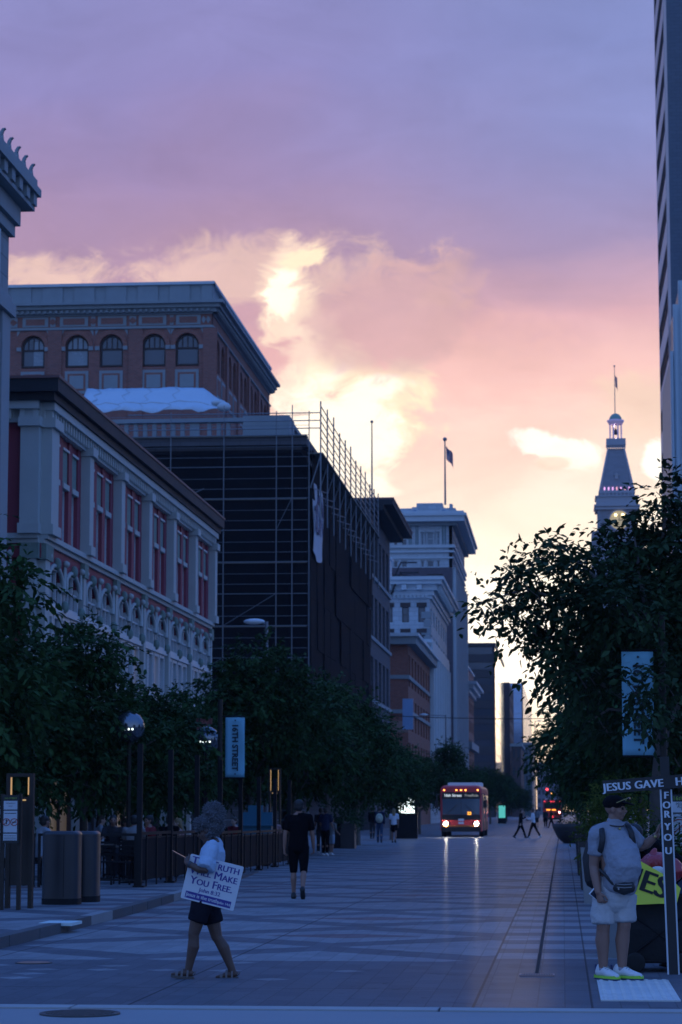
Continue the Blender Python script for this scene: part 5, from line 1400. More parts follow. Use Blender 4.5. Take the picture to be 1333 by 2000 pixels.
SK = {'dark': M('skin_dark', (.10, .055, .04), .55, var=.08, vs=8), 'brown': M('skin_brown', (.22, .125, .09), .55, var=.08, vs=8), 'tan': M('skin_tan', (.27, .145, .105), .5, var=.1, vs=8), 'fair': M('skin_fair', (.50, .33, .27), .5, var=.08, vs=8)}
MHAIRB = M('hair_black', (.014, .012, .012), .6, var=.3, vs=20); MHAIRN = M('hair_brown', (.05, .032, .02), .6, var=.3, vs=20); MHAIRBL = M('hair_blond', (.22, .15, .07), .6, var=.3, vs=20)
MSHOEB = M('shoe_black', (.02, .02, .022), .6); MSHOEW = M('shoe_white', (.62, .62, .62), .6)
MEYE = M('eye_dark', (.02, .015, .012), .2, var=0)
def hand(mb, W, d, nrm, thumb, mat, curl=.5, s=1.0):
    """W wrist, d toward the fingers, nrm back of the hand, thumb side direction; four bent fingers and a thumb from the side of the palm"""
    d = Vector(d).normalized(); th = Vector(thumb); th = (th - d * th.dot(d)).normalized(); nr = Vector(nrm); nr = (nr - d * nr.dot(d) - th * nr.dot(th)).normalized()
    loft(mb, [W, W + d * .045 * s, W + d * .088 * s], [(.026 * s, .018 * s), (.038 * s, .016 * s), (.040 * s, .013 * s)], mat, side=th, n=10)
    for k, (off, L) in enumerate(((.030, .072), (.010, .080), (-.010, .075), (-.029, .058))):
        p = W + d * (.088 - .006 * abs(k - 1)) * s + th * off * s; dirv = d.copy(); pts = [p - d * .012 * s]; a = 0
        for seg in (.44, .32, .26):
            a += curl * (1.0 + .08 * k); dirv = (d * math.cos(a) - nr * math.sin(a)).normalized(); pts.append(pts[-1] + dirv * L * seg * s)
        loft(mb, pts, [.0092 * s, .0088 * s, .0082 * s, .0068 * s], mat, side=th, n=8)
    p = W + d * .028 * s + th * .028 * s; dv = (d * .62 + th * .75 - nr * .25).normalized(); p2 = p + dv * .035 * s; dv2 = (d * .95 + th * .25 - nr * .4 * curl).normalized(); p3 = p2 + dv2 * .034 * s
    loft(mb, [p - dv * .012 * s, p2, p3, p3 + dv2 * .012 * s], [.0125 * s, .011 * s, .0095 * s, .0075 * s], mat, n=8)
def head_on(mb, c, f, mat, s=1.0, up=V(0, 0, 1)):
    """head with brow, nose, lips, chin, ears; c centre, f facing"""
    f = Vector(f).normalized(); up = (Vector(up) - f * Vector(up).dot(f)).normalized(); l = up.cross(f); A = (f, l, up); c = Vector(c)
    P = lambda a, b, z: c + (f * a + l * b + up * z) * s
    egg(mb, P(-.012, 0, .028), (.094 * s, .074 * s, .088 * s), mat, A)
    egg(mb, P(.018, 0, -.022), (.070 * s, .062 * s, .085 * s), mat, A)
    egg(mb, P(.048, 0, -.080), (.030 * s, .033 * s, .026 * s), mat, A)
    egg(mb, P(.066, 0, .030), (.020 * s, .052 * s, .016 * s), mat, A)
    loft(mb, [P(.078, 0, .022), P(.094, 0, -.008), P(.102, 0, -.020)], [.010 * s, .013 * s, .015 * s], mat, side=l, n=8)
    egg(mb, P(.080, 0, -.046), (.014 * s, .025 * s, .008 * s), mat, A); egg(mb, P(.078, 0, -.060), (.013 * s, .022 * s, .008 * s), mat, A)
    for k in (-1, 1):
        egg(mb, P(.045, k * .042, -.02), (.032 * s, .022 * s, .028 * s), mat, A)
        egg(mb, P(-.008, k * .078, -.006), (.020 * s, .010 * s, .033 * s), mat, A)
    loft(mb, [P(-.015, 0, -.06), P(-.022, 0, -.135)], [.052 * s, .055 * s], mat)
    return P, A
def eyes(par, P, s=1.0):
    for k in (-1, 1):
        e = MB(); e.ball(P(.076, k * .032, .008), .012 * s, MEYE, 8); e.build('eye', par, True)
def stand(h=1.7, lean=0.0, legs=((0, 0), (0, 0)), arms=((0, .12, .2), (0, .12, .2)), w=1.0, seat=None, turn=0.0):
    """joints in a frame with +X forward and +Y left; legs (hip swing, knee bend), arms (swing, spread, elbow bend); radians"""
    s = h / 1.7; J = {'s': s, 'w': w}; th, sh = .425 * s, .415 * s; hip = .885 * s
    ends = []
    for i, (a, k) in enumerate(legs):
        y = (.088 if i == 0 else -.088) * s * (.6 + .4 * w)
        u = V(math.sin(a), 0, -math.cos(a)) * th; b = V(math.sin(a - k), 0, -math.cos(a - k)) * sh; ends.append((y, u, b, a - k))
    low = min(u.z + b.z for y, u, b, q in ends); hz = -low + .075 * s if seat is None else seat + .10 * s
    J['pel'] = V(0, 0, hz)
    for i, (y, u, b, q) in enumerate(ends):
        n = 'LR'[i]; J['hip' + n] = V(0, y, hz); J['knee' + n] = V(0, y * 1.02, hz) + u; J['ank' + n] = J['knee' + n] + b; J['fa' + n] = q
    up = V(math.sin(lean), 0, math.cos(lean)); J['up'] = up
    J['waist'] = J['pel'] + up * .19 * s; J['chest'] = J['pel'] + up * .40 * s; J['sho'] = J['pel'] + up * .515 * s; J['neck'] = J['pel'] + up * .575 * s + V(.01, 0, 0)
    J['head'] = J['pel'] + up * .70 * s + V(.025 * s, 0, 0)
    for i, (a, o, e) in enumerate(arms):
        n = 'LR'[i]; sy = 1 if i == 0 else -1; S = J['sho'] + V(0, sy * .178 * s * (.7 + .3 * w), -.02)
        d = V(math.sin(a) * math.cos(o), sy * math.sin(o), -math.cos(a) * math.cos(o)); E = S + d * .29 * s
        d2 = V(math.sin(a + e) * math.cos(o * .3), sy * math.sin(o) * .3, -math.cos(a + e) * math.cos(o * .3)); J['sh' + n] = S; J['el' + n] = E; J['wr' + n] = E + d2 * .25 * s; J['hd' + n] = d2
    J['fwd'] = V(1, 0, 0); J['face'] = V(math.cos(turn), math.sin(turn), -.05)
    return J
def figure(label, loc, rz, J, skin, top, bot, shoes=None, hair=None, sleeves=.55, legcover=1.0, vox=.012, hairstyle='short', belly=0.0, hat=None, group=None, skirt=False, hemz=None, wob=.012, name='person', curl=.5, socks=None, foot=True):
    skin = SK[skin] if isinstance(skin, str) else skin
    am, cf = J.get('arm', 1), J.get('calf', 1)
    s, w = J['s'], J['w']; side = V(0, 0, 1).cross(J['fwd']); fw = J['fwd']
    b = MB()
    loft(b, [J['pel'] - J['up'] * .04 * s, J['pel'] + J['up'] * .05 * s, J['waist'], J['chest'] - J['up'] * .05 * s, J['chest'] + J['up'] * .05 * s, J['sho'] + J['up'] * .02], [(.15*w*s, .105*w*s), (.155*w*s, .11*w*s), (.13*w*s, .095*w*s), (.148*w*s, .108*w*s), (.155*w*s, .10*w*s), (.11*s, .07*s)], skin, side=side)
    P, A = head_on(b, J['head'], J['face'], skin, s * .98)
    loft(b, [J['sho'], J['neck'], J['head'] - V(0, 0, .08 * s)], [.062*s, .055*s, .05*s], skin)
    for n, sy in (('L', 1), ('R', -1)):
        S, E, Wr = J['sh' + n], J['el' + n], J['wr' + n]
        loft(b, [S, S.lerp(E, .35), E, E.lerp(Wr, .3), Wr], [.052*s*w**.5, .046*s*w**.5*am, .037*s*am, .039*s*am, .026*s*am], skin)
        d = J['hd' + n]; nr = J.get('hn' + n, side * sy); th = J.get('ht' + n, fw)
        hand(b, Wr, d, nr, th, skin, J.get('curl' + n, curl), s * 1.02)
        H, K, An = J['hip' + n], J['knee' + n], J['ank' + n]; q = J['fa' + n]; bk = -(fw)
        sd = (An - K).normalized(); bk = (bk - sd * bk.dot(sd)).normalized()
        loft(b, [H, H.lerp(K, .4), K, K.lerp(An, .12) + bk * .008, K.lerp(An, .34) + bk * .018 * s, K.lerp(An, .7) + bk * .006, An], [(.082*w*s, .09*w*s), (.074*w*s, .08*w*s), .052*s*cf, .050*s*cf, .056*s*cf, .041*s*cf, .034*s*cf], skin, side=side)
        fd = J.get('fd' + n) or (fw * math.cos(q) + V(0, 0, math.sin(q)))
        dn = J.get('fn' + n) or (fw * math.sin(q) - V(0, 0, math.cos(q)))
        J['_foot' + n] = (An, fd, dn)
        loft(b, [An + dn * .03 * s - fd * .035 * s, An + dn * .035 * s + fd * .05 * s, An + dn * .05 * s + fd * .13 * s, An + dn * .055 * s + fd * .165 * s], [.030*s, .034*s, (.038*s, .02*s), (.03*s, .014*s)], skin, side=side)
    body = fuse(b, name, vox, 3, None)
    body.location = loc; body.rotation_euler = (0, 0, rz); tag(body, label, 'person', group)
    if vox < .02: eyes(body, P, s)
    if top is not None:
        c = MB(); g = .018 * s
        hz = J['pel'] - J['up'] * (.02 * s if hemz is None else hemz)
        bel = fw * belly
        loft(c, [hz, J['pel'] + J['up'] * .08 * s + bel * .6, J['waist'] + bel, J['chest'] - J['up'] * .05 * s + bel * .35, J['chest'] + J['up'] * .06 * s, J['sho'] + J['up'] * .025 * s], [(.165*w*s, .13*w*s), (.165*w*s, .128*w*s + belly * .4), (.152*w*s + belly * .25, .115*w*s + belly * .5), (.165*w*s, .125*w*s + belly * .2), (.172*w*s, .118*w*s), (.12*s, .082*s)], top, side=side, cap=.3)
        for n in 'LR':
            S, E, Wr = J['sh' + n], J['el' + n], J['wr' + n]
            if sleeves <= 0: continue
            if sleeves <= 1: loft(c, [S + V(0, 0, .005), S.lerp(E, sleeves * .6), S.lerp(E, sleeves)], [.066*s*w**.5, .066*s*w**.5, .064*s*w**.5], top, cap=.2)
            else: loft(c, [S, S.lerp(E, .5), E, E.lerp(Wr, (sleeves - 1) * .6), E.lerp(Wr, sleeves - 1)], [.066*s, .060*s, .052*s, .05*s, .042*s], top, cap=.2)
        loft(c, [J['shL'] + V(0, 0, .012), J['sho'] + J['up'] * .02, J['shR'] + V(0, 0, .012)], [.068*s, .080*s, .068*s], top)
        loft(c, [J['sho'], J['neck'] - V(0, 0, .02)], [.075*s, .064*s], top)
        fuse(c, 'shirt', vox, 3, body, wob)
    if bot is not None:
        c = MB()
        loft(c, [J['pel'] - J['up'] * .02, J['pel'] + J['up'] * .13 * s], [(.168*w*s, .128*w*s), (.155*w*s, .118*w*s)], bot, side=side)
        for n in 'LR':
            H, K, An = J['hip' + n], J['knee' + n], J['ank' + n]
            if legcover <= 1:
                loft(c, [H, H.lerp(K, legcover * .5), H.lerp(K, legcover)], [(.098*w*s, .108*w*s), (.095*w*s, .102*w*s), (.092*w*s, .098*w*s)], bot, side=side, cap=.2)
            else:
                e = legcover - 1; loft(c, [H, H.lerp(K, .45), K, K.lerp(An, .35 * e), K.lerp(An, .97 * e)], [(.094*w*s, .104*w*s), (.086*w*s, .092*w*s), .066*s, .066*s, .056*s], bot, side=side, cap=.2)
        if skirt:
            m = (J['hipL'].lerp(J['kneeL'], legcover) + J['hipR'].lerp(J['kneeR'], legcover)) / 2
            loft(c, [J['pel'], m], [(.17*w*s, .13*w*s), (.2*w*s, .17*w*s)], bot, side=side)
        fuse(c, 'skirt' if skirt else ('shorts' if legcover <= 1 else 'trousers'), vox, 2, body, wob * .6)
    if shoes is not None:
        for n in 'LR':
            An, fd, dn = J['_foot' + n]; c = MB()
            loft(c, [An + dn * .0 * s - fd * .03 * s, An + dn * .035 * s - fd * .045 * s], [.046*s, .048*s], shoes, side=side)
            loft(c, [An + dn * .04 * s - fd * .045 * s, An + dn * .035 * s + fd * .04 * s, An + dn * .05 * s + fd * .12 * s, An + dn * .056 * s + fd * .175 * s], [(.042*s, .038*s), (.044*s, .046*s), (.048*s, .034*s), (.036*s, .024*s)], shoes, side=side)
            fuse(c, 'shoe', vox * .8, 2, body)
    if hair is not None:
        c = MB(); hs = s * .98
        egg(c, P(-.025, 0, .042), (.100 * hs, .086 * hs, .088 * hs), hair, A); egg(c, P(-.045, 0, -.01), (.072 * hs, .083 * hs, .085 * hs), hair, A)
        if hairstyle == 'long': loft(c, [P(-.05, 0, .03), P(-.085, 0, -.08), P(-.10, 0, -.24)], [(.088*hs, .06*hs), (.092*hs, .05*hs), (.08*hs, .03*hs)], hair, side=side)
        if hairstyle == 'bun': egg(c, P(-.10, 0, .06), (.05, .05, .05), hair, A)
        fuse(c, 'hair', vox * .8, 2, body, .008)
    if hat is not None:
        c = MB(); hs = s
        egg(c, P(-.012, 0, .06), (.108 * hs, .090 * hs, .072 * hs), hat, A); loft(c, [P(.06, 0, .062), P(.125, 0, .052), P(.165, 0, .042)], [(.075*hs, .012*hs), (.07*hs, .009*hs), (.05*hs, .007*hs)], hat, side=A[1])
        fuse(c, 'cap', .006, 2, body)
    body['_'] = 1; del body['_']
    return body, P, A
# ------------------------------------------------------------------ buses
MBUSR = M('bus_red', (.55, .045, .05), .35, var=.1, vs=.6, spec=.6); MBUSB = M('bus_black', (.015, .015, .018), .35, var=.1); MBUSG = M('bus_glass', (.22, .27, .33), .08, .6, var=0, spec=.9)
MTYRE = M('tyre', (.015, .015, .015), .85); MRIM = M('rim', (.35, .35, .37), .35, .8); MWHITE = M('white_paint', (.7, .72, .74), .5, var=.08)
MORG = M('orange_stripe', (.5, .16, .03), .5)
HEADL = E('headlamp', (1.0, .93, .76), 260); AMBL = E('amber_marker', (1.0, .42, .08), 5); REDL = E('red_marker', (1.0, .06, .08), 3.5); DEST = E('destination_led', (.75, .85, 1.0), .9); DEST2 = E('destination_led_dim', (.75, .8, .85), .28); ORL = E('orange_led', (1.0, .40, .03), 2.6)
def round_rect(w, z0, z1, r, seg=5, rb=.1):
    pts = []
    for cx, cz, a0, q in ((w - r, z1 - r, 0, r), (-w + r, z1 - r, 90, r), (-w + rb, z0 + rb, 180, rb), (w - rb, z0 + rb, 270, rb)):
        for k in range(seg + 1): a = R(a0 + 90 * k / seg); pts.append((cx + q * math.cos(a), cz + q * math.sin(a)))
    return pts
def bus(name, label, loc, rz, front=True):
    t = thing(name, label, 'bus', loc, rz); W, L, H = 1.28, 12.0, 3.12
    F = ((0, 0, 0), (1, 0, 0), (0, -1, 0))
    b = MB()
    secs = [(0.0, .93, .0), (.12, .985, .0), (.45, 1.0, 0), (L - .3, 1.0, 0), (L, .94, 0)]
    rings = []
    for y, k, _ in secs: rings.append([(x * k, y, .33 + (z - .33) * (1 - (1 - k) * .6)) for x, z in round_rect(W, .33, H, .32)])
    n = len(rings[0]); vs = [p for r in rings for p in r]
    fs = [(i*n+k, i*n+(k+1) % n, (i+1)*n+(k+1) % n, (i+1)*n+k) for i in range(len(rings) - 1) for k in range(n)] + [tuple(range(n)), tuple((len(rings)-1)*n + k for k in range(n))]
    b.add(vs, fs, MBUSR, False); b.build('body', t, True)
    s = MB()
    for sx in (-1, 1):
        s.box(sx * W - .012, sx * W + .012, .7, L - .5, 1.15, 2.55, MBUSG)
    s.build('side_windows', t, True)
    r = MB(); r.box(-.85, .85, 1.2, 3.6, H, H + .16, MWHITE); r.box(-1.0, 1.0, 6.5, 10.8, H, H + .24, MWHITE); r.build('roof_unit', t, True)
    dr = MB()
    for y0 in (.75, 5.6): dr.box(W + .013, W + .03, y0, y0 + 1.2, .42, 2.5, MBUSB)
    dr.build('door', t, True)
    if front:
        w = MB(); w.fpoly(F, [(-1.12, 1.35), (1.12, 1.35), (1.14, 2.30), (-1.14, 2.30)], .0, .03, MBUSG); w.fpoly(F, [(-.012, 1.35), (.012, 1.35), (.012, 2.3), (-.012, 2.3)], .031, .045, MBUSB); w.build('windscreen', t, True)
        m = MB(); m.fpoly(F, [(-1.17, 2.31), (1.17, 2.31), (1.12, 2.70), (-1.12, 2.70)], .0, .04, MBUSB); ds = m.build('destination_sign', t, True)
        for txt, x, mt, sz in (('16th Street', -.50, DEST, .235), ('FreeRide', .64, DEST2, .225)):
            o = link('lettering', text_mesh(txt, sz, mt, .004, .004), ds); o.location = (x, -.05, 2.5); o.rotation_euler = (R(90), 0, 0)
        m = MB(); m.fpoly(F, [(-1.17, 1.02), (1.17, 1.02), (1.15, 1.34), (-1.15, 1.34)], .0, .03, MBUSB); m.build('cowl', t, True)
        m = MB(); m.fpoly(F, [(-1.16, .62), (1.16, .62), (1.16, .70), (-1.16, .70)], .0, .035, MORG); m.build('stripe', t, True)
        m = MB(); m.fpoly(F, [(-1.19, .32), (1.19, .32), (1.19, .61), (-1.19, .61)], .0, .09, MBUSB); m.build('bumper', t, True)
        for sx in (-1, 1):
            h = MB(); h.fpoly(F, [(sx * .93 + .24 * math.cos(R(a)), .80 + .13 * math.sin(R(a))) for a in range(0, 360, 20)], .0, .03, MBUSB); hh = h.build('headlight', t, True)
            l = MB(); l.fpoly(F, [(sx * .93 + 0.11 * math.cos(R(a)), .80 + 0.11 * math.sin(R(a))) for a in range(0, 360, 20)], .031, .06, HEADL); l.build('lamp', hh, True)
        for x in (-1.02, -.28, 0, .28, 1.02):
            l = MB(); l.box(x - .045, x + .045, -.03, .06, 2.79, 2.86, AMBL); l.build('marker_light', t, True)
        o = link('number', text_mesh('22', .24, ORL, .004, .006), t); o.location = (.50, -.05, 1.42); o.rotation_euler = (R(90), 0, 0)
        p = MB(); p.box(-.17, .17, -.045, -.03, .78, .90, MWHITE); p.build('licence_plate', t, True)
        p = MB(); p.box(-.17, .17, -.042, -.03, .96, 1.10, MWHITE); p.build('badge', t, True)
        wp = MB()
        for sx in (-1, 1): wp.tube([(sx * .9, -.07, 1.36), (sx * .25, -.06, 1.95)], .018, MBUSB, 5)
        wp.build('wiper', t, True)
        for sx in (-1, 1):
            mr = MB(); mr.tube([(sx * 1.2, .1, 2.6), (sx * 1.45, -.25, 2.55), (sx * 1.47, -.28, 2.2)], .03, MBUSB, 6); mr.box(sx * 1.47 - .1, sx * 1.47 + .1, -.36, -.26, 1.75, 2.2, MBUSB); mr.build('mirror', t, True)
    else:
        m = MB(); m.fpoly(F, [(-1.1, 1.9), (1.1, 1.9), (1.1, 2.6), (-1.1, 2.6)], .0, .03, MBUSB); m.build('rear_panel', t, True)
        for x in (-.55, .25): l = MB(); l.box(x - .3, x + .3, -.06, .0, 1.62, 1.76, ORL); l.build('rear_sign_light', t, True)
        for x in (-1.05, -.25, 0, .25, 1.05): l = MB(); l.box(x - .06, x + .06, -.06, .06, 2.82, 2.91, REDL); l.build('marker_light', t, True)
        for x, e in ((-1.0, REDL), (1.0, E('brake_lamp', (1.0, .35, .3), 14)), (.0, REDL)):
            l = MB(); zz = 1.3 if x else .75; l.fpoly(F, [(x + .16 * math.cos(R(a)), zz + .16 * math.sin(R(a))) for a in range(0, 360, 30)], 0, .06, e); l.build('tail_light', t, True)
        m = MB(); m.fpoly(F, [(-1.19, .32), (1.19, .32), (1.19, .61), (-1.19, .61)], .0, .09, MBUSB); m.build('bumper', t, True)
    for sx in (-1, 1):
        for y in (2.6, 8.9):
            w = MB(); w.lathe([(.30, -.14), (.46, -.14), (.48, -.08), (.48, .12), (.44, .16), (.30, .16)], MTYRE, n=20)
            for i in range(len(w.v)): a, bb, c = w.v[i]; w.v[i] = (sx * (W - .13 + c), y + a, .48 + bb)
            wo = w.build('wheel', t, True); q = MB(); q.lathe([(.02, .10), (.30, .13), (.30, -.1)], MRIM, n=16)
            for i in range(len(q.v)): a, bb, c = q.v[i]; q.v[i] = (sx * (W - .13 + c), y + a, .48 + bb)
            q.build('rim', wo, True)
    return t
q = at(901, 1583, 148); bus('city_bus', 'red city bus with lit headlights coming down the street', (q.x, 148, .004), 0)
q = at(1079, 1583, 345); bus('city_bus', 'distant bus with red tail lights driving away along the street', (q.x, 345, .004), 0, False)
# ------------------------------------------------------------------ street furniture
MBRONZE = M('bronze_metal', (.04, .033, .028), .5, .1, var=.2, vs=4, spec=.2); MSTEELD = M('dark_steel', (.045, .045, .05), .32, .5, var=.15, vs=2); MBLACKM = M('black_metal', (.014, .014, .016), .6, .0, var=.15, vs=4, spec=.15)
MPANEL = M('dark_fence_panel', (.015, .014, .016), .8, var=.25, vs=2, spec=.08); MSIGNW = M('sign_white', (.46, .50, .54), .6, var=.06); MSIGNK = M('sign_black', (.02, .02, .02), .6, var=0); MSIGNR = M('sign_red', (.35, .05, .04), .6, var=0); MGRNT = M('sign_green', (.25, .38, .06), .6, var=0)
WARMGLOW = E('warm_glow', (1.0, .60, .24), .5)  # glow put on the pylon frames in place of lamp light they catch
def rules_sign(label, loc, w, z0, z1, lines, posts, rz=0.0):
    t = thing('rules_sign', label, 'sign', loc, rz); h = z1 - z0
    for x in posts: p = MB(); p.box(x - .03, x + .03, -.03, .03, 0, z1 + .02 if x > -w else z1, MBRONZE); p.build('post', t, True)
    b = MB(); b.box(-w / 2, w / 2, -.075, -.035, z0, z1, MSIGNK); bo = b.build('board', t, True)
    f = MB()
    for a, c in ((.16, .36) ,): pass
    m = .022
    secs = [(z0 + .04, z0 + h * .20), (z0 + h * .225, z0 + h * .675), (z0 + h * .70, z0 + h * .88)]
    for a, c in secs: f.box(-w / 2 + m, w / 2 - m, -.0785, -.0755, a, c, MSIGNW)
    f.build('panels', t, True)
    def tx(s, x, z, sz, mat, bd=.0): o = link('lettering', text_mesh(s, sz, mat, .0006, bd), bo); o.location = (x, -.0795, z); o.rotation_euler = (R(90), 0, 0)
    tx('16th STREET', 0, z0 + h * .935, .042 * w / .29, MGRNT)
    for i, s in enumerate(lines): tx(s, 0, z0 + h * (.84 - .044 * i if len(lines) > 2 else .83 - .06 * i), (.026 if len(lines) > 2 else .027) * w / .29, MSIGNK)
    r = .06 * w / .29; g = MB()
    for k, x in enumerate((-.068, .068)):
        x *= w / .29; z = z0 + h * .44
        rg = [(x + r * math.cos(R(a)), z + r * math.sin(R(a))) for a in range(0, 361, 15)]
        g.tube([(a, -.081, c) for a, c in rg], .0055, MSIGNR, 5); g.tube([(x - r * .7, -.081, z - r * .7), (x + r * .7, -.081, z + r * .7)], .005, MSIGNR, 5)
        if k == 0: g.tube([(x, -.0805, z - r * .6), (x, -.0805, z + r * .35)], .007, MSIGNK, 5); g.ball((x, -.0805, z + r * .55), .011, MSIGNK, 6)
        else: g.box(x - r * .6, x + r * .6, -.082, -.0795, z - .008, z + .006, MSIGNK)
    g.build('prohibition_symbols', t, True)
    u = MB()
    for i in range(4): u.box(-w * .36, w * .36, -.0795, -.0787, z0 + h * (.155 - .03 * i) , z0 + h * (.163 - .03 * i), MSIGNK)
    u.box(-w * .36, w * .36, -.0795, -.0787, z0 + h * .615, z0 + h * .63, MSIGNK); u.build('small_print', t, True)
    return t
p = gnd(20, 1778, .13); k = p.y / FPX
rules_sign('small black and white street rules sign on two posts before the bins', (p.x, p.y, .13), 33 * k, Zat(1647, p.y, 20) - .13, Zat(1553, p.y, 20) - .13, ['PEDESTRIANS', 'ONLY'], (-17.5 * k, 16.5 * k))
# wayfinding pylon behind the sign, strips glowing for the lamp light its frame catches
def pylon(label, loc, w, h, zl, panel=True):
    t = thing('lit_pylon', label, 'pylon', loc)
    for sx in (-1, 1): m = MB(); m.box(sx * w / 2 - .032, sx * w / 2 + .032, -.06, .06, 0, h, MBRONZE); m.build('post', t, True)
    m = MB(); m.box(-w / 2 + .032, w / 2 - .032, -.04, .04, .35 if panel else zl - .08, zl, MBRONZE); m.box(-w / 2 + .032, w / 2 - .032, -.05, .05, h - .05, h, MBRONZE); m.build('panel', t, True)
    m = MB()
    for sx in (-1, 1): m.box(sx * (w / 2 - .042) - .009, sx * (w / 2 - .042) + .009, -.065, -.03, zl + .03, h - .06, WARMGLOW)
    m.box(-w / 2 + .08, w / 2 - .08, -.06, -.041, zl - .06, zl - .04, E('warm_glow_dim', (1.0, .66, .28), .5)); m.build('caught_glow', t, True)
    return t
p = gnd(26, 1776, .13); k = p.y / FPX
pylon('bronze framed pylon with painted lamp glow behind the small rules sign', (p.x + .03, p.y + .25, .13), 46 * k, Zat(1510, p.y, 26) - .13, Zat(1556, p.y, 26) - .13)
q = at(537, 1583, 78); pylon('tall bronze pylon with painted lamp glow at the far patio fence', (q.x, 78, .0), 20 * 78 / FPX, Zat(1500, 78, 537), Zat(1546, 78, 537), False)
# litter bins
def bin_(px0, px1, pyb, pyt, label):
    p = gnd((px0 + px1) / 2, pyb, .13); k = p.y / FPX; w = (px1 - px0) * k / 2; h = Zat(pyt, p.y, px0) - .13
    t = thing('litter_bin', label, 'litter bin', (p.x, p.y + w, .13), 0, 'steel litter bins'); n = 28
    def se(r, q): c, s = math.cos(q), math.sin(q); return (r * math.copysign(abs(c) ** .62, c), r * math.copysign(abs(s) ** .62, s))
    def shell(prof, mat):
        m = MB(); vs = [(*se(r, 2 * math.pi * i / n), z) for r, z in prof for i in range(n)]
        m.add(vs, [(a*n+i, a*n+(i+1) % n, (a+1)*n+(i+1) % n, (a+1)*n+i) for a in range(len(prof) - 1) for i in range(n)], mat, True); m.add(vs[-n:], [tuple(range(n))], mat); return m
    shell([(w, .10), (w, h - .03)], MSTEELD).build('body', t, True); shell([(w * 1.015, 0), (w * 1.015, .10)], MBLACKM).build('plinth', t, True)
    shell([(w * 1.01, h - .03), (w * .98, h - .005), (w * .86, h + .02)], MSTEELD).build('lid', t, True)
    m = MB(); m.box(w * .28, w * .31, -w * 1.004, -w * .98, .12, h - .05, MBLACKM); m.build('door_seam', t, True)
bin_(76, 150, 1768, 1626, 'round dark steel litter bin, the nearer of the two'); bin_(113, 187, 1763, 1626, 'dark steel litter bin half hidden behind the nearer round bin')
# globe lamps, banners, lamp posts
MGLOBE = M('mirror_globe', (.20, .215, .235), .14, .8, var=.05)
def globe_lamp(px, py, Y, d, label):
    q = at(px, py, Y); t = thing('globe_lamp', label, 'lamp', (q.x, Y, 0), 0, 'globe lamps in the patio trees')
    m = MB(); m.tube([(0, 0, 0), (0, 0, q.z - d * .45)], .05, MBRONZE, 8); m.build('pole', t, True)
    m = MB(); m.ball((0, 0, q.z), d / 2, MGLOBE, 24); m.build('globe', t, True)
    m = MB()
    for i in range(4): m.ball((-.12 + .085 * i, -d * .47, q.z - .06), .025, E('globe_bulb', (.85, 1.0, .95), 2), 6)
    m.build('bulb', t, True)
globe_lamp(404, 1445, 64, .72, 'mirrored globe lamp beside the left pale blue street banner'); globe_lamp(253, 1420, 55, .72, 'mirrored globe lamp buried in the trees above the patio')
MBANB = M('banner_blue', (.22, .50, .62), .75, var=.08, vs=3); MBINK = M('banner_ink', (.02, .035, .05), .7, var=0)
def street_banner(label, px0, px1, py0, py1, Y, pole_px, ptop):
    a, b = at(px0, py0, Y), at(px1, py1, Y); xp = at(pole_px, 1500, Y).x
    t = thing('street_banner', label, 'banner', (xp, Y, 0)); m = MB(); m.tube([(0, 0, 0), (0, 0, .5)], .085, MBRONZE, 10); m.tube([(0, 0, .5), (0, 0, ptop)], .06, MBRONZE, 10); m.build('pole', t, True)
    m = MB(); W = b.x - a.x; nx, ny = 6, 14; vs = []
    for j in range(ny + 1):
        for i in range(nx + 1): vs.append((a.x - xp + W * i / nx, .02 * math.sin(i * 1.1 + j * .5) * (i / nx), b.z + (a.z - b.z) * j / ny))
    m.add(vs, [(j*(nx+1)+i, j*(nx+1)+i+1, (j+1)*(nx+1)+i+1, (j+1)*(nx+1)+i) for j in range(ny) for i in range(nx)], MBANB, True); bo = m.build('cloth', t, True)
    so = bo.modifiers.new('s', 'SOLIDIFY'); so.thickness = .006
    m = MB(); x0, x1 = sorted((0, (a.x - xp) + (W if a.x > xp else 0)))
    for z in (a.z + .02, b.z - .02): m.tube([(x0, 0, z), (x1, 0, z)], .018, MBLACKM, 6, cap=False)
    build_each(m, 'bracket', t, True)
    o = link('lettering', text_mesh('· 16TH STREET ·', W * .50, MBINK, .002, .009), bo); o.location = (a.x - xp + W * .5, -.035, (a.z + b.z) / 2); o.rotation_euler = (R(90), R(90), 0)
    k = (a.z - b.z) * .92 / max(.01, o.dimensions.x); o.scale = (min(1.25, k),) * 2 + (1,)
    return t
street_banner('pale blue street banner with clear lettering on a pole by the patio', 441, 478, 1401, 1518, 61, 430, 4.4)
street_banner('pale blue street banner half hidden by leaves of the big tree', 1214, 1279, 1273, 1475, 42.2, 1297, 5.0)
t = thing('shop_sign', 'small dark red shop sign close beside the lettered blue banner', 'sign', (at(398, 1425, 66).x, 66, 0)); a, b = at(384, 1403, 66), at(414, 1446, 66)
m = MB(); m.box(a.x - t.location.x, b.x - t.location.x, 0, .08, b.z, a.z, M('dull_red', (.16, .045, .04), .7)); m.tube([(0, .04, 0), (0, .04, b.z)], .03, MBLACKM, 6); m.build('panel', t, True)
lettering('THE', .16, M('dull_red_ink', (.30, .10, .08), .7), t, (0, -.006, a.z - .14), bold=.004)
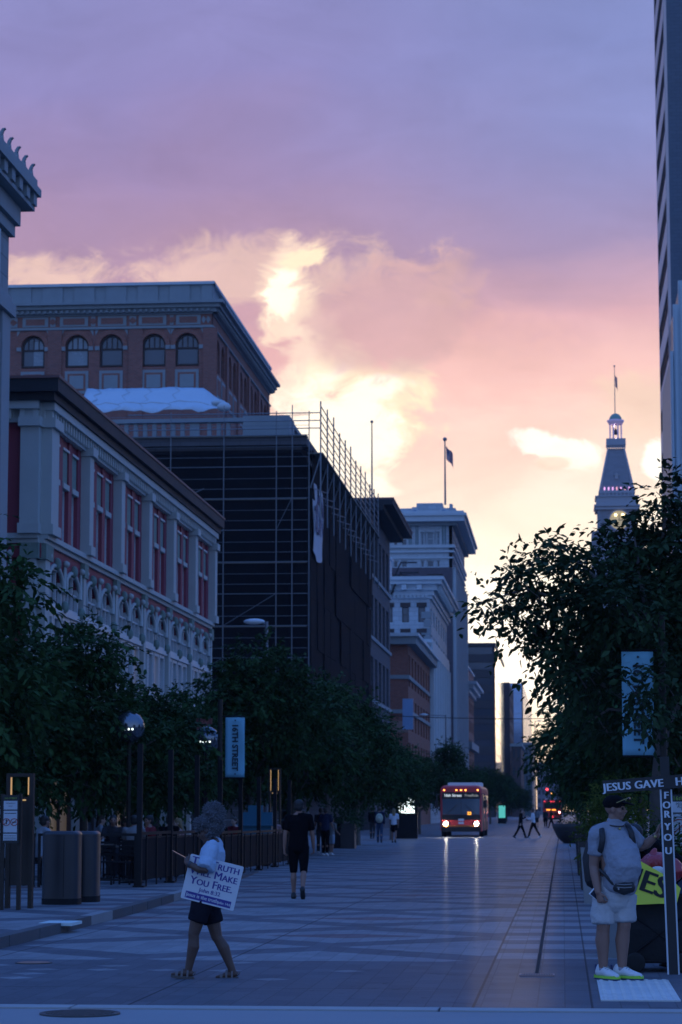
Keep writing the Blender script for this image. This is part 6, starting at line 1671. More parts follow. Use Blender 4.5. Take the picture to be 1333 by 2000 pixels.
def lamp_post(label, px, Y, pyt, arm_px, pya=None):
    q = at(px, 1583, Y); z = Zat(pyt, Y, px); e = at(arm_px, pya or pyt, Y)
    t = thing('street_lamp', label, 'street lamp', (q.x, Y, 0)); m = MB(); m.tube([(0, 0, 0), (0, 0, z)], [.11, .06], MSTEEL, 8); m.build('pole', t, True)
    m = MB(); m.tube([(0, 0, z - .1), (e.x - q.x, 0, e.z)], .04, MSTEEL, 6); m.build('arm', t, True)
    h = MB(); h.ball((e.x - q.x, 0, e.z), .42, MWHITE, 10, (1, .4, .28)); h.build('lamp_head', t, True)
lamp_post('tall street lamp with white head above the trees, before the scaffold', 520, 92, 1214, 497); lamp_post('distant street lamp before the red brick building', 872, 232, 1396, 828); lamp_post('thin distant street lamp beyond the pedestrians, near the vanishing point', 1047, 420, 1408, 1054)
# ------------------------------------------------------------------ patio fence, poles, tables, chairs
XP = -8.15
GF = 'patio fence panels'
def fence_panel(loc, rz, L, label):
    t = thing('patio_fence', label, 'fence', loc, rz, GF)
    m = MB(); m.box(.04, L - .04, -.015, .015, .12, .92, MPANEL); m.build('panel', t, True)
    m = MB(); m.box(0, L, -.03, .03, .99, 1.05, MBLACKM); m.box(.03, L - .03, -.02, .02, .925, .955, MBLACKM); m.build('rail', t, True)
    n = 3
    for i in range(n): m = MB(); x = (i + .5) * L / n; m.box(x - .025, x + .025, -.04, -.016, .0, .99, MBLACKM); m.build('upright', t, True)
ys = [46.6, 50.3, 54.0, 57.7, 61.4, 65.1, 68.8, 72.5]
words = ['first', 'second', 'third', 'fourth', 'fifth', 'sixth', 'last']
for i in range(7): fence_panel((XP, ys[i], kz(ys[i])), R(90), 3.62, '%s dark fence panel of the patio counting from the litter bins' % words[i])
for i, y in enumerate(ys):
    m = MB(); m.box(-.05, .05, -.05, .05, 0, 2.75 if i < 5 else 2.5, MBLACKM); m.box(-.11, .11, -.11, .11, 0, .03, MBLACKM)
    o = m.build('patio_pole'); o.location = (XP, y - .04, kz(y)); tag(o, ['tall black patio pole at the fence corner beside the litter bins', 'second tall black patio pole, behind the placard', 'third tall black patio pole along the fence', 'fourth tall black patio pole along the fence', 'fifth tall black patio pole along the fence', 'sixth black patio pole along the fence', 'seventh black patio pole along the fence', 'last black patio pole at the far end of the fence'][i], 'pole', 'tall poles of the patio fence')
for i in range(2):
    t = thing('patio_rail', ['open black rail closing the front of the patio beside the bins', 'open black rail at the front of the patio behind the bins'][i], 'railing', (XP - 2.0 * (i + 1), 46.6, .13)); m = MB(); m.box(0, 1.95, -.02, .02, .98, 1.03, MBLACKM); m.box(0, 1.95, -.02, .02, .12, .16, MBLACKM); m.build('rail', t, True)
    for x in (.03, 1.92): m = MB(); m.box(x - .025, x + .025, -.025, .025, 0, .98, MBLACKM); m.build('upright', t, True)
def chair_proto():
    t = thing('patio_chair', 'x', 'chair', (0, 0, 0)); m = MB(); m.box(-.22, .22, -.21, .21, .43, .455, MBLACKM); m.build('seat', t, True)
    m = MB()
    for z in (.56, .64, .72, .80): m.box(-.21, .21, .205, .225, z, z + .05, MBLACKM)
    m.box(-.23, -.205, .20, .235, .455, .88, MBLACKM); m.box(.205, .23, .20, .235, .455, .88, MBLACKM); m.build('backrest', t, True)
    for x in (-.2, .2):
        for y in (-.19, .19): m = MB(); m.box(x - .016, x + .016, y - .016, y + .016, 0, .43, MBLACKM); m.build('leg', t, True)
    return t
def table_proto():
    t = thing('patio_table', 'x', 'table', (0, 0, 0)); m = MB(); m.box(-.38, .38, -.38, .38, .72, .75, M('table_wood', (.12, .09, .07), .6, var=.3, vs=6)); m.build('table_top', t, True)
    m = MB(); m.tube([(0, 0, .02), (0, 0, .72)], .03, MBLACKM, 8); m.build('stem', t, True); m = MB(); m.lathe([(.26, 0), (.26, .015), (.03, .035)], MBLACKM, n=16); m.build('foot', t, True); return t
CH, TB = chair_proto(), table_proto(); usedp = set()
MGLS = M('drinking_glass', (.5, .52, .55), .08, var=0, spec=.9)
table_spots = [(190, 52.5), (262, 54.5), (315, 50.0), (352, 61), (425, 64)]
TABLES = []
for i, (px, Y) in enumerate(table_spots):
    q = at(px, 1583, Y); x = min(q.x, XP - .75); TABLES.append((x, Y))
    lab = ['patio table behind the second litter bin', 'patio table of the diner in the grey shirt', 'patio table by the fence between the bins and the walking woman', 'patio table behind the walking woman', 'patio table near the turquoise drinks cart'][i]
    first_or_dup(TB, usedp, (x, Y, .12 if Y < 56 else .05), .1 * i, lab, 'patio tables', 1)
    m = MB()
    m.lathe([(.03, 0), (.035, .13)], MGLS, (0, 0, 0), 10); o = m.build('drinking_glass'); o.location = (x + .15, Y - .1, (.12 if Y < 56 else .05) + .751); tag(o, 'drinking glass on the ' + lab, 'glass', 'glasses on the patio tables')
# turquoise cart, planters, kiosks
MTURQ = M('turquoise_paint', (.03, .15, .22), .5, var=.1); q = at(497, 1583, 70.5)
t = thing('drinks_cart', 'turquoise cart with a tall back board inside the patio', 'cart', (min(q.x, XP - .7), 70.5, 0)); m = MB(); m.box(-.55, .55, -.35, .35, .25, 1.15, MTURQ); m.box(-.62, .62, -.42, .42, 1.15, 1.2, MTURQ); m.build('body', t, True)
m = MB(); m.box(-.5, .5, .30, .36, 1.2, 1.55, MTURQ); m.box(-.22, .22, .30, .36, 1.55, 1.75, MTURQ); m.build('backboard', t, True)
for x in (-.4, .4): m = MB(); m.tube([(x, -.40, .2), (x, -.36, .2)], .2, MTYRE, 14); m.build('wheel', t, True)
MPLANT = M('planter_concrete', (.24, .245, .25), .8, var=.2, vs=2, bump=.2, bs=30); MPLANTD = M('planter_dark', (.05, .042, .042), .6, var=.2, vs=2); MSOIL = M('soil', (.03, .02, .015), .95)
def bush(name, label, loc, clumps, seed, leaf=.07, tw=260, per=8, mat=None, group=None):
    t = thing(name, label, 'plant', loc, 0, group); link('foliage', crown_mesh('foliage', clumps, tw, per, leaf, mat or MLEAFB, seed, .5, -.5, None, .42), t)
    rd = random.Random(seed); m = MB()
    for c in clumps: m.tube([(c[0] * .3, c[1] * .3, 0), (c[0] * .8, c[1] * .8, c[2])], [.014, .006], MBARK, 5)
    m.build('stem', t, True); return t
def planter(label, loc, sx, sy, h, mat, group='street planters', taper=.92):
    t = thing('planter', label, 'planter', loc, 0, group); m = MB()
    def ring(k, z): return [(sx * k, sy * k, z), (-sx * k, sy * k, z), (-sx * k, -sy * k, z), (sx * k, -sy * k, z)]
    vs = ring(taper, 0) + ring(1, h) + ring(.88, h) + ring(.86, h - .12); m.add(vs, [(3, 2, 1, 0)] + [(a*4+i, a*4+(i+1) % 4, a*4+4+(i+1) % 4, a*4+4+i) for a in range(3) for i in range(4)], mat); m.build('tub', t, True)
    m = MB(); m.box(-sx * .85, sx * .85, -sy * .85, sy * .85, h - .14, h - .10, MSOIL); m.build('soil', t, True); return t
planter('pale concrete planter behind the legs of the man in grey', (1.02, 27.4, 0), .62, .55, .92, MPLANT)
planter('grey concrete planter behind the shoulder of the man in grey', (.96, 43.0, 0), .66, .6, .95, MPLANT)
planter('dark planter box behind the grey concrete planter', (.96, 50.5, 0), .66, .9, 1.0, MPLANTD); planter('dark planter box furthest along the row of planters', (1.0, 62, 0), .70, 1.2, 1.0, MPLANTD)
bush('bush', 'yellow green bush in the planter at the shoulder of the man in grey', (.92, 43.0, .85), [(-.05, 0, .5, .42, .4, .42), (.15, .1, .85, .35, .35, .42), (-.38, -.1, .2, .3, .3, .3), (.35, 0, .35, .4, .4, .4), (-.2, .1, .75, .25, .3, .35)], 31, tw=420)
bush('bush', 'tall loose bush in the dark planter box', (.9, 50.5, .9), [(0, 0, .5, .45, .6, .5), (.1, .3, .95, .4, .5, .4), (-.1, -.4, .4, .4, .4, .4)], 32)
bush('bush', 'dark green bush in the further planter box', (.95, 62, .9), [(0, 0, .5, .5, .9, .5), (.1, .3, .9, .4, .6, .4)], 33, mat=MLEAF)
bush('bush', 'small grassy plant spilling beside the rucksack', (1.02, 27.2, .85), [(0, 0, .2, .35, .4, .25), (.15, .1, .35, .3, .3, .25), (-.25, -.2, .05, .2, .2, .15)], 34, mat=MLEAF)
q = at(1112, 1583, 135)
t = thing('bowl_planter', 'dark round bowl planter at the foot of the far trees', 'planter', (q.x + .15, 120, 0)); m = MB(); m.lathe([(.45, 0), (.75, .25), (1.0, .75), (1.05, .95), (.95, .95), (.9, .85), (.02, .85)], MPLANTD, n=24); m.build('bowl', t, True)
bush('bush', 'leafy shrub growing out of the dark bowl planter', (q.x + .15, 120, .85), [(0, 0, .5, .8, .8, .55), (.2, .2, 1.0, .6, .6, .5)], 35, leaf=.1, mat=MLEAF)
for i, (px, Y, w) in enumerate([(659, 104, .26), (681, 103, .30)]):
    q = at(px, 1583, Y); planter(['tall narrow dark planter near the far patio end', 'wide dark planter near the far patio end, with a shrub'][i], (q.x, Y, 0), w, .5, 1.3 if i == 0 else 1.05, MPLANTD, taper=.97)
    if i: bush('bush', 'low shrub in the wide dark planter by the far patio end', (q.x, Y, .95), [(0, 0, .25, .5, .4, .3)], 36, leaf=.09, mat=MLEAF)
MSCREEN = E('white_screen', (.85, 1.0, .98), 3.2)
q = at(795, 1583, 139); t = thing('advert_kiosk', 'dark kiosk with a glowing white screen beside the bus stop', 'kiosk', (q.x, 139, 0)); k = 139 / FPX
m = MB(); m.box(-.62, .62, -.12, .12, 0, 2.6, MBLACKM); m.build('case', t, True)
m = MB(); m.box(-15 * k, 15 * k, -.14, -.121, Zat(1588, 139, 795), Zat(1557, 139, 795), MSCREEN); m.build('screen', t, True)
m = MB(); m.box(-15 * k, -1 * k, -.14, -.121, Zat(1553, 139, 795), Zat(1549, 139, 795), MSCREEN); m.build('header_light', t, True)
q = at(981, 1583, 300); t = thing('digital_kiosk', 'distant kiosk with a glowing turquoise screen beyond the red bus', 'kiosk', (q.x, 300, 0)); m = MB(); m.box(-.5, .5, -.1, .1, 0, 2.4, MBLACKM); m.build('case', t, True)
m = MB(); m.box(-.4, .4, -.12, -.101, .7, 2.2, E('cyan_screen', (.15, .85, .8), .6)); m.build('screen', t, True)
# traffic signals far away
for px, py, col, lab in ((1069, 1545, REDL, 'far red traffic signal over the second bus'), (1079, 1553, AMBL, 'far amber traffic signal beside the red one')):
    q = at(px, py, 380); t = thing('traffic_signal', lab, 'traffic signal', (q.x + .0, 380, 0)); m = MB(); m.tube([(0, .15, 0), (0, .15, q.z)], .08, MBLACKM, 6); m.build('pole', t, True)
    m = MB(); m.box(-.2, .2, -.12, .12, q.z - .5, q.z + .5, MBLACKM); m.build('housing', t, True); m = MB(); m.ball((0, -.15, q.z + .25), .2, col, 8); m.build('lamp', t, True)
m = MB(); a, b = at(700, 1395, 240), at(1333, 1393, 240); m.tube([a.lerp(b, j / 12) - Vector((0, 0, .5 * math.sin(math.pi * j / 12))) for j in range(13)], .035, MBLACKM, 4); tag(m.build('overhead_wire'), 'thin overhead wire crossing the street above the bus', 'wire')
# ------------------------------------------------------------------ the cross, the cart and its load
MCROSSK = M('cross_black', (.013, .013, .015), .5, var=.15, vs=5); MCROSSW = M('cross_white', (.52, .55, .58), .6, var=.12, vs=6); MCL = M('cross_lettering', (.60, .64, .68), .6, var=.05)
Yc = 23.15; kc = Yc / FPX
base = gnd(1318, 1905); t = thing('cross', 'tall black wooden cross with white edges and white lettering, held by the man', 'cross', (at(1317, 1905, Yc).x, Yc, .005))
xb = t.location.x; top = at(1310, 1478, Yc); T = lambda px, py: (at(px, py, Yc).x - xb, at(px, py, Yc).z - .005)
m = MB(); lean = []
def bar(m, p0, p1, w, y0, y1, mat):
    (x0, z0), (x1, z1) = p0, p1; d = Vector((x1 - x0, 0, z1 - z0)).normalized(); n2 = Vector((d.z, 0, -d.x)); a, b = Vector((x0, 0, z0)), Vector((x1, 0, z1)); vs = []
    for y in (y0, y1):
        for p, s in ((a, -1), (a, 1), (b, 1), (b, -1)): v = p + n2 * (w * s); vs.append((v.x, y, v.z))
    m.add(vs, [(0, 1, 2, 3), (7, 6, 5, 4), (0, 4, 5, 1), (1, 5, 6, 2), (2, 6, 7, 3), (3, 7, 4, 0)], mat)
bar(m, T(1316, 1903), T(1298, 1478), .042, -.035, .035, MCROSSK); m.build('upright', t, True)
m = MB()
for s in (-1, 1):
    p0, p1 = T(1316, 1903), T(1300.7, 1542); bar(m, (p0[0] + s * .0495, p0[1]), (p1[0] + s * .0495, p1[1]), .007, -.04, .03, MCROSSW)
m.build('edge_strip', t, True)
m = MB(); bar(m, T(1178, 1538), T(1372, 1522), .062, -.055, -.036, MCROSSK); m.build('beam', t, True)
ang = math.atan2(T(1372, 1522)[1] - T(1178, 1538)[1], T(1372, 1522)[0] - T(1178, 1538)[0])
def cl(txt, px, py, size, rot=0.0, b=.004, sp=1.0):
    o = link('lettering', text_mesh(txt, size, MCL, .002, 0, spacing=sp), t); x, z = T(px, py); o.location = (x, -.058 if py < 1545 else -.0385, z); o.rotation_euler = (R(90), -rot, 0)
    bm = bmesh.new(); me = o.data
    for i, dx in enumerate((-1, 0, 1)):
        n0 = len(bm.verts); bm.from_mesh(me); bm.verts.ensure_lookup_table()
        for v in bm.verts[n0:]: v.co.x += dx * b; v.co.z += i * .0002
    bm.to_mesh(me); bm.free(); return o
cl('JESUS GAVE', 1237, 1534.5, .105, ang, .0045, 1.05); cl('H', 1327, 1527, .11, ang, .0045)
for ch, py in zip('FORYOU', (1554, 1573, 1591, 1615, 1636, 1662)): cl(ch, 1301.3 + (py - 1554) * .0424, py, .094, 0, .0045)
# black rules sign behind the cross
p = at(1336, 1700, 27.0); kk = 27.0 / FPX
rules_sign('large street rules sign with red prohibition circles behind the cross', (at(1347, 1700, 27.5).x, 27.5, 0), 78 * 27.5 / FPX, Zat(1668, 27.5, 1330), Zat(1552, 27.5, 1330), ['PEDESTRIANS &', 'AUTHORIZED', 'VEHICLES'], (0.24,))
MFAB = M('black_canvas', (.012, .012, .014), .85, var=.2, vs=4, bump=.4, bs=20); Yk = 24.6
t = thing('folding_wagon', 'black canvas folding wagon behind the man, loaded with a yellow sign', 'wagon', (at(1290, 1800, Yk).x, Yk, 0)); xo = t.location.x
x0, x1 = at(1222, 1800, Yk).x - xo, at(1352, 1800, Yk).x - xo; z0, z1 = Zat(1878, Yk, 1290), Zat(1752, Yk, 1290)
m = MB(); vs = []
for z, g2 in ((z0, .02), ((z0 + z1) / 2, .05), (z1, .0)): vs += [(x0 - g2, -.02 - g2, z), (x1 + g2, -.02 - g2, z), (x1 + g2, .6 + g2, z), (x0 - g2, .6 + g2, z)]
m.add(vs, [(3, 2, 1, 0)] + [(a*4+i, a*4+(i+1) % 4, a*4+4+(i+1) % 4, a*4+4+i) for a in range(2) for i in range(4)], MFAB); m.build('canvas_box', t, True)
m = MB()
for y in (-.06, .64):
    m.tube([(x0, y, z0 + .02), (x1, y, z1 - .12)], .012, MBLACKM, 6); m.tube([(x0, y, z1 - .12), (x1, y, z0 + .02)], .012, MBLACKM, 6); m.tube([(x0, y, z1), (x1, y, z1)], .014, MBLACKM, 6); m.tube([(x0, y, z0), (x1, y, z0)], .014, MBLACKM, 6)
m.build('frame', t, True)
for x in (x0 + .09, x1 - .09):
    for y in (-.07, .62):
        m = MB(); m.lathe([(.03, -.03), (.085, -.03), (.10, -.02), (.10, .02), (.085, .03), (.03, .03)], MTYRE, n=18)
        for i in range(len(m.v)): a, b, c = m.v[i]; m.v[i] = (x + a, y + c, .101 + b)
        w = m.build('wheel', t, True); m = MB(); m.lathe([(.001, -.02), (.055, -.025), (.055, .0)], MRIM, n=12)
        for i in range(len(m.v)): a, b, c = m.v[i]; m.v[i] = (x + a, y + c, .101 + b)
        m.build('hub', w, True)
# yellow sign lying tilted in the wagon
MYEL = M('yellow_board', (.85, .90, .09), .55, var=.08, vs=3); t = thing('yellow_sign', 'yellow sign with big black letters leaning in the black wagon', 'sign', at(1284, 1720, 24.45)); o0 = t.location
tilt = R(27)
P2 = lambda px, py: (at(px, py, 24.45).x - o0.x, at(px, py, 24.45).z - o0.z)
m = MB(); m.fpoly(((0, 0, 0), (1, 0, 0), (0, -1, 0)), [P2(1232, 1672), P2(1250, 1681), P2(1310, 1715), P2(1330, 1735), P2(1322, 1765), P2(1288, 1765), P2(1222, 1768), P2(1222, 1700)], -.008, .008, MYEL); m.build('board', t, True)
def yl(txt, px, py, size, rot, b=.010):
    o = link('lettering', text_mesh(txt, size, MSIGNK, .002, 0), t); x, z = P2(px, py); o.location = (x, -.0115, z); o.rotation_euler = (R(90), rot, 0)
    bm = bmesh.new(); me = o.data
    for i, dx in enumerate((-1, 0, 1)):
        n0 = len(bm.verts); bm.from_mesh(me); bm.verts.ensure_lookup_table()
        for v in bm.verts[n0:]: v.co.x += dx * b; v.co.z += i * .0002
    bm.to_mesh(me); bm.free()
yl('JES', 1272, 1727, .30, R(20), .011)
# ------------------------------------------------------------------ the woman with the placard
MGREYHAIR = M('grey_curls', (.19, .195, .215), .9, var=.35, vs=14, bump=1.0, bs=60)
MHAIRSHADE = M('shaded_inner_hair', (.075, .078, .09), .95, var=.5, vs=16, bump=1.0, bs=60)  # inner hair coloured darker for the shade among the curls
def woman():
    Y = 23.3; g0 = at(400, 1905, Y); kz = .000888
    def Q(zx, zy, y): return V((445 - zx) * kz, y, (1922 - zy) * kz)
    J = dict(calf=1.12, arm=1.1, s=.93, w=1.06, fwd=V(1, 0, 0), up=V(-.12, 0, 1).normalized())
    J['pel'] = Q(448, 1060, 0); J['waist'] = Q(475, 860, 0); J['chest'] = Q(520, 620, 0); J['sho'] = Q(535, 505, 0); J['neck'] = Q(515, 455, 0); J['head'] = Q(462, 352, 0)
    J['face'] = V(.93, 0, -.30)
    J['shL'] = Q(545, 520, .165); J['elL'] = Q(478, 775, .275); J['wrL'] = Q(300, 695, .235); J['hdL'] = (Q(215, 615, .11) - J['wrL']).normalized()
    J['shR'] = Q(545, 520, -.165); J['elR'] = Q(500, 760, -.22); J['wrR'] = Q(330, 690, -.06); J['hdR'] = (Q(230, 620, .02) - J['wrR']).normalized()
    J['htL'] = V(.2, -.5, 1); J['hnL'] = V(0, 1, .3); J['htR'] = V(.2, .5, 1); J['hnR'] = V(0, -1, -.2); J['curlL'] = .55; J['curlR'] = .45
    J['hipL'] = Q(440, 1070, .085); J['hipR'] = Q(455, 1070, -.085)
    J['kneeL'] = Q(338, 1450, .095); J['ankL'] = Q(283, 1830, .09); J['kneeR'] = Q(562, 1490, -.09); J['ankR'] = Q(735, 1850, -.09)
    J['faL'] = J['faR'] = 0.0; J['fdL'] = V(.99, 0, .10).normalized(); J['fdR'] = V(1, 0, -.03); J['fnL'] = V(.05, 0, -1); J['fnR'] = V(0, 0, -1)
    blue = cloth('pale_blue', (.36, .47, .60)); navy = cloth('black_navy', (.016, .016, .024))
    body, P, A = figure('grey curly haired woman in pale blue T-shirt walking with a placard under her arm', (g0.x, Y, .006), math.pi, J, 'dark', blue, navy, None, None, sleeves=.78, legcover=.62, vox=.0065, wob=.026)
    # loose sleeve of the near arm
    c = MB(); S, E = J['shL'], J['elL']; loft(c, [S + V(0, -.01, .0), S.lerp(E, .4), S.lerp(E, .86)], [(.076, .07), (.084, .078), (.088, .08)], blue, cap=.15); fuse(c, 'sleeve', .007, 2, body, .040)
    # big curly hair: lumps plus thousands of little curls
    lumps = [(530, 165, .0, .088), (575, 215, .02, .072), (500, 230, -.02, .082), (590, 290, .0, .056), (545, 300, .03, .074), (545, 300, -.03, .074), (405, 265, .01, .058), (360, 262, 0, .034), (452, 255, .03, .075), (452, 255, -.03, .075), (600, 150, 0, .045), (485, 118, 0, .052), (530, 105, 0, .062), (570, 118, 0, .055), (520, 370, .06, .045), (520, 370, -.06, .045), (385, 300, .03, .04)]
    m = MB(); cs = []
    for zx, zy, y, r in lumps: c = Q(zx, zy, y); egg(m, c, (r * .90, r * .90, r * .90), MHAIRSHADE); cs.append((c, r))
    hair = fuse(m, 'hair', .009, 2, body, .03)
    rd = random.Random(8); m = MB()
    for i in range(2600):
        c, r = cs[rd.randrange(len(cs))]; d = V(rd.gauss(0, 1), rd.gauss(0, 1), rd.gauss(0, 1)).normalized(); p = c + d * r * rd.uniform(.82, .98)
        o = V(rd.gauss(0, 1), rd.gauss(0, 1), rd.gauss(0, 1)).normalized(); o = (o - d * o.dot(d)).normalized(); k = rd.uniform(.006, .016); a0 = rd.uniform(0, 6); pts = []
        for j in range(5):
            a = a0 + j * 1.25; pts.append(p + d * (.006 * j + k * .5 * math.sin(a)) + o * k * math.cos(a) * .8)
        m.tube(pts, [.004, .0038, .0034, .003, .0018], MGREYHAIR, 3, cap=False)
    m.build('curls', hair, True)
    # sandals
    MS = M('sandal', (.10, .085, .08), .8, var=.2, vs=6); MSS = M('sandal_strap', (.15, .13, .13), .7, var=.2, vs=8)
    for n in 'LR':
        An, fd, dn = J['_foot' + n]; up = -dn; sd = V(0, 1, 0); c = MB()
        base = An + dn * .085
        prof = [(-.058, .030), (-.03, .036), (.03, .036), (.08, .043), (.12, .044), (.15, .034), (.162, .018)]
        out = [base + fd * a + sd * b2 for a, b2 in prof] + [base + fd * a - sd * b2 for a, b2 in reversed(prof)]
        nn = len(out); c.add([p for p in out] + [p + up * .028 for p in out], [tuple(range(nn - 1, -1, -1)), tuple(range(nn, 2 * nn))] + [(i, (i + 1) % nn, nn + (i + 1) % nn, nn + i) for i in range(nn)], MS)
        s1 = c.build('sandal', body, True); c = MB()
        def band(a, h, wd, hw): 
            pts = [base + fd * a + sd * (hw * math.cos(q)) + up * (.02 + h * math.sin(q)) for q in [math.pi * i / 8 for i in range(9)]]
            for i in range(8):
                p, q = pts[i], pts[i + 1]; c.add([p - fd * wd, q - fd * wd, q + fd * wd, p + fd * wd, (p - fd * wd) + up * .005, (q - fd * wd) + up * .005, (q + fd * wd) + up * .005, (p + fd * wd) + up * .005], [(0,3,2,1),(4,5,6,7),(0,1,5,4),(1,2,6,5),(2,3,7,6),(3,0,4,7)], MSS)
        band(.105, .042, .013, .044); band(.055, .075, .011, .042); band(.0, .105, .010, .043)
        loft(c, [base + fd * -.055 + sd * .036 + up * .05, base + fd * -.068 + up * .075, base + fd * -.055 - sd * .036 + up * .05], [.007, .009, .007], MSS); c.build('straps', s1, True)
    # wristband
    c = MB(); d = (J['wrL'] - J['elL']).normalized(); c.tube([J['wrL'] - d * .03, J['wrL'] - d * .005], .033, M('wristband', (.05, .05, .06), .6), 12); c.build('wristband', body, True)
    Mw = Matrix.Translation((g0.x, Y, .006)) @ Matrix.Rotation(math.pi, 4, 'Z')
    # phone in the hands
    ph = MB(); c = Q(165, 600, .05); T = Matrix.Translation(Mw @ c) @ Matrix.Rotation(R(28), 4, 'Y'); ph.box(-.075, .075, -.036, .036, -.005, .005, M('phone_shell', (.015, .015, .018), .3), T)
    tag(ph.build('phone'), 'dark phone held up in front of the woman with grey hair', 'phone')
    # placard
    MP = M('placard_board', (.60, .64, .68), .6, var=.05, vs=3); MINK = M('placard_ink', (.05, .045, .26), .6, var=.05); 
    cc = Mw @ Q(551, 892, .185); t = thing('placard', 'white placard with dark blue lettering, tucked under the walking woman\'s arm', 'placard', cc); t.rotation_euler = (R(3), R(13.8), 0)
    W, H = .525, .43
    b = MB(); rr = .012; pts = []
    for cx, cz, a0 in ((W/2-rr, H/2-rr, 0), (-W/2+rr, H/2-rr, 90), (-W/2+rr, -H/2+rr, 180), (W/2-rr, -H/2+rr, 270)):
        for k in range(4): pts.append((cx + rr * math.cos(R(a0 + 30 * k)), cz + rr * math.sin(R(a0 + 30 * k))))
    b.fpoly(((0, 0, 0), (1, 0, 0), (0, -1, 0)), pts, -.004, .004, MP); b.build('board', t, True)
    b = MB(); b.box(-.225, .225, -.0055, -.0041, -.20, -.135, MINK); b.build('footer_band', t, True)
    def line(txt, size, z, mat, sc=False, x=0, bold=.0, sx=1.0):
        cu = bpy.data.curves.new('t', 'FONT'); cu.body = txt; cu.size = size; cu.extrude = .0008; cu.align_x = 'CENTER'; cu.align_y = 'CENTER'; cu.resolution_u = 3; cu.small_caps_scale = .78
        if sc:
            for f in cu.body_format: f.use_small_caps = True
        ob = bpy.data.objects.new('t', cu); COL.objects.link(ob); me = bpy.data.meshes.new_from_object(ob.evaluated_get(bpy.context.evaluated_depsgraph_get())); bpy.data.objects.remove(ob)
        me.materials.clear(); me.materials.append(mat)
        if bold:
            bm = bmesh.new()
            for i, dx in enumerate((-1, 0, 1)):
                n0 = len(bm.verts); bm.from_mesh(me); bm.verts.ensure_lookup_table()
                for v in bm.verts[n0:]: v.co.x += dx * bold; v.co.z += i * .0001
            bm.to_mesh(me); bm.free()
        o = link('lettering', me, t); o.location = (x, -.0052, z); o.rotation_euler = (R(90), 0, 0); o.scale = (sx, 1, 1)
    line('The Truth', .105, .158, MINK, True, .0, .0024); line('Will Make', .105, .068, MINK, True, 0, .0024); line('You Free.', .105, -.025, MINK, True, 0, .0024)
    line('John 8:32', .055, -.098, MINK, False, 0, .0010)
    MWH = M('placard_white_ink', (.62, .66, .70), .6, var=.03)
    for o in t.children: pass
    line('Jesus is the truth.', .050, -.165, MWH, False, -.055, .0012, .92); line('John 14:6', .036, -.170, MWH, False, .16, .0009, .92)
    for o in list(t.children)[-2:]: o.location.y = -.0066
woman()
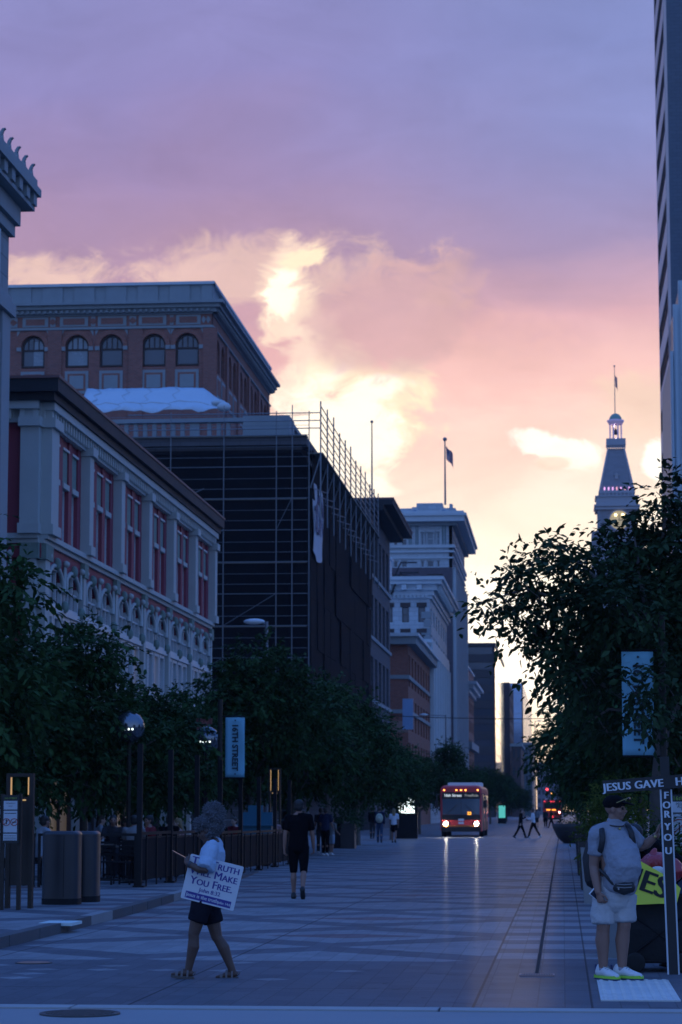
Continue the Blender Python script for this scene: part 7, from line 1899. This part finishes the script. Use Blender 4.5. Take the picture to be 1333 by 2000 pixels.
# ------------------------------------------------------------------ the man by the cross
def man():
    Y = 23.3; g0 = at(1205, 1905, Y); k = .000863
    def Q(zx, zy, y): return V((zx - 600.6) * k, y, (2431 - zy) * k)
    fw = V(.50, -.87, 0).normalized(); sd = V(0, 0, 1).cross(fw)
    J = dict(calf=1.22, arm=1.25, s=1.02, w=.98, fwd=fw, up=V(0, 0, 1))
    J['pel'] = Q(590, 1500, 0); J['waist'] = Q(592, 1270, .0); J['chest'] = Q(590, 980, 0); J['sho'] = Q(585, 800, .01); J['neck'] = Q(590, 725, .01); J['head'] = Q(612, 585, -.01)
    J['face'] = V(.97, -.22, -.02)
    J['shR'] = Q(395, 850, -.06); J['elR'] = Q(368, 1205, -.05); J['wrR'] = Q(408, 1480, -.13); J['hdR'] = V(.25, -.15, -1).normalized(); J['hnR'] = V(-.5, -.75, 0); J['htR'] = V(.6, -.5, 0); J['curlR'] = .62
    J['shL'] = Q(775, 855, .07); J['elL'] = Q(905, 1000, .06); J['wrL'] = Q(1058, 868, .0); J['hdL'] = V(.28, -.02, 1).normalized(); J['hnL'] = V(-.8, -.5, .2); J['htL'] = V(-.2, -1, 0); J['curlL'] = .25
    J['hipR'] = Q(490, 1520, .0) + sd * 0; J['hipL'] = Q(700, 1520, .03)
    z0 = 2431
    J['kneeR'] = V(-.12, -.03, .50); J['ankR'] = V(-.125, .0, .10); J['kneeL'] = V(.075, .0, .50); J['ankL'] = V(.05, .02, .10)
    J['faL'] = J['faR'] = 0; J['fdR'] = V(.62, -.78, 0).normalized(); J['fdL'] = V(.88, -.48, 0).normalized(); J['fnR'] = J['fnL'] = V(0, 0, -1)
    grey = cloth('heather_grey', (.29, .30, .34)); sh = cloth('pale_shorts', (.47, .46, .46)); cap = cloth('black_cap', (.012, .012, .014))
    body, P, A = figure('heavy man in grey T-shirt, pale shorts and black cap, hand on the cross', (g0.x, Y, .018), 0, J, 'tan', None, None, None, None, vox=.0065)
    c = MB(); bl = fw * .07 + V(.022, 0, 0)
    loft(c, [Q(598, 1430, 0) + bl * .5, Q(598, 1330, 0) + bl * .9, Q(605, 1200, 0) + bl * 1.35, Q(603, 1080, 0) + bl, Q(595, 960, 0) + bl * .35, Q(590, 860, 0), Q(588, 790, .01)], [(.162, .145), (.166, .168), (.170, .195), (.166, .165), (.165, .13), (.168, .11), (.12, .085)], grey, side=V(1, .2, 0), n=18, cap=.35)
    for n in 'LR':
        S, E = J['sh' + n], J['el' + n]; f = .62 if n == 'R' else .80
        loft(c, [S + V(0, 0, .01), S.lerp(E, f * .5), S.lerp(E, f)], [.070, .072, .070], grey, cap=.15)
    loft(c, [J['shL'] + V(0, 0, .015), J['sho'] + V(0, 0, .015), J['shR'] + V(0, 0, .008)], [.062, .080, .062], grey); loft(c, [J['sho'], J['neck'] + V(0, 0, -.01)], [.10, .072], grey); fuse(c, 'shirt', .0075, 2, body, .036)
    c = MB(); loft(c, [Q(596, 1560, 0), Q(596, 1400, 0)], [(.165, .14), (.162, .138)], sh, side=V(1, .2, 0), n=18)
    loft(c, [J['hipR'], V(-.122, -.02, .66), V(-.125, -.03, .525)], [(.104, .11), (.104, .112), (.100, .110)], sh, cap=.15); loft(c, [J['hipL'], V(.082, .01, .68), V(.085, .0, .545)], [(.104, .11), (.102, .108), (.098, .105)], sh, cap=.15)
    fuse(c, 'shorts', .0075, 2, body, .026)
    # cap, sunglasses on the brim, hair fringe, necklace
    c = MB(); egg(c, P(-.014, 0, .060), (.112, .094, .078), cap, A); loft(c, [P(.07, 0, .066), P(.13, 0, .058), P(.175, 0, .045)], [(.078, .012), (.072, .009), (.05, .007)], cap, side=A[1]); fuse(c, 'cap', .005, 2, body)
    c = MB(); MG2 = M('gold_frame', (.55, .42, .16), .3, .8, var=0); GD = M('dark_lens', (.01, .01, .012), .1, var=0)
    for q in (-1, 1):
        c.tube([P(.03, q * .098, .062), P(.10, q * .088, .094), P(.128, q * .05, .104)], .0035, MG2, 6); c.ball(P(.128, q * .035, .100), .024, GD, 10, (.5, 1, .7))
    c.tube([P(.132, -.04, .104), P(.132, .04, .104)], .003, MG2, 6); c.build('sunglasses', body, True)
    c = MB(); MN = M('bead_string', (.04, .03, .03), .5); n0 = J['neck'] + V(0, 0, -.015)
    pts = []
    for i in range(17):
        a = 2 * math.pi * i / 16; d = fw * math.cos(a) + sd * math.sin(a); pts.append(n0 + d * .088 + V(0, 0, -.045 * (1 + math.cos(a)) / 2 + .02) + fw * .022 * max(0, math.cos(a)))
    c.tube(pts, .006, MN, 6); c.ball(n0 + fw * .112 + V(0, 0, -.045), .012, MG2, 8); c.build('necklace', body, True)
    # socks and trainers
    MSO = cloth('grey_sock', (.34, .33, .38)); MUP = M('trainer_upper', (.68, .69, .70), .7, var=.1, vs=9, bump=.3, bs=60); MNEON = M('neon_sole', (.32, .62, .05), .5, var=.05); MNV = M('navy_sole', (.03, .045, .13), .6); MLACE = M('lace', (.35, .36, .33), .8)
    for n in 'LR':
        An, fd, dn = J['_foot' + n]; sq = V(0, 0, 1).cross(fd); c = MB(); loft(c, [An + V(0, 0, .065), An + V(0, 0, -.01)], [.042, .044], MSO); fuse(c, 'sock', .008, 2, body)
        c = MB(); b0 = An + V(0, 0, -.06)
        loft(c, [b0 + V(0, 0, .065) - fd * .035, b0 + V(0, 0, .03) - fd * .05], [.045, .047], MUP, side=sq)
        loft(c, [b0 - fd * .05 + V(0, 0, .02), b0 + fd * .03 + V(0, 0, .035), b0 + fd * .10 + V(0, 0, .015), b0 + fd * .185 + V(0, 0, .0)], [(.043, .04), (.047, .05), (.052, .038), (.04, .026)], MUP, side=sq); shoe = fuse(c, 'shoe', .006, 2, body)
        def sole(z0, z1, mat, gx, nm):
            prof = [(-.105, .022), (-.085, .042), (0, .046), (.09, .054), (.16, .052), (.205, .036), (.222, .012)]; m = MB()
            out = [b0 + fd * a + sq * (w + gx) for a, w in prof] + [b0 + fd * a - sq * (w + gx) for a, w in reversed(prof)]; nn = len(out)
            lo = [Vector((p.x, p.y, z0)) for p in out]; hi = [Vector((p.x, p.y, z1 + .012 * math.sin(i * 1.7))) for i, p in enumerate(out)]
            m.add(lo + hi, [tuple(range(nn - 1, -1, -1)), tuple(range(nn, 2 * nn))] + [(i, (i + 1) % nn, nn + (i + 1) % nn, nn + i) for i in range(nn)], mat); m.build(nm, shoe, True)
        sole(.001, .014, MNV, .0, 'outsole'); sole(.0145, .034, MNEON, .003, 'midsole')
        m = MB()
        for i in range(4):
            q = b0 + fd * (.035 + i * .025) + V(0, 0, .092 - i * .014); m.tube([q - sq * .03 + V(0, 0, -.012), q, q + sq * .03 + V(0, 0, -.012)], .004, MLACE, 5)
        m.tube([b0 - fd * .105 + V(0, 0, .04), b0 - fd * .112 + V(0, 0, .095)], [.014, .009], MNV, 6); m.build('laces', shoe, True)
    c = MB(); MW2 = M('watch_band', (.06, .055, .05), .5); d = (J['wrL'] - J['elL']).normalized(); c.tube([J['wrL'] - d * .035, J['wrL'] - d * .012], .036, MW2, 12); c.ball(J['wrL'] - d * .022 + V(0, -.035, 0), .016, MG2, 8); c.build('watch', body, True)
    off = V(g0.x, Y, .018)
    # belt bag slung at the hip
    MBAG = M('black_nylon', (.018, .018, .021), .5, var=.2, vs=10, bump=.3, bs=80); MZIP = M('zip', (.35, .35, .35), .4, .6)
    t = thing('belt_bag', 'black zipped belt bag slung below the belly of the man in grey', 'bag', off + Q(680, 1430, -.2))
    def L(p): return p - (t.location - off)
    c = MB(); loft(c, [Q(600, 1420, -.17), Q(690, 1440, -.225), Q(775, 1425, -.18)], [(.05, .03), (.062, .04), (.05, .03)], MBAG, side=V(0, 0, 1), n=14)
    for v in range(len(c.v)): c.v[v] = tuple(L(Vector(c.v[v])))
    c.build('pouch', t, True)
    c = MB()
    for pts in ([(430, 1240, -.12), (500, 1310, -.17), (560, 1380, -.185), (600, 1420, -.17)], [(775, 1425, -.18), (805, 1400, -.10), (812, 1370, .02)]): c.tube([L(Q(*p)) for p in pts], .016, MBAG, 8)
    c.build('strap', t, True)
    c = MB()
    for zy in (1392, 1425): c.tube([L(Q(610, zy, -.225)), L(Q(690, zy + 5, -.272)), L(Q(770, zy, -.225))], .0035, MZIP, 5)
    for p in ((610, 1348, -.20), (627, 1440, -.222)): c.tube([L(Q(p[0], p[1] - 8, p[2] - .01)), L(Q(p[0] + 3, p[1] + 14, p[2] - .012))], .008, MZIP, 6)
    c.build('zip', t, True)
    # rucksack on his back
    t = thing('rucksack', 'black rucksack on the back of the man in grey', 'rucksack', off + V(-.05, .2, 1.15))
    L2 = lambda p: p - V(-.05, .2, 1.15)
    c = MB(); loft(c, [L2(V(-.12, .19, .92)), L2(V(-.13, .22, 1.12)), L2(V(-.10, .21, 1.38))], [(.18, .10), (.19, .12), (.15, .08)], MBAG, side=V(1, .4, 0), n=14); c.build('pack', t, True)
    for pts in ([Q(400, 830, .05), Q(425, 765, -.04), Q(455, 800, -.115), Q(465, 900, -.15), Q(445, 1010, -.145), Q(400, 1120, -.05)], [Q(720, 725, .06), Q(745, 760, -.045), Q(775, 830, -.10), Q(795, 930, -.09), Q(800, 1060, -.03)]):
        c = MB(); loft(c, [L2(p) for p in pts], [(.027, .009)] * len(pts), MBAG, side=V(1, 0, .1), n=8); c.build('shoulder_strap', t, True)
    # folded card held in the lowered hand
    b = MB(); p = off + Q(400, 1510, -.10); T = Matrix.Translation(p) @ Matrix.Rotation(R(40), 4, 'Y') @ Matrix.Rotation(R(20), 4, 'Z')
    b.box(-.065, .065, -.008, .008, -.045, .045, M('dark_cover', (.02, .025, .05), .4), T)
    for x0, x1, z0, z1 in ((-.068, .068, .040, .046), (-.068, .068, -.046, -.040), (-.068, -.062, -.04, .04), (.062, .068, -.04, .04)): b.box(x0, x1, -.010, .010, z0, z1, M('white_edge', (.7, .72, .75), .5), T)
    tag(b.build('leaflet_case'), 'small dark case with white edges in the lowered hand of the man in grey', 'case')
man()
# ------------------------------------------------------------------ plastic bag and the other people
MRBAG = M('red_plastic_bag', (.36, .02, .03), .3, var=.3, vs=9, bump=.9, bs=16, spec=.7)
m = MB(); c0 = at(1284, 1686, 24.75); egg(m, c0, (.17, .13, .10), MRBAG); egg(m, c0 + V(.12, 0, -.06), (.14, .12, .11), MRBAG); egg(m, c0 + V(-.1, 0, -.05), (.12, .11, .09), MRBAG); egg(m, c0 + V(0, .02, -.14), (.2, .14, .1), MRBAG); loft(m, [c0 + V(-.05, 0, .05), c0 + V(-.02, 0, .13)], [.04, .02], MRBAG)
o = fuse(m, 'plastic_bag', .012, 1, None, .05); tag(o, 'crumpled red plastic bag with a white print on top of the wagon', 'bag')
m = MB(); egg(m, c0 + V(.0, -.13, -.07), (.07, .02, .045), MWHITE); m.build('white_print', o)
def who(label, px, Y, heading, J, z=0.0, **kw):
    q = at(px, 1583, Y); return figure(label, (q.x, Y, z), R(heading), J, group=kw.pop('group', None), **kw)
blk = cloth('black', (.006, .006, .008)); dgrey = cloth('charcoal', (.035, .035, .04)); navy2 = cloth('navy', (.025, .03, .06)); white = cloth('white', (.62, .64, .68)); denim = cloth('denim', (.05, .075, .13)); khaki = cloth('khaki', (.22, .19, .15)); red = cloth('dark_red', (.16, .025, .03)); ltb = cloth('light_blue', (.30, .36, .44)); grn = cloth('olive', (.09, .10, .06)); pinkc = cloth('dusty_pink', (.36, .22, .22)); grey2 = cloth('grey', (.22, .22, .23))
# walker in black, seen from behind
Yw = gnd(583, 1756).y
J = stand(1.76, .02, ((.10, .02), (-.06, .62)), ((-.12, .20, .25), (.12, .20, .2)), 1.06)
b, P, A = who('man in black T-shirt and long black shorts walking away up the street', 584, Yw, 92, J, z=.004, skin='tan', top=blk, bot=blk, shoes=MSHOEB, hair=MHAIRB, sleeves=.72, legcover=1.08, vox=.008)
# crossing pedestrians
Yx2 = gnd(1015, 1637).y
J = stand(1.72, .05, ((.42, .10), (-.42, .12)), ((.5, .15, 1.6), (-.3, .15, .3)), .95); who('pedestrian all in black striding across beyond the bus front', 1017, Yx2, 12, J, skin='fair', top=blk, bot=blk, shoes=MSHOEB, hair=MHAIRN, sleeves=1.9, legcover=2, vox=.018)
J = stand(1.72, .05, ((.38, .1), (-.40, .12)), ((.2, .12, 1.3), (.1, .12, 1.3)), .95); who('pedestrian in white shirt and black trousers crossing beside one in black', 1042, Yx2 + 1.5, 172, J, skin='tan', top=white, bot=blk, shoes=MSHOEW, hair=MHAIRN, sleeves=1.8, legcover=2, vox=.018)
for i, (px, py, hd, tp, bt, lab) in enumerate([(1049, 1616, 90, grey2, dgrey, 'distant pedestrian in grey behind the crossing pair'), (1066, 1616, 270, dgrey, blk, 'distant dark clad pedestrian standing in front of the second bus'), (1077, 1617, 200, blk, blk, 'distant pedestrian in black striding in front of the second bus')]):
    Y = gnd(px, py).y; s = .4 if i == 2 else .12; who(lab, px, Y, hd, stand(1.7, 0, ((s, .1), (-s, .15)), ((s, .15, .4), (-s, .15, .4)), .95), skin='brown', top=tp, bot=bt, shoes=MSHOEB, hair=MHAIRB, sleeves=1.8, legcover=2 if i else 1.0, vox=.025)
# bus stop group
G = 'people waiting at the bus stop'
for px, py, hd, tp, bt, hr, hs, lc, h, lab in [
    (742, 1646, 92, navy2, denim, MHAIRN, 'short', 2, 1.76, 'man with a pale rucksack walking towards the bus stop'),
    (770, 1646, 88, white, blk, MHAIRBL, 'long', .5, 1.66, 'woman in white top and black skirt walking towards the bus stop'),
    (792, 1634, 250, blk, blk, MHAIRB, 'long', 2, 1.64, 'woman all in black standing before the glowing kiosk'),
    (803, 1634, 265, white, blk, MHAIRB, 'short', 2, 1.78, 'man in white T-shirt standing before the glowing kiosk'),
    (728, 1638, 80, blk, dgrey, MHAIRB, 'short', 2, 1.74, 'dark clad figure beside the man with the pale rucksack'),
    (816, 1624, 200, dgrey, denim, MHAIRN, 'short', 2, 1.72, 'dark clad figure in jeans between the glowing kiosk and the bus')]:
    Y = gnd(px, py).y; w = .16 if hd in (92, 88) else .03
    J = stand(h, 0, ((w, .05), (-w, .2)), ((.1, .12, .4), (-.1, .12, .3)), .95)
    b, P, A = who(lab, px, Y, hd, J, skin='tan', top=tp, bot=bt, shoes=MSHOEB, hair=hr, hairstyle=hs, sleeves=.7 if tp == white else 1.85, legcover=lc, vox=.018, skirt=lc < 1, group=G)
    if lab.startswith('man with'):
        m = MB(); bc = Vector(b.location) + V(0, -.22, 1.22); egg(m, bc, (.19, .12, .25), M('pale_rucksack', (.38, .40, .30), .8, var=.2, vs=6)); loft(m, [bc + V(0, -.08, -.08), bc + V(0, -.10, -.02)], [.1, .09], m.slots[0]); tag(fuse(m, 'rucksack', .02, 1, None), 'pale green rucksack on the back of the man walking to the bus stop', 'rucksack')
# leaning pair at the far fence
for px, py, hd, tp, bt, lab, lc in [(636, 1672, 80, navy2, blk, 'person in navy top standing at the far patio fence', 2), (648, 1670, 60, grey2, ltb, 'child in pale shorts standing by the far dark planter', .9), (627, 1668, 95, dgrey, dgrey, 'person in charcoal behind the man in black', 2)]:
    Y = gnd(px, py).y; hh = 1.32 if 'child' in lab else 1.68; who(lab, px, Y, hd, stand(hh, .06, ((.05, 0), (-.05, .1)), ((.2, .1, 1.0), (.2, .1, .8)), .95), skin='tan', top=tp, bot=bt, shoes=MSHOEW, hair=MHAIRN, sleeves=.7, legcover=lc, vox=.016)
# person in black cut off by the right edge
J = stand(1.74, .95, ((.30, .25), (.25, .3)), ((.5, .1, .5), (.4, .1, .5)), 1.1)
who('person in black jacket and jeans bending over the wagon behind the cross', 1340, 25.6, 200, J, skin='tan', top=blk, bot=denim, shoes=MSHOEB, hair=MHAIRB, sleeves=1.9, legcover=2, vox=.010)
# patio diners: every one on a chair of their own
G = 'diners on the patio'
def diner(i, px, Y, hd, tp, hr, hs, sk, lab, lean=.12, arms=((.7, .2, .9), (.7, .2, .9)), sl=.7, chair=True, turn=0.0):
    q = at(px, 1583, Y); x = min(q.x, XP - .55); z0 = .125 if Y < 56 else .05
    J = stand(1.70, lean, ((1.45, 1.45), (1.40, 1.42)), arms, 1.0, seat=.46, turn=turn)
    figure(lab, (x, Y, z0), R(hd), J, sk, tp, dgrey, MSHOEB, hr, sleeves=sl, legcover=2, vox=.014, hairstyle=hs, group=G)
    lc = 'chair of the ' + lab; lc = ' '.join(lc.split()[:13]).rstrip(',')
    c = first_or_dup(CH, usedp, (x - .06 * math.cos(R(hd)), Y - .06 * math.sin(R(hd)), z0), R(hd) + R(90), 'black patio ' + lc, 'patio chairs', 1)
D = [(262, 51.6, 95, grey2, MHAIRB, 'short', 'tan', 'diner with a grey shirt and black hair, back turned'),
     (222, 53.0, -80, dgrey, MHAIRB, 'long', 'tan', 'dark haired woman diner facing the street'),
     (300, 52.2, 170, red, MHAIRB, 'short', 'tan', 'diner in dark red shirt with an arm along the fence'),
     (238, 56.0, -20, white, MHAIRN, 'short', 'tan', 'diner in a white T-shirt under the tree'),
     (252, 57.5, 200, blk, MHAIRB, 'short', 'brown', 'bearded diner in black leaning on one hand'),
     (330, 54.5, 88, blk, MHAIRN, 'bun', 'fair', 'woman diner in black strappy top, bare back turned'),
     (356, 56.0, 195, pinkc, MHAIRBL, 'long', 'fair', 'fair haired diner in dusty pink'),
     (190, 55.5, 20, ltb, MHAIRN, 'long', 'fair', 'diner in light blue at the table behind the bins'),
     (80, 47.6, 40, ltb, MHAIRB, 'short', 'tan', 'diner in pale shirt between the pylon and the bins'),
     (440, 62.5, -150, blk, MHAIRN, 'short', 'tan', 'diner in black just behind the walking woman'),
     (462, 66.0, -120, red, MHAIRN, 'short', 'fair', 'diner in dark red near the turquoise cart'),
     (548, 73.0, 100, pinkc, MHAIRN, 'long', 'fair', 'diner in pink beneath the tall lit pylon')]
for i, d in enumerate(D):
    kw = {}
    if 'arm along' in d[7]: kw = dict(arms=((.5, 1.1, .2), (.7, .2, 1.2)), turn=.9)
    if 'leaning on one' in d[7]: kw = dict(arms=((.9, .2, 2.0), (.6, .2, .9)))
    if 'strappy' in d[7]: kw = dict(sl=0)
    diner(i, *d, **kw)
for px, Y, rz, lab in [(205, 49.0, 10, 'empty black slatted patio chair behind the second litter bin'), (245, 48.4, -15, 'empty black slatted patio chair at the fence corner'), (395, 58, 60, 'empty black slatted patio chair behind the placard')]:
    q = at(px, 1583, Y); first_or_dup(CH, usedp, (min(q.x, XP - .5), Y, .125), R(rz), lab, 'patio chairs', 1)
# parked pale car glimpsed behind the bins
q = at(-70, 1583, 62); MCAR = M('car_paint', (.45, .52, .58), .3, var=.05, spec=.7)
t = thing('parked_car', 'pale parked car glimpsed between the pylon and the bins', 'car', (q.x - .6, 62, .0), R(8)); m = MB()
prof = [(-2.1, .35), (-2.15, .75), (-1.9, .95), (-1.0, 1.02), (-.45, 1.42), (.75, 1.45), (1.5, 1.05), (2.1, .95), (2.15, .4)]
m.fpoly(((0, 0, 0), (1, 0, 0), (0, -1, 0)), prof, -.85, .85, MCAR); m.build('body', t, True)
m = MB(); m.fpoly(((0, 0, 0), (1, 0, 0), (0, -1, 0)), [(-.9, 1.03), (-.42, 1.36), (.7, 1.38), (1.3, 1.06)], .852, .865, MGLASS); m.build('side_window', t, True)
for x in (-1.35, 1.35):
    for y in (-.86, .70):
        m = MB(); m.lathe([(.2, -.1), (.33, -.1), (.33, .1), (.2, .1)], MTYRE, n=16)
        for i in range(len(m.v)): a, b, c = m.v[i]; m.v[i] = (x + a, y + .08 + c, .33 + b)
        m.build('wheel', t, True)
# ------------------------------------------------------------------ evening haze down the street
def haze():
    m = bpy.data.materials.new('haze_air'); m.use_nodes = True; t = NT(m.node_tree); t.N.clear()
    v = t.n('ShaderNodeVolumePrincipled'); v.inputs['Color'].default_value = (.86, .88, 1.0, 1); v.inputs['Density'].default_value = .00009; v.inputs['Anisotropy'].default_value = .0
    o = t.n('ShaderNodeOutputMaterial'); t.L.new(v.outputs[0], o.inputs['Volume'])
    b = MB(); b.box(-300, 300, -60, 1300, -2, 172, m); struct(b.build('haze'), 'stuff')
haze()
